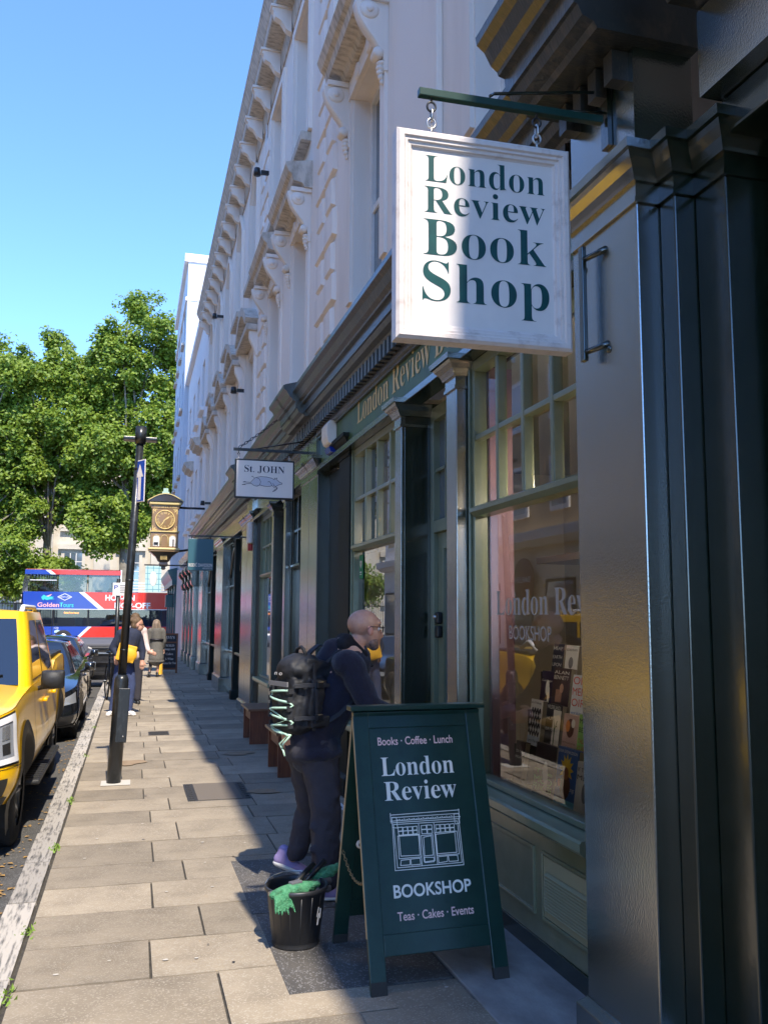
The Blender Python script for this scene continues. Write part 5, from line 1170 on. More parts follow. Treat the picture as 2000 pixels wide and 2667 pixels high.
zs = [1.215, 1.165, 1.115, 1.065, 1.015, .975]
pts = []
for i, z in enumerate(zs):
    ya, yb = (5.30, 5.53) if i % 2 == 0 else (5.53, 5.30)
    pts += [K(px(z)+.012, ya, z), K(px(z)-.012, (ya*2+yb)/3, z-.005), K(px(z)-.012, (ya+yb*2)/3, z-.012), K(px(z)+.012, yb, z-.02)]
    if i < len(zs)-1: pts += [K(px(z)+.03, yb+(.012 if yb > 5.42 else -.012), z-.036)]
MB().tube(pts, .0068, 8).build('lace_cord', mint, bp)
pts2 = [K(px(z)-.005, (5.31 if i % 2 else 5.50), z-.02) for i, z in enumerate(zs[2:])] + [K(.84, 5.40, .90), K(.85, 5.37, .86), K(.855, 5.36, .83)]
MB().tube(pts2, .006, 8).build('lace_cord', mint, bp)
MB().tube([K(.85, 5.30, .95), K(.84, 5.36, .90), K(.85, 5.38, .87)], .006, 8).build('lace_cord', mint, bp)
for i, z in enumerate(zs[:-1]):
    for yy in (5.30, 5.53): MB().box(*[c for pr2 in zip(K(px(z)+.0, yy-.008, z-.02), K(px(z)+.03, yy+.008, z+.01)) for c in pr2]).build('cord_loop', strapm, bp)
text('logo', 'n o', whitep, K(.836, 5.47, 1.30), (0, -1, 0), (.25, 0, 1), height=.035, width=.09, parent=bp, world=False)
MB().box(*[c for pr2 in zip(K(.832, 5.31, 1.235), K(.842, 5.53, 1.262)) for c in pr2]).build('reflective_strip', mat('grey_strip', (.16, .16, .17), .5), bp)
bp.rotation_euler = (0, 0, R(20)); bp.location = (1.005, 5.425, .97)
# ---------------------------------------------------------------- man with the yellow bag
t = thing('person', 'man in a dark blue jacket and jeans behind the lamp post with a yellow bag', 'person', (-.12, 15.6, 0)); o_ = Vector((-.12, 15.6, 0))
hx, hz = .10, 1.50
jean = mat('blue_denim', (.05, .07, .16), .9, col2=(.035, .05, .12), scale=12, bump=.3); nj = mat('navy_jacket', (.018, .024, .05), .85, bump=.3); hair = mat('brown_hair', (.09, .05, .025), .7, col2=(.16, .10, .05), scale=40, stretch=(1, 1, .3), bump=.6, bscale=90)
body = [('e', L(hx, 15.6, hz+.01), (.085, .095, .105)), ('e', L(hx+.025, 15.58, hz-.05), (.06, .065, .075)), ('c', L(hx+.085, 15.58, hz-.01), L(hx+.10, 15.575, hz-.04), .010, .014), ('e', L(hx+.08, 15.58, hz-.07), (.014, .026, .01)), ('c', L(hx-.03, 15.6, hz-.08), L(.0, 15.6, 1.33), .055, .06), ('c', L(-.01, 15.6, 1.30), L(-.08, 15.6, .95), .14, .13),
        ('c', L(-.18, 15.6, 1.32), L(-.28, 15.62, 1.10), .05, .04), ('c', L(-.28, 15.62, 1.10), L(-.23, 15.55, .98), .04, .03), ('c', L(.12, 15.6, 1.28), L(.19, 15.6, 1.05), .05, .04), ('c', L(.19, 15.6, 1.05), L(.19, 15.55, .90), .04, .03), ('c', L(-.05, 15.62, .9), L(.0, 15.6, .12), .07, .04), ('c', L(-.13, 15.6, .9), L(-.24, 15.66, .12), .07, .04)]
body += glove_hand(L(-.23, 15.545, .97), (.1, -.3, -1), (1, 0, 0)) + glove_hand(L(.19, 15.55, .89), (0, -.2, -1), (1, 0, 0))
bd = blob('body', body, skin, t, .009, 3)
blob('hair', [('e', L(hx-.025, 15.605, hz+.045), (.095, .103, .09)), ('e', L(hx-.06, 15.6, hz-.02), (.06, .095, .09)), ('e', L(hx-.10, 15.6, hz+.07), (.06, .07, .05))], hair, bd, .011, 3)
for s_ in (-1, 1): MB().ell(L(hx+.07, 15.57+s_*.035, hz+.0), (.010, .011, .009)).build('eye', blackm, bd); MB().ell(L(hx, 15.6+s_*.095, hz-.015), (.018, .01, .028)).build('ear', skin, bd)
MB().tube([L(hx+.09+.003*math.cos(i*.39), 15.555+.02*math.cos(i*.39), hz+.0+.018*math.sin(i*.39)) for i in range(16)], .003, 5, True).tube([L(hx+.09, 15.53, hz+.004), L(hx+.0, 15.50, hz+.004)], .003, 5).build('spectacles', gl_, bd)
blob('jacket', [('c', L(.02, 15.6, 1.30), L(-.09, 15.6, .95), .16, .16), ('c', L(-.16, 15.6, 1.34), L(.10, 15.6, 1.30), .09, .08), ('c', L(-.18, 15.6, 1.33), L(-.29, 15.62, 1.11), .075, .065), ('c', L(-.29, 15.62, 1.11), L(-.22, 15.55, 1.0), .062, .05), ('c', L(.12, 15.6, 1.29), L(.19, 15.6, 1.05), .075, .06), ('c', L(.19, 15.6, 1.05), L(.19, 15.56, .93), .058, .045), ('c', L(.03, 15.6, 1.38), L(-.04, 15.6, 1.38), .07, .07)], nj, t, .013, 4)
blob('jeans', [('c', L(-.05, 15.62, .92), L(.02, 15.6, .5), .11, .085), ('c', L(.02, 15.6, .5), L(-.01, 15.6, .1), .085, .075), ('c', L(-.13, 15.6, .92), L(-.20, 15.63, .5), .11, .085), ('c', L(-.20, 15.63, .5), L(-.25, 15.66, .1), .085, .07), ('e', L(-.09, 15.6, .92), (.15, .13, .12))], jean, t, .013, 4)
wsh = mat('white_trainer', (.7, .68, .66), .6)
shoe(t, L(.10, 15.46, 0), L(-.03, 15.62, 0), wsh, whitep); shoe(t, L(-.33, 15.52, 0), L(-.25, 15.70, 0), wsh, whitep)
t = thing('shoulder_bag', 'yellow messenger bag slung behind the man at the lamp post', 'bag', (-.07, 15.42, .84)); yb_ = mat('yellow_bag', (.80, .42, .02), .6, bump=.3, bscale=20)
blob('bag_body', [('b', (0, 0, .19), (.15, .05, .14), (0, .25, 0)), ('e', (0.02, -.02, .16), (.16, .06, .13))], yb_, t, .012, 4)
MB().tube([(.14, .02, .3), (.16, .1, .48), (.05, .25, .56), (-.12, .2, .52), (-.15, .05, .3)], .012, 6).build('strap', strapm, t)
# ---------------------------------------------------------------- woman in the grey coat
t = thing('person', 'woman in a grey belted coat walking away down the pavement', 'person', (.66, 25, 0)); o_ = Vector((.66, 25, 0))
gc = mat('grey_tweed', (.15, .14, .12), .9, col2=(.11, .10, .088), scale=30, bump=.3); gh = mat('greying_hair', (.30, .22, .16), .7, col2=(.14, .10, .07), scale=30, stretch=(1, 1, .25), bump=.6, bscale=80)
body = [('e', L(.645, 25, 1.43), (.075, .088, .10)), ('e', L(.645, 25.03, 1.38), (.055, .06, .07)), ('e', L(.645, 25.095, 1.40), (.012, .018, .015)), ('c', L(.65, 25, 1.35), L(.655, 25, 1.24), .05, .06), ('c', L(.655, 25, 1.24), L(.67, 25, .8), .13, .14), ('c', L(.49, 25, 1.22), L(.46, 25.02, .95), .045, .04), ('c', L(.46, 25.02, .95), L(.47, 25.08, .74), .038, .028), ('c', L(.82, 25, 1.22), L(.87, 25.02, .95), .045, .04), ('c', L(.87, 25.02, .95), L(.85, 25.1, .75), .038, .028), ('c', L(.60, 25, .8), L(.54, 25.05, .42), .07, .05), ('c', L(.54, 25.05, .42), L(.50, 24.9, .10), .048, .03), ('c', L(.72, 25, .8), L(.73, 24.98, .42), .07, .05), ('c', L(.73, 24.98, .42), L(.715, 25.0, .08), .048, .03)]
body += glove_hand(L(.47, 25.08, .74), (0, .1, -1), (1, 0, 0)) + glove_hand(L(.85, 25.1, .75), (0, .1, -1), (-1, 0, 0))
bd = blob('body', body, skin, t, .01, 3)
blob('hair', [('e', L(.645, 24.985, 1.46), (.10, .105, .095)), ('c', L(.60, 24.95, 1.42), L(.565, 24.95, 1.29), .065, .05), ('c', L(.69, 24.95, 1.42), L(.73, 24.95, 1.28), .065, .05), ('c', L(.645, 24.93, 1.43), L(.645, 24.93, 1.30), .07, .06)], gh, bd, .012, 3)
for s_ in (-1, 1): MB().ell(L(.645+s_*.03, 25.085, 1.43), (.011, .009, .009)).build('eye', blackm, bd)
cb_ = blob('coat', [('c', L(.655, 25, 1.24), L(.665, 25, 1.02), .15, .145), ('c', L(.665, 25, 1.02), L(.67, 25, .5), .15, .21), ('e', L(.67, 25, .42), (.235, .2, .07)), ('c', L(.50, 25, 1.24), L(.80, 25, 1.24), .085, .085), ('c', L(.485, 25, 1.22), L(.455, 25.02, .95), .075, .065), ('c', L(.455, 25.02, .95), L(.47, 25.07, .78), .062, .05), ('c', L(.825, 25, 1.22), L(.875, 25.02, .95), .075, .065), ('c', L(.875, 25.02, .95), L(.855, 25.09, .79), .062, .05)], gc, t, .015, 4)
MB().tube([L(.665+.158*math.cos(6.2832*i/20), 25+.152*math.sin(6.2832*i/20), 1.0) for i in range(20)], .035, 8, True).build('belt', mat('black_belt', (.012, .01, .014), .5), cb_)
blob('stocking', [('c', L(.54, 25.05, .44), L(.50, 24.9, .08), .052, .034)], mat('dark_tights', (.03, .022, .022), .7), bd, .012, 2)
shoe(t, L(.47, 25.05, .0), L(.50, 24.86, .02), blackm, blackm); shoe(t, L(.71, 25.14, 0), L(.715, 24.96, 0), blackm, blackm)
# second pedestrian half hidden behind the man with the bag
t = thing('person', 'person in a pale top half hidden in front of the woman in grey', 'person', (.12, 17.6, 0)); o_ = Vector((.12, 17.6, 0))
pale = mat('pale_pink_top', (.62, .5, .46), .8)
body = [('e', L(.07, 17.6, 1.58), (.075, .09, .105)), ('e', L(.09, 17.58, 1.52), (.055, .06, .07)), ('c', L(.07, 17.6, 1.5), L(.08, 17.6, 1.36), .05, .06), ('c', L(.08, 17.6, 1.35), L(.08, 17.6, .92), .14, .13), ('c', L(.22, 17.6, 1.34), L(.27, 17.55, 1.1), .045, .038), ('c', L(.27, 17.55, 1.1), L(.33, 17.45, .98), .036, .028), ('c', L(-.06, 17.6, 1.34), L(-.1, 17.6, 1.0), .045, .035), ('c', L(.02, 17.6, .9), L(.0, 17.6, .1), .075, .04), ('c', L(.14, 17.6, .9), L(.15, 17.62, .1), .075, .04), ('e', L(-.1, 17.58, .93), (.03, .035, .06))]
body += glove_hand(L(.335, 17.44, .97), (.8, -.3, -.3), (0, 0, 1))
bd = blob('body', body, skin, t, .011, 3); blob('hair', [('e', L(.06, 17.61, 1.615), (.09, .10, .09)), ('e', L(.04, 17.62, 1.56), (.07, .09, .08))], hair, bd, .012, 3)
blob('top', [('c', L(.08, 17.6, 1.35), L(.08, 17.6, .92), .155, .145), ('c', L(-.06, 17.6, 1.36), L(.22, 17.6, 1.36), .075, .075), ('c', L(.23, 17.6, 1.34), L(.28, 17.55, 1.1), .062, .052), ('c', L(.28, 17.55, 1.1), L(.32, 17.46, 1.0), .05, .042), ('c', L(-.06, 17.6, 1.34), L(-.1, 17.6, 1.02), .062, .05)], pale, t, .014, 3)
blob('trousers', [('c', L(.02, 17.6, .92), L(.0, 17.6, .1), .11, .07), ('c', L(.14, 17.6, .92), L(.15, 17.62, .1), .11, .07)], charcoal, t, .014, 3)
shoe(t, L(.02, 17.45, 0), L(0, 17.63, 0), blackm, blackm); shoe(t, L(.17, 17.47, 0), L(.15, 17.65, 0), blackm, blackm)

# ---------------------------------------------------------------- cars
tyrem = mat('tyre_rubber', (.018, .018, .019), .8, bump=.3, bscale=60); rimm = mat('alloy_rim', (.35, .36, .38), .3, metal=.9); plast = mat('black_plastic', (.02, .02, .021), .55, bump=.2, bscale=150)
carglass = mat('car_glass', (.012, .016, .022), .03, spec=1.0, ior=1.7); lens = mat('lamp_lens', (.34, .36, .40), .06, spec=1.0, ior=1.8, coat=1.0)
ledm = mat('lamp_reflector', (.8, .82, .86), .12, metal=.8); drl = mat('lamp_surround_white', (.85, .85, .88), .25)
blackpaint = mat('black_car_paint', (.008, .009, .011), .12, coat=1.0, crough=.02, spec=.8); yellowpaint = mat('yellow_car_paint', (.93, .54, .004), .3, coat=.55, crough=.04, bump=.02, bscale=220)
seam = mat('panel_gap', (.008, .007, .006), .8)
def wheel(t, x, y, r, w, side):
    s_ = side
    tw = MB().lathe([(r*.62, -w/2), (r*.9, -w/2), (r*.985, -w*.40), (r, -w*.30), (r*1.0, -w*.19), (r*.965, -w*.18), (r*.965, -w*.14), (r, -w*.13), (r, -w*.03), (r*.965, -w*.02), (r*.965, w*.02), (r, w*.03), (r, w*.13), (r*.965, w*.14), (r*.965, w*.18), (r, w*.19), (r, w*.30), (r*.985, w*.40), (r*.9, w/2), (r*.62, w/2)], (x, y, r), 40, 'x').build('wheel', tyrem, t)
    q = MB().lathe([(.001, s_*w*.30), (r*.1, s_*w*.34), (r*.12, s_*w*.2), (r*.55, s_*w*.2), (r*.6, s_*w*.42), (r*.64, s_*w*.46), (r*.64, -s_*w*.3)], (x, y, r), 32, 'x').build('rim', rimm, tw)
    for k in range(6):
        a = k*6.2832/6
        MB().tube([(x+s_*w*.30, y+r*.1*math.cos(a), r+r*.1*math.sin(a)), (x+s_*w*.40, y+r*.6*math.cos(a), r+r*.6*math.sin(a))], [r*.07, r*.055], 6).build('spoke', rimm, tw)
    blk = [MB()]
    for k in range(44):
        a = k*6.2832/44
        for off in (-.36, .36, -.16, .16): 
            c, s2 = math.cos(a), math.sin(a)
            blk[0].add([(x+w*(off-.055), y+r*1.0*math.cos(a-.05), r+r*1.0*math.sin(a-.05)), (x+w*(off+.055), y+r*1.0*math.cos(a-.03), r+r*1.0*math.sin(a-.03)), (x+w*(off+.055), y+r*1.012*math.cos(a+.05), r+r*1.012*math.sin(a+.05)), (x+w*(off-.055), y+r*1.012*math.cos(a+.03), r+r*1.012*math.sin(a+.03))], [(0, 1, 2, 3)])
    o = blk[0].build('tread', tyrem, tw); o['kind'] = 'stuff'
    return tw
def lerp_tab(tab, v):
    for i in range(len(tab)-1):
        if v <= tab[i+1][0]:
            f = (v-tab[i][0])/max(1e-6, tab[i+1][0]-tab[i][0]); f = max(0, min(1, f)); return tab[i][1]+(tab[i+1][1]-tab[i][1])*f
    return tab[-1][1]
def smooth_tab(tab, v, h=.12): return sum(lerp_tab(tab, v+d*h) for d in (-1, -.5, 0, .5, 1))/5
class Car:
    def __init__(s, t, Ln, Wd, belt, sill, paint, rc=.42, bow=.16, wheels=(.9, 3.9), wr=.36, ww=.25, clad=.05, cladm=None, tumble=.05):
        s.t = t; s.L = Ln; s.W = Wd/2; s.belt = belt; s.sill = sill; s.tumble = tumble
        pts = []
        W_ = s.W
        for i in range(15): x = (W_-rc)*i/14; pts.append((x, bow*(x/W_)**2.2))
        y0 = pts[-1][1]
        for i in range(1, 13): a = math.pi/2*i/12; pts.append((W_-rc+rc*math.sin(a), y0+(rc*1.15)*(1-math.cos(a))))
        ys = pts[-1][1]
        for i in range(1, 81): pts.append((W_, ys+(Ln-.35-ys)*i/80))
        for i in range(1, 9): a = math.pi/2*i/8; pts.append((W_-.3+.3*math.cos(a), Ln-.35+.3*math.sin(a)))
        for i in range(1, 9): pts.append(((W_-.3)*(1-i/8), Ln-.05+.05*i/8))
        s.pts = [Vector(p) for p in pts]; s.cum = [0]
        for i in range(1, len(pts)): s.cum.append(s.cum[-1]+(s.pts[i]-s.pts[i-1]).length)
        s.tot = s.cum[-1]
        s.wheels, s.wr = wheels, wr
        n = len(pts)-1; nv = 26
        for side in (-1, 1):
            vs = []; fs = []
            for i in range(n+1):
                for j in range(nv+1): vs.append(s.S_i(i, j/nv, side))
            R_ = wr+.075
            for k, v in enumerate(vs):
                if abs(v[0]) > s.W*.75:
                    for wy in wheels:
                        dx, dz = v[1]-wy, v[2]-wr; d = math.hypot(dx, dz)
                        if R_-.03 < d < R_+.03: f = R_/d; vs[k] = (v[0], wy+dx*f, wr+dz*f)
            for i in range(n):
                for j in range(nv):
                    q = (i*(nv+1)+j, (i+1)*(nv+1)+j, (i+1)*(nv+1)+j+1, i*(nv+1)+j+1)
                    c = [sum(vs[a][k] for a in q)/4 for k in range(3)]
                    if abs(c[0]) > s.W*.7 and any(math.hypot(c[1]-wy, c[2]-wr) < R_ for wy in wheels): continue
                    fs.append(q if side > 0 else q[::-1])
            MB().add(vs, fs, True).build('body_side', paint, t)
            for wy in wheels:
                arc = [(wy+R_*math.cos(a), wr+R_*math.sin(a)) for a in [math.pi*(-.12+1.24*k/26) for k in range(27)]]
                vs = []
                for (yy, zz) in arc:
                    x0 = s.xat(yy, zz)*side; dy, dz = yy-wy, zz-wr
                    vs += [(x0+.012*side, yy, zz), (s.xat(yy+dy*clad/R_*1.3, zz+dz*clad/R_*1.3)*side+.010*side, yy+dy*clad/R_*1.3, zz+dz*clad/R_*1.3), (x0-.3*side, yy, zz)]
                fs = []
                for k in range(26): fs += [(k*3, k*3+3, k*3+4, k*3+1), (k*3+2, k*3+5, k*3+3, k*3)]
                MB().add(vs, fs, True).build('wheel_arch', cladm or paint, t, fix=False)
                wheel(t, side*(s.W-ww/2-.035), wy, wr, ww, side)
        # top deck
        st = []
        for k in range(61): st.append(bow*0+Ln*k/60)
        def top(u, v):
            y = Ln*v; w = s.hw(y)-s.tumble*.9; x = (2*u-1)*w; yy = max(y, bow*(abs(x)/s.W)**2.2+.0)
            return (x, yy, smooth_tab(s.belt, yy)+.055*(1-(abs(x)/max(w, .01))**2.5))
        MB().grid(top, 24, 60).build('deck', paint, t)
        MB().box(-s.W+.15, s.W-.15, .35, Ln-.3, lerp_tab(sill, 2)-.02, lerp_tab(sill, 2)+.2).build('underbody', plast, t)
    def hw(s, y):
        w = 0
        for p in s.pts:
            if p.y <= y+1e-6: w = max(w, p.x)
        for i in range(len(s.pts)-1):
            a, b = s.pts[i], s.pts[i+1]
            if a.y <= y <= b.y and b.y > a.y: w = max(w, a.x+(b.x-a.x)*(y-a.y)/(b.y-a.y))
        return max(.2, w) if y < s.L-.34 else max(.2, s.W-.3+.3*max(0, 1-((y-s.L+.35)/.3)**2)**.5 if y < s.L-.05 else s.W-.35)
    def inset(s, v): return s.tumble*max(0, (v-.62)/.38)**2 + .055*max(0, (.28-v)/.28)**2 + .012*math.cos(v*9)
    def S_p(s, p, nrm, v, side, off=0.0):
        zb = smooth_tab(s.belt, p.y); z0 = lerp_tab(s.sill, p.y); z = z0+(zb-z0)*v; q = p - nrm*(s.inset(v)-off)
        return (max(0, q.x)*side if q.x > 0 else 0, q.y, z)
    def nrm_i(s, i):
        a = s.pts[max(0, i-1)]; b = s.pts[min(len(s.pts)-1, i+1)]; d = (b-a).normalized(); return Vector((d.y, -d.x))
    def S_i(s, i, v, side, off=0.0): return s.S_p(s.pts[i], s.nrm_i(i), v, side, off)
    def at(s, d):
        for i in range(len(s.cum)-1):
            if s.cum[i+1] >= d:
                f = (d-s.cum[i])/max(1e-6, s.cum[i+1]-s.cum[i]); return s.pts[i].lerp(s.pts[i+1], f), s.nrm_i(i).lerp(s.nrm_i(i+1), f).normalized()
        return s.pts[-1], s.nrm_i(len(s.pts)-1)
    def S(s, d, v, side, off=0.0): p, n = s.at(d); return s.S_p(p, n, v, side, off)
    def xat(s, y, z):
        zb = smooth_tab(s.belt, y); z0 = lerp_tab(s.sill, y); v = max(0, min(1, (z-z0)/(zb-z0))); return s.hw(y)-s.inset(v)
    def patch(s, name, d0, d1, v0, v1, side, m, off=.006, nu=12, nv=6, shape=None):
        def fn(u, v):
            if shape: u, v = shape(u, v)
            return s.S(d0+(d1-d0)*u, v0+(v1-v0)*v, side, off)
        return MB().grid(fn, nu, nv).build(name, m, s.t)
    def dist(s, y):
        for i in range(len(s.pts)):
            if s.pts[i].y >= y and s.pts[i].x > s.W*.9: return s.cum[i]
        return s.tot
def greenhouse(c, b0, b1, r0, r1, zr, wb, wr_, paint, rails=False, pillars=(.5,), roofpaint=None):
    t = c.t
    zb0, zb1 = smooth_tab(c.belt, b0)-.02, smooth_tab(c.belt, b1)-.02
    def ring(v, off=0.0):
        w = wb+(wr_-wb)*v**1.15+off; ya = b0+(r0-b0)*v-off; yb = b1+(r1-b1)*v+off; rc = .085
        P = []
        for (sx, yy, a0) in ((1, ya, -90), (1, yb, 0), (-1, yb, 90), (-1, ya, 180)):
            for k in range(5):
                a = R(a0+90*k/4); cx = sx*(w-rc); cy = ya+rc*1.6 if yy == ya else yb-rc*1.6
                P.append((cx+rc*math.cos(a), cy+rc*1.6*math.sin(a)))
        return P
    zf = lambda y, v: (smooth_tab(c.belt, y)-.02)*(1-v)+v*zr
    g = MB(); nv = 8; vs = []
    for j in range(nv+1):
        v = j/nv; P = ring(v)
        for (x, y) in P: vs.append((x, y, zf(y, v)+(.05*(1-(x/wr_)**2) if j == nv else 0)))
    n = 20; fs = []
    for j in range(nv):
        for i in range(n): fs.append((j*n+i, j*n+(i+1) % n, (j+1)*n+(i+1) % n, (j+1)*n+i))
    g.add(vs, fs, True); g.build('cabin', paint, t, fix=True)
    def roof(u, v):
        y = r0+(r1-r0)*v; x = (2*u-1)*wr_; e = min(1, min(v, 1-v)*6)
        return (x*(.93+.07*e), y, zr-.01+.055*(1-(2*u-1)**2)*e+.0)
    MB().grid(roof, 12, 16).build('roof', roofpaint or paint, t)
    def win(name, pts, k=10):
        # pts: four corners (side, yfrac, v)
        def fn(u, v):
            a = [pts[0][i]*(1-u)+pts[1][i]*u for i in range(2)]; b = [pts[3][i]*(1-u)+pts[2][i]*u for i in range(2)]
            yf = a[0]*(1-v)+b[0]*v; vv = a[1]*(1-v)+b[1]*v
            w = wb+(wr_-wb)*vv**1.15; ya = b0+(r0-b0)*vv; yb = b1+(r1-b1)*vv; y = ya+(yb-ya)*yf
            return (SD*(w+.005), y, zf(y, vv))
        return MB().grid(fn, k, 6).build(name, carglass, t)
    for SD in (-1, 1):
        edges = [.07] + list(pillars) + [.90]
        for k in range(len(edges)-1): win('side_window', [(edges[k]+.02, .1), (edges[k+1]-.02, .1), (edges[k+1]-.02-(.03 if k == len(edges)-2 else 0), .88), (edges[k]+.02, .88)])
    def ws(u, v):
        vv = .06+.84*v; w = (wb+(wr_-wb)*vv**1.15)-.085; x = (2*u-1)*w; y = b0+(r0-b0)*vv-.014
        return (x, y, zf(y, vv)+.004)
    MB().grid(ws, 14, 8).build('windscreen', carglass, t)
    MB().tube([(-wb*.6, b0+.0, zf(b0, .04)+.02), (wb*.1, b0+.12, zf(b0, .16)+.03)], .008, 6).build('wiper', blackm, t)
    MB().tube([(wb*.1, b0+.0, zf(b0, .04)+.02), (wb*.75, b0+.10, zf(b0, .14)+.03)], .008, 6).build('wiper', blackm, t)
    if rails:
        for SD in (-1, 1): MB().tube([(SD*(wr_-.05), r0+.12, zr+.005), (SD*(wr_-.05), r0+.2, zr+.05), (SD*(wr_-.05), r1-.25, zr+.05), (SD*(wr_-.05), r1-.08, zr)], .022, 8).build('roof_rail', drl, t)
def mirror(c, y, z, m, s=1.0):
    for SD in (-1, 1):
        x = c.xat(y, z)
        mm = blob('wing_mirror', [('b', (SD*(x+.13), y-.02, z+.06), (.085*s, .045*s, .07*s)), ('e', (SD*(x+.13), y-.06, z+.06), (.09*s, .05*s, .075*s)), ('c', (SD*(x-.0), y+.02, z-.02), (SD*(x+.09), y, z+.0), .022, .025)], m, c.t, .012, 5)
        MB().box(SD*(x+.055), SD*(x+.205), y+.028, y+.034, z+.0, z+.12).build('mirror_glass', steel, mm)
# yellow pickup
t = thing('pickup_truck', 'yellow pickup truck parked at the kerb facing the camera', 'pickup truck', (-1.70, 6.62, -.113))
c = Car(t, 5.3, 1.88, [(0, .98), (.25, 1.06), (.9, 1.13), (1.5, 1.16), (3.7, 1.18), (3.85, 1.27), (5.0, 1.30), (5.3, 1.28)], [(0, .46), (.5, .40), (5.3, .48)], yellowpaint, rc=.42, bow=.14, wheels=(.98, 4.2), wr=.385, ww=.265, clad=.075, cladm=plast)
greenhouse(c, 1.42, 3.85, 2.15, 3.55, 1.79, .895, .76, yellowpaint, rails=True, pillars=(.44,))
D = c.dist
for sd in (-1, 1):
    d0 = .62
    c.patch('headlamp', .60, 1.10, .50, .93, sd, lens, .008); c.patch('lamp_surround', .57, .64, .46, .97, sd, drl, .014); c.patch('lamp_surround', 1.06, 1.13, .46, .97, sd, drl, .014); c.patch('lamp_surround', .64, 1.06, .90, .97, sd, drl, .014); c.patch('lamp_surround', .64, 1.06, .46, .52, sd, drl, .014)
    for k in range(3):
        c.patch('lamp_cell', .68+.125*k, .77+.125*k, .72, .87, sd, ledm, .011, 4, 4); c.patch('lamp_cell', .68+.125*k, .77+.125*k, .56, .68, sd, plast, .011, 4, 4)
    c.patch('headlamp_shadow_gap', .54, 1.16, .43, .985, sd, plast, .004)
    c.patch('grille', .0, .52, .48, .90, sd, plast, .01); c.patch('grille_bar', .0, .53, .66, .74, sd, plast, .03)
    c.patch('fog_lamp_recess', .68, .98, .10, .30, sd, plast, .008, shape=None); c.patch('fog_lamp', .76, .90, .15, .24, sd, lens, .012)
    c.patch('bumper_trim', .0, 1.05, .0, .09, sd, plast, .012); c.patch('bumper_seam', .5, 1.3, .40, .408, sd, seam, .004)
    for y in (1.62, 2.72, 3.72): c.patch('door_seam', D(y), D(y)+.010, .08, .97, sd, seam, .004, 2, 10)
    for y in (2.5, 3.45): MB().box(sd*(c.xat(y, .98)+.0), sd*(c.xat(y, .98)+.04), y-.12, y+.12, .955, .99).build('door_handle', yellowpaint, t, bevel=.012)
    bs_ = MB().box(sd*.80, sd*(1.0), 1.55, 3.65, .34, .385).build('side_step', plast, t, bevel=.015)
    for k in range(20): MB().box(sd*.86, sd*.99, 1.62+.1*k, 1.66+.1*k, .386, .391).build('step_rib', tyrem, bs_)
    c.patch('tail_lamp', c.tot-1.15, c.tot-.9, .55, .98, sd, mat('tail_red', (.3, .01, .01), .2), .006) if sd < 0 else c.patch('tail_lamp', c.tot-1.15, c.tot-.9, .55, .98, sd, MATS['tail_red'], .006)
MB().box(-.72, .72, 3.95, 5.2, 1.30, 1.335).build('bed_cover', plast, t, bevel=.01)
for sd in (-1, 1): MB().box(sd*.74, sd*.86, 3.9, 5.25, 1.29, 1.335).build('bed_rail', plast, t, bevel=.012)
MB().tube([(.70, 4.0, 1.34), (.70, 4.25, 1.45), (.70, 4.5, 1.36)], .03, 8).build('sports_bar', drl, t)
mirror(c, 1.95, 1.13, plast, 1.15)
MB().box(-.05, .05, .01, .02, .62, .72).build('badge', blackm, t)
# two black cars behind it
def saloon(label, loc, h, ln):
    t = thing('car', label, 'car', loc, 0, 'black cars parked behind the pickup')
    c = Car(t, ln, 1.80, [(0, .62), (.3, .72), (.9, .84), (1.3, .90), (3.3, .95), (ln-.3, .98), (ln, .93)], [(0, .22), (.5, .2), (ln, .26)], blackpaint, rc=.5, bow=.22, wheels=(.88, ln-.85), wr=.325, ww=.22, clad=.02)
    greenhouse(c, 1.08, ln-.35, 1.85, ln-.95, h, .80, .58, blackpaint, pillars=(.42, .74))
    for sd in (-1, 1):
        c.patch('headlamp', .52, 1.05, .62, .90, sd, lens, .006, shape=lambda u, v: (u, v*(.55+.45*u)+.45*(1-u)*.5)); c.patch('grille', .0, .45, .45, .75, sd, plast, .006); c.patch('air_intake', .35, .95, .08, .32, sd, plast, .006); c.patch('bumper_trim', 0, 1.1, 0, .05, sd, plast, .008)
        for y in (1.4, 2.4, 3.3): c.patch('door_seam', c.dist(y), c.dist(y)+.008, .06, .97, sd, seam, .003, 2, 10)
        for y in (2.2, 3.1): MB().box(sd*c.xat(y, .82), sd*(c.xat(y, .82)+.03), y-.1, y+.1, .80, .83).build('door_handle', blackpaint, t, bevel=.01)
    mirror(c, 1.42, .93, blackpaint, .85)
    text('number_plate_mark', ' ', whitep, (0, 0, 0), (1, 0, 0), (0, 0, 1)) if False else MB().box(-.26, .26, -.015, .0, .38, .49).build('number_plate', signw, t)
saloon('black hatchback parked directly behind the yellow pickup', (-1.58, 13.0, -.113), 1.33, 4.1)
saloon('second black car parked farther back, before the wheelie bin', (-1.72, 18.2, -.113), 1.28, 4.3)
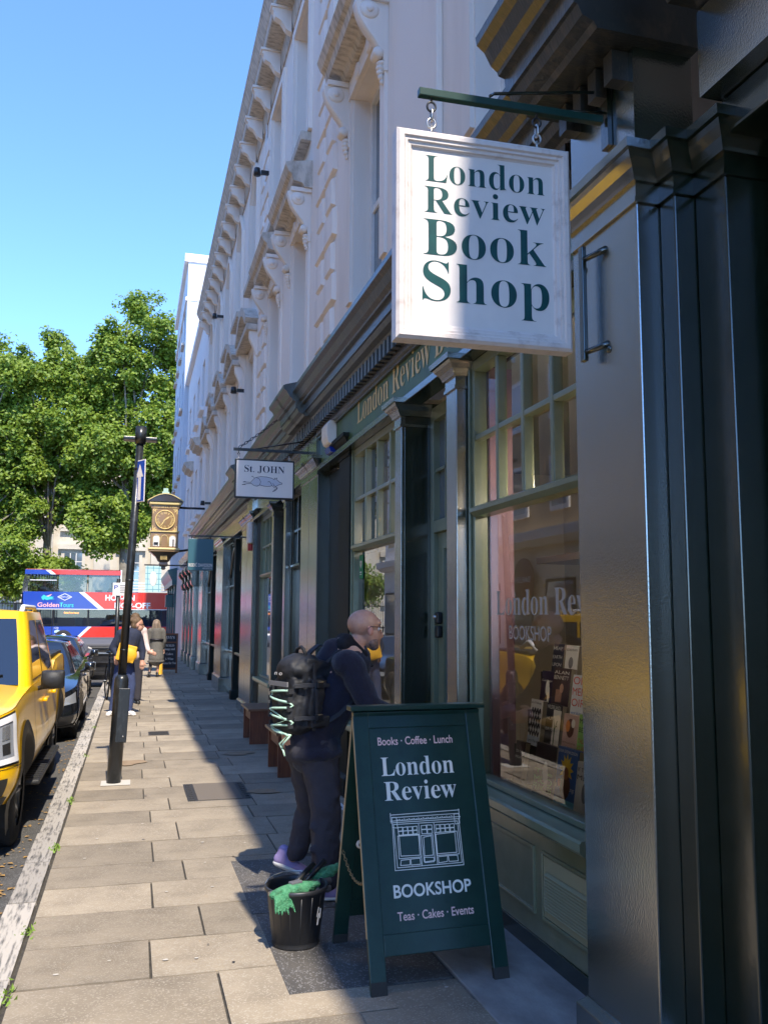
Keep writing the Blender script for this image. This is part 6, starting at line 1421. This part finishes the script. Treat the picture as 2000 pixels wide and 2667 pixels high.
# ---------------------------------------------------------------- commercial wheelie bin, bicycle, boards
t = thing('wheelie_bin', 'large black commercial bin with a domed lid and white castors at the kerb', 'bin', (-.98, 23.6, -.113))
binm = mat('bin_black_plastic', (.02, .02, .023), .4, col2=(.035, .035, .037), scale=8)
frus([(.18, .52, .42), (.9, .62, .52), (.96, .64, .54), (1.0, .64, .54)]).build('body', binm, t, bevel=.02)
for z in (.35, .6, .82): MB().box(-.64, .64, -.545, -.50, z, z+.035).build('rib', steel if z > .8 else binm, t)
MB().prism([(-.55, 1.0), (-.55, 1.06), (-.35, 1.17), (0, 1.21), (.35, 1.17), (.55, 1.06), (.55, 1.0)], 'x', -.66, .66).build('lid', mat('bin_lid', (.10, .10, .115), .5), t, bevel=.01)
for sx in (-1, 1):
    for sy_ in (-1, 1):
        w = MB().lathe([(.001, -.025), (.08, -.025), (.1, -.015), (.1, .015), (.08, .025), (.001, .025)], (sx*.46, sy_*.36, .10), 20, 'x').build('castor', whitep, t); MB().box(sx*.46-.035, sx*.46+.035, sy_*.36-.05, sy_*.36+.05, .1, .185).build('fork', steel, w)
MB().add([(-.1, -.549, .88), (.06, -.549, .88), (.06, -.549, .96), (-.02, -.549, 1.0), (-.1, -.549, .96)], [(0, 1, 2, 3, 4)]).build('label', signw, t)
t = thing('bicycle', 'black bicycle leaning on the post behind the lamp post', 'bicycle', (-.36, 18.1, 0), R(8))
for y in (-.52, .52):
    w = MB().tube([(0, y+.33*math.cos(6.2832*i/32), .34+.33*math.sin(6.2832*i/32)) for i in range(32)], .016, 6, True).build('wheel', tyrem, t)
    for k in range(12): MB().tube([(0, y, .34), (0, y+.32*math.cos(k*.5236), .34+.32*math.sin(k*.5236))], .0015, 4).build('spoke', steel, w)
for a, b in (((0, .52, .34), (0, .15, .30)), ((0, .15, .30), (0, .28, .86)), ((0, .28, .82), (0, -.34, .82)), ((0, -.34, .74), (0, .15, .30)), ((0, .52, .34), (0, .26, .80)), ((0, -.52, .34), (0, -.34, .90))): MB().tube([a, b], .016, 8).build('frame_tube', blackm, t)
MB().tube([(-.28, -.30, 1.0), (-.05, -.38, 1.02), (.05, -.38, 1.02), (.28, -.30, 1.0)], .012, 8).build('handlebar', blackm, t); MB().tube([(0, -.34, .88), (0, -.37, 1.02)], .014, 8).build('stem', blackm, t)
blob('saddle', [('e', (0, .34, .93), (.07, .12, .025)), ('c', (0, .28, .93), (0, .15, .925), .035, .02)], blackm, t, .01, 3)
MB().lathe([(.001, -.01), (.09, -.008), (.09, .008), (.001, .01)], (.03, .15, .30), 20, 'x').build('chainring', steel, t)
for s_ in (-1, 1): MB().tube([(s_*.05, .15, .30), (s_*.06, .15+s_*.12, .30-s_*.1), (s_*.13, .15+s_*.12, .30-s_*.1)], .009, 6).build('crank', steel, t)
t = thing('chalkboard', 'wood framed chalkboard menu standing beside the far shopfronts', 'chalkboard', (1.06, 26.6, 0)); cbm = mat('slate_board', (.02, .024, .032), .6); cwd = mat('red_brown_frame', (.21, .075, .025), .5)
for (a, b, c_, d) in ((-.25, -.205, 0, 1.14), (.205, .25, 0, 1.14), (-.205, .205, 1.09, 1.14), (-.205, .205, .86, .90), (-.205, .205, .10, .15)): MB().box(a, b, -.02, .02, c_, d).build('frame_bar', cwd, t)
MB().box(-.21, .21, -.008, .008, .12, 1.1).build('slate', cbm, t)
text('lettering', serif("LEVY'S"), chalkw, (0, -.01, .98), (1, 0, 0), (0, 0, 1), height=.12, width=.3, parent=t, world=False, align='C')
for s_, z in (('PICKLES', .76), ('Soup and', .66), ('Cakes', .52), ('& Wine', .38), ('Menu for You', .26)): text('lettering', serif(s_), chalkw, (0.02, -.01, z), (1, 0, 0), (0, 0, 1), height=.09, width=.055*len(s_)*.55+.05, parent=t, world=False, align='C')
for s_ in (-.22, .22): MB().box(s_-.02, s_+.02, .02, .06, 0, 1.1).build('rear_leg', cwd, t)
t = thing('wet_floor_sign', 'small yellow folding sign by the chalkboard foot', 'sign', (.80, 26.2, 0)); yp = mat('yellow_plastic', (.8, .42, .01), .5)
for s_ in (-1, 1): MB().add([(-.09, s_*.12, 0), (.09, s_*.12, 0), (.07, s_*.015, .42), (-.07, s_*.015, .42)], [(0, 1, 2, 3)]).build('leaf', yp, t)
MB().box(-.07, .07, -.02, .02, .415, .44).build('hinge', yp, t)

# ---------------------------------------------------------------- open-top double-decker bus crossing the end of the street
t = thing('tour_bus', 'blue and red open-top double-decker tour bus crossing the end of the street', 'bus', (0, 52.3, -.11))
bb = mat('bus_blue', (.012, .055, .40), .25, coat=.6); br = mat('bus_red', (.62, .028, .012), .25, coat=.6); bw = mat('bus_white', (.82, .82, .84), .3, coat=.4); bgl = glass('bus_glass', (.62, .66, .67), 1.6)
X0, X1, XR = -5.72, 5.1, -.68; Yf = -1.27
def skin_poly(name, pts, m, d=0.0): return MB().add([(x, Yf-d, z) for x, z in pts], [tuple(range(len(pts)))]).build(name, m, t)
# body shell with openings for the glazing
g = MB()
def slab(x0, x1, z0, z1, m, name='body_panel', y0=Yf, y1=Yf+.06): return MB().box(x0, x1, y0, y1, z0, z1).build(name, m, t)
MB().box(X0+.05, X1, Yf+.02, 1.27, .30, .95).build('chassis_body', bb, t, bevel=.05)
slab(X0+.12, X1, .951, 1.15, bb, 'lower_panel')
slab(X0+.06, X1, 2.06, 3.02, bb, 'middle_panel')
MB().box(X0+.06, X1, Yf+.06, 1.27, 2.06, 2.2).build('upper_floor', plast, t)
slab(X0+.10, XR, 3.95, 4.20, bb, 'roof_band')
MB().grid(lambda u, v: (X0+.1+(XR-X0-.1)*u, Yf+2.54*v, 4.20+.10*math.sin(math.pi*v)), 4, 12).build('roof', br, t)
MB().grid(lambda u, v: (X0+.10-.12*math.sin(math.pi*(v*.9+.05))+(.25*max(0, v-.8)*5*.3), Yf+2.54*u, .35+3.9*v), 6, 14).build('front_end', bb, t)
slab(X1-.06, X1, .9, 3.0, br, 'rear_end', Yf, 1.27)
MB().box(X0+.1, X1, 1.2, 1.27, .9, 3.0).build('far_side', bb, t); MB().box(X0+.1, XR, 1.2, 1.27, 3.95, 4.2).build('far_side_upper', bb, t)
# red livery with white diagonal bands
skin_poly('red_livery', [(-2.55, 3.015), (X1, 3.015), (X1, 2.065), (-1.45, 2.065)], br, .004); skin_poly('white_band', [(-2.85, 3.015), (-2.55, 3.015), (-1.45, 2.065), (-1.75, 2.065)], bw, .006)
skin_poly('white_line', [(X0+.1, 2.10), (X1, 2.10), (X1, 2.065), (X0+.1, 2.065)], bw, .008); skin_poly('red_roof_band', [(-4.35, 4.195), (XR, 4.195), (XR, 3.955), (-4.05, 3.955)], br, .004); skin_poly('white_roof_band', [(-4.6, 4.195), (-4.35, 4.195), (-4.05, 3.955), (-4.3, 3.955)], bw, .006)
skin_poly('red_skirt', [(-2.1, 1.145), (X1, 1.145), (X1, .35), (-2.9, .35)], br, .004); skin_poly('white_skirt_band', [(-2.3, 1.145), (-2.1, 1.145), (-2.9, .35), (-3.1, .35)], bw, .006)
slab(X0+.1, X1, .35, .95, bb, 'skirt', Yf, Yf+.019)
# glazing
def pane(x0, x1, z0, z1, nm='window'): 
    w = MB().box(x0-.03, x0, Yf-.002, Yf+.05, z0, z1).box(x1, x1+.03, Yf-.002, Yf+.05, z0, z1).build(nm, plast, t); MB().box(x0, x1, Yf+.012, Yf+.018, z0, z1).build('pane', bgl, w); return w
for a, b in ((-5.35, -4.0), (-3.9, -2.45), (-2.35, -.75)): pane(a, b, 3.03, 3.94)
MB().box(-5.35, -4.0, Yf+.0, Yf+.03, 3.62, 3.66).build('opening_light_bar', bw, t)
for a, b in ((-4.05, -2.35), (-2.25, -.4), (-.3, 1.5), (1.6, 3.4), (3.5, 5.0)): pane(a, b, 1.155, 2.05)
for a, b in ((-5.45, -4.82), (-4.78, -4.15)): pane(a, b, .45, 2.05, 'door')
MB().tube([(-5.3, Yf+.03, 1.05), (-4.6, Yf+.03, 1.05)], .02, 6).build('grab_rail', yp, t)
MB().box(-3.0, -2.6, Yf+.3, Yf+.34, 1.2, 1.62).build('seat_back', mat('pale_blue_seat', (.25, .5, .65), .6), t)
text('destination', 'Golden Tours Hop-on', mat('led_orange', (.3, .08, .01), .5, emit=(1, .25, .03), estr=2), (-3.55, Yf+.005, 1.85), (1, 0, 0), (0, 0, 1), height=.12, width=.75, parent=t, world=False)
pk_ = mat('pink_white_ink', (.85, .45, .5), .5); cyn = mat('cyan_ink', (.05, .55, .6), .5)
text('lettering', 'Golden', pk_, (-4.92, Yf-.008, 2.20), (1, 0, 0), (0, 0, 1), height=.33, width=1.1, parent=t, world=False, off=.02); text('lettering', 'Tours', cyn, (-3.80, Yf-.008, 2.20), (1, 0, 0), (0, 0, 1), height=.33, width=.72, parent=t, world=False, off=.02)
text('lettering', 'HOP-ON', bw, (-1.45, Yf-.012, 2.58), (1, 0, 0), (0, 0, 1), height=.42, width=1.55, parent=t, world=False, off=.03); text('lettering', 'HOP-OFF', bw, (-.95, Yf-.012, 2.16), (1, 0, 0), (0, 0, 1), height=.42, width=1.9, parent=t, world=False, off=.03)
skin_poly('horse_mark', [(-4.75, 2.72), (-4.62, 2.86), (-4.55, 2.80), (-4.35, 2.76), (-4.1, 2.74), (-4.2, 2.66), (-4.05, 2.62), (-4.3, 2.60), (-4.45, 2.56), (-4.6, 2.62), (-4.62, 2.55), (-4.7, 2.6)], cyn, .008); skin_poly('wing_mark', [(-4.5, 2.78), (-4.2, 2.90), (-4.28, 2.80), (-4.4, 2.75)], pk_, .012)
strokes('diamond_mark', [[(-.36, 0), (0, .18), (.36, 0), (0, -.18), (-.36, 0)]], .03, bw, (-3.55, Yf-.008, 2.74), (1, 0, 0), (0, 0, 1), t, nrm=(0, -1, 0), world=False); text('lettering', 'GRAY LINE', bw, (-3.55, Yf-.008, 2.70), (1, 0, 0), (0, 0, 1), height=.12, width=.52, parent=t, world=False, align='C')
text('lettering', '120', bw, (-4.02, Yf-.008, 1.03), (1, 0, 0), (0, 0, 1), height=.13, width=.22, parent=t, world=False); skin_poly('notice', [(-4.0, .82), (-3.7, .82), (-3.7, .92), (-3.85, .99), (-4.0, .92)], mat('pale_notice', (.5, .7, .8), .5), .006)
for k in range(4): MB().box(XR+.05, X1, Yf+.01, Yf+.035, 3.08+.15*k, 3.12+.15*k).build('guard_rail', bw, t)
MB().box(XR-.02, XR+.06, Yf, Yf+.08, 3.02, 4.25).build('roof_post', bw, t)
for x in (-3.4, 3.3): wheel(t, x, 0, .48, .28, 1) if False else None
for x in (-3.55, 2.9):
    w = MB().lathe([(.001, -.02), (.3, -.02), (.47, -.01), (.49, .05), (.49, .25), (.001, .25)], (x, Yf, .49), 28, 'y').build('wheel', tyrem, t); MB().lathe([(.001, -.03), (.12, -.05), (.27, -.03), (.29, .0)], (x, Yf, .49), 20, 'y').build('hub', rimm, w)
MB().box(X0-.35, X0-.2, Yf-.15, Yf-.02, 2.0, 2.4).box(X0-.3, X0+.1, Yf-.08, Yf-.04, 2.38, 2.42).build('door_mirror', blackm, t)
for k in range(5): MB().box(-5.0+1.0*k, -4.65+1.0*k, -.9, -.5, 2.2, 3.15).build('upper_seat', mat('grey_seat', (.08, .08, .1), .7) if k == 0 else MATS['grey_seat'], t)
cl = [mat('shirt_%d' % k, cc, .8) for k, cc in enumerate(((.5, .46, .42), (.6, .5, .4), (.06, .06, .08)))]
for k, (x, lab, hm) in enumerate(((-4.65, 'passenger with dark hair in the front upper window of the bus', blackm), (-2.95, 'passenger in a pale top in the middle upper window of the bus', gh), (-1.1, 'passenger in dark clothes in the rear upper window of the bus', hair))):
    q = thing('person', lab, 'person', (x, 51.55, 2.1))
    b_ = blob('body', [('e', (0, 0, 1.22), (.09, .10, .125)), ('e', (.0, -.07, 1.2), (.03, .05, .06)), ('c', (0, 0, 1.1), (0, 0, .98), .055, .07), ('c', (0, 0, .95), (0, 0, .45), .15, .17), ('c', (-.18, 0, .92), (-.26, -.06, .62), .055, .045), ('c', (-.26, -.06, .62), (-.05, -.3, .6), .042, .035), ('c', (.18, 0, .92), (.26, -.06, .62), .055, .045), ('c', (.26, -.06, .62), (.1, -.3, .6), .042, .035), ('c', (-.1, 0, .45), (-.1, -.4, .42), .085, .07), ('c', (.1, 0, .45), (.1, -.4, .42), .085, .07)], skin, q, .02, 3)
    blob('top', [('c', (0, 0, .95), (0, 0, .45), .17, .19), ('c', (-.18, 0, .93), (-.26, -.06, .62), .075, .06), ('c', (.18, 0, .93), (.26, -.06, .62), .075, .06), ('c', (-.15, 0, .95), (.15, 0, .95), .08, .08)], cl[k], q, .022, 3)
    blob('hair', [('e', (0, .02, 1.27), (.105, .11, .11)), ('e', (0, .05, 1.18), (.10, .09, .12))], hm, q, .022, 2)
# ---------------------------------------------------------------- museum wing, railings, trees
stone = mat('portland_stone', (.60, .54, .44), .85, col2=(.44, .38, .30), scale=.5, detail=8, lo=.4, hi=.75, bump=.1)
Mz = thing('museum_wing', 'pale stone classical wing with pilasters and tall windows behind the trees', 'building', (-4, 78, 0))
MB().box(-30, 30, 78, 90, 0, 15.2).build('wall', stone, Mz, True)
for z0, z1, d in ((15.2, 15.6, .4), (15.6, 16.0, .9), (16.0, 16.5, 1.2), (14.0, 14.3, .25), (16.5, 17.4, .3), (0, 1.5, .35)): MB().box(-30, 30, 78-d, 78.0, z0+.001, z1).build('cornice' if z0 > 10 else 'base_course', stone, Mz, True)
for k in range(12):
    x = -21+4.6*k
    MB().box(x-.65, x+.65, 77.6, 77.999, 1.51, 13.99).build('pilaster', stone, Mz, True); MB().box(x-.8, x+.8, 77.5, 77.99, 13.2, 13.9).build('capital', stone, Mz, True)
    xc = x+2.3
    for z in (3.2, 9.2):
        w = MB().box(xc-.95, xc+.95, 77.85, 77.995, z-.3, z+3.9).box(xc-1.2, xc+1.2, 77.6, 77.99, z+3.9, z+4.3).box(xc-1.1, xc+1.1, 77.65, 77.99, z-.6, z-.3).build('window', stone, Mz, True)
        MB().box(xc-.7, xc+.7, 77.82, 77.845, z, z+3.6).build('pane', upglass, w, True)
        for i in range(1, 3): MB().box(xc-.7+1.4*i/3-.03, xc-.7+1.4*i/3+.03, 77.79, 77.818, z, z+3.6).build('glazing_bar', whitep, w, True)
        for i in range(1, 5): MB().box(xc-.7, xc+.7, 77.795, 77.817, z+3.6*i/5-.03, z+3.6*i/5+.03).build('glazing_bar', whitep, w, True)
t = thing('railings', 'black iron railings in front of the museum wing', 'railings', (-8, 60, 0))
for z in (.35, 2.35): MB().box(-16, 8, 59.97, 60.03, z, z+.06).build('rail', blackm, t, True)
barm = MB().box(-.016, .016, -.016, .016, .15, 2.62).lathe([(.001, 2.8), (.03, 2.68), (.001, 2.60)], (0, 0, 0), 6).mesh('bar'); barm.materials.append(blackm)
for k in range(150): piece('bar', barm, blackm, t, (-16+.16*k, 60, 0))
MB().box(-16, 8, 59.85, 60.15, .021, .15).build('plinth', stone, t, True)
# plane trees: tapered trunk and limbs, crown of leaf-sized faces in uneven clumps
bark = mat('plane_bark', (.16, .135, .10), .9, col2=(.26, .23, .17), scale=3, bump=.4)
def leafmat(name, c1, c2):
    m = bpy.data.materials.new(name); m.use_nodes = True; n = m.node_tree.nodes; l = m.node_tree.links; b = n['Principled BSDF']
    b.inputs['Roughness'].default_value = .5; tc = n.new('ShaderNodeTexCoord'); nz = n.new('ShaderNodeTexNoise'); nz.inputs['Scale'].default_value = 1.3; nz.inputs['Detail'].default_value = 4
    l.new(tc.outputs['Object'], nz.inputs['Vector']); rp_ = n.new('ShaderNodeValToRGB'); rp_.color_ramp.elements[0].position = .35; rp_.color_ramp.elements[1].position = .7; rp_.color_ramp.elements[0].color = (*c1, 1); rp_.color_ramp.elements[1].color = (*c2, 1)
    l.new(nz.outputs['Fac'], rp_.inputs['Fac']); l.new(rp_.outputs[0], b.inputs['Base Color'])
    tr_ = n.new('ShaderNodeBsdfTranslucent'); l.new(rp_.outputs[0], tr_.inputs[0]); mx = n.new('ShaderNodeMixShader'); mx.inputs[0].default_value = .42
    l.new(b.outputs[0], mx.inputs[1]); l.new(tr_.outputs[0], mx.inputs[2]); l.new(mx.outputs[0], n['Material Output'].inputs[0]); return m
lm = leafmat('plane_leaves', (.12, .205, .016), (.32, .41, .05))
def tree(label, x, y, H, clumps, nleaf, seed, ls=.24):
    rr = random.Random(seed); t = thing('plane_tree', label, 'tree', (x, y, 0), 0, 'plane trees along the museum railings')
    g = MB(); g.tube([(0, 0, 0), (.1, 0, H*.15), (-.1, .1, H*.32), (.05, 0, H*.5), (.2, .1, H*.7)], [.42, .33, .27, .2, .1], 10)
    g.build('trunk', bark, t); g = MB()
    for (cx, cy, cz, cr_) in clumps:
        b = Vector((.0, 0, min(H*rr.uniform(.25, .6), cz))); e = Vector((cx, cy, cz)); mid = b.lerp(e, .5)+Vector((rr.uniform(-.4, .4), rr.uniform(-.4, .4), rr.uniform(.1, .6)))
        g.tube([b, mid, e], [.10, .07, .025], 6)
        for k in range(3): g.tube([mid.lerp(e, .5+.2*k), e+Vector((rr.uniform(-1, 1), rr.uniform(-1, 1), rr.uniform(-1, 1)))*cr_*.8], [.03, .01], 4)
    g.build('limbs', bark, t)
    sub = []
    for (cx, cy, cz, cr_) in clumps:
        for k in range(int(7*cr_*cr_)+5):
            d = Vector((rr.gauss(0, 1), rr.gauss(0, 1), rr.gauss(0, 1))).normalized()*cr_*rr.uniform(.3, 1.0)
            sub.append((cx+d.x, cy+d.y*.9, cz+d.z*.85, rr.uniform(.4, .85)))
    vs = []; fs = []
    for i in range(nleaf):
        c = sub[rr.randrange(len(sub))]
        d = Vector((rr.gauss(0, 1), rr.gauss(0, 1), rr.gauss(0, .8))).normalized()*c[3]*rr.uniform(.35, 1.08)
        p = Vector(c[:3])+d; nrm = (d.normalized()*.5+Vector((rr.gauss(0, .6), rr.gauss(0, .6)-.35, .75+rr.gauss(0, .4)))).normalized()
        u = nrm.orthogonal().normalized(); a = rr.uniform(0, 6.28); w = nrm.cross(u); q = u*math.cos(a)+w*math.sin(a); r_ = nrm.cross(q); s_ = ls*rr.uniform(.6, 1.25)
        o = len(vs); vs += [p-q*s_*.5, p+r_*s_*.42+nrm*s_*.08, p+q*s_*.62, p-r_*s_*.42+nrm*s_*.08]; fs += [(o, o+1, o+2), (o, o+2, o+3)]
    MB().add(vs, fs).build('crown', lm, t)
def crown(rows, seed):
    # rows: (z, half width, x centre, clump radius); clumps laid out unevenly along each row
    rr = random.Random(seed); out = []
    for (z, hw, xc, r_) in rows:
        n = max(1, int(2*hw/(r_*1.05)))
        for i in range(n):
            out.append((xc-hw+2*hw*(i+.5)/n+rr.uniform(-.35, .35), rr.uniform(-1.6, 1.2), z+rr.uniform(-.6, .6), r_*rr.uniform(.8, 1.15)))
    return out
tree('plane tree at the left edge with leaves hanging over the museum windows', -11.2, 63.5, 19, crown([(19.4, 2.2, .2, 1.8), (17.6, 4.0, 0, 1.9), (15.8, 4.8, 0, 1.9), (14.0, 5.0, 0, 1.9), (12.2, 5.0, .2, 1.7), (10.8, 4.6, .6, 1.4), (9.2, 2.6, 1.8, 1.2), (7.6, 2.2, 2.3, 1.1), (6.2, 2.2, 2.2, 1.2), (5.0, 3.2, 2.2, 1.2), (3.6, 4.4, 2.2, 1.3)], 11), 74000, 1)
tree('plane tree in the middle with a rounded top between the two other crowns', -5.7, 64.5, 20, crown([(20.2, 1.4, -.4, 1.5), (18.6, 2.9, 0, 1.8), (16.8, 3.8, .2, 1.9), (15.0, 4.0, .2, 1.9), (13.2, 4.0, .4, 1.7), (11.8, 3.4, .6, 1.4), (10.6, 3.2, .4, 1.1), (9.2, 2.4, -.6, 1.0), (7.6, 1.3, -1.4, .85), (4.2, 3.0, -1.0, 1.0)], 12), 68000, 2)
tree('tallest plane tree beside the end of the building row', -.7, 62.5, 23, crown([(22.8, 1.0, .7, 1.4), (21.2, 2.1, .6, 1.7), (19.4, 2.9, .3, 1.8), (17.6, 3.6, .0, 1.9), (15.8, 3.8, -.2, 1.9), (14.0, 3.8, -.2, 1.9), (12.2, 3.7, -.2, 1.7), (10.6, 3.3, -.2, 1.6), (9.0, 2.8, -.4, 1.4), (7.6, 2.2, -.7, 1.1), (6.4, 1.2, -.9, .8)], 13), 76000, 3)
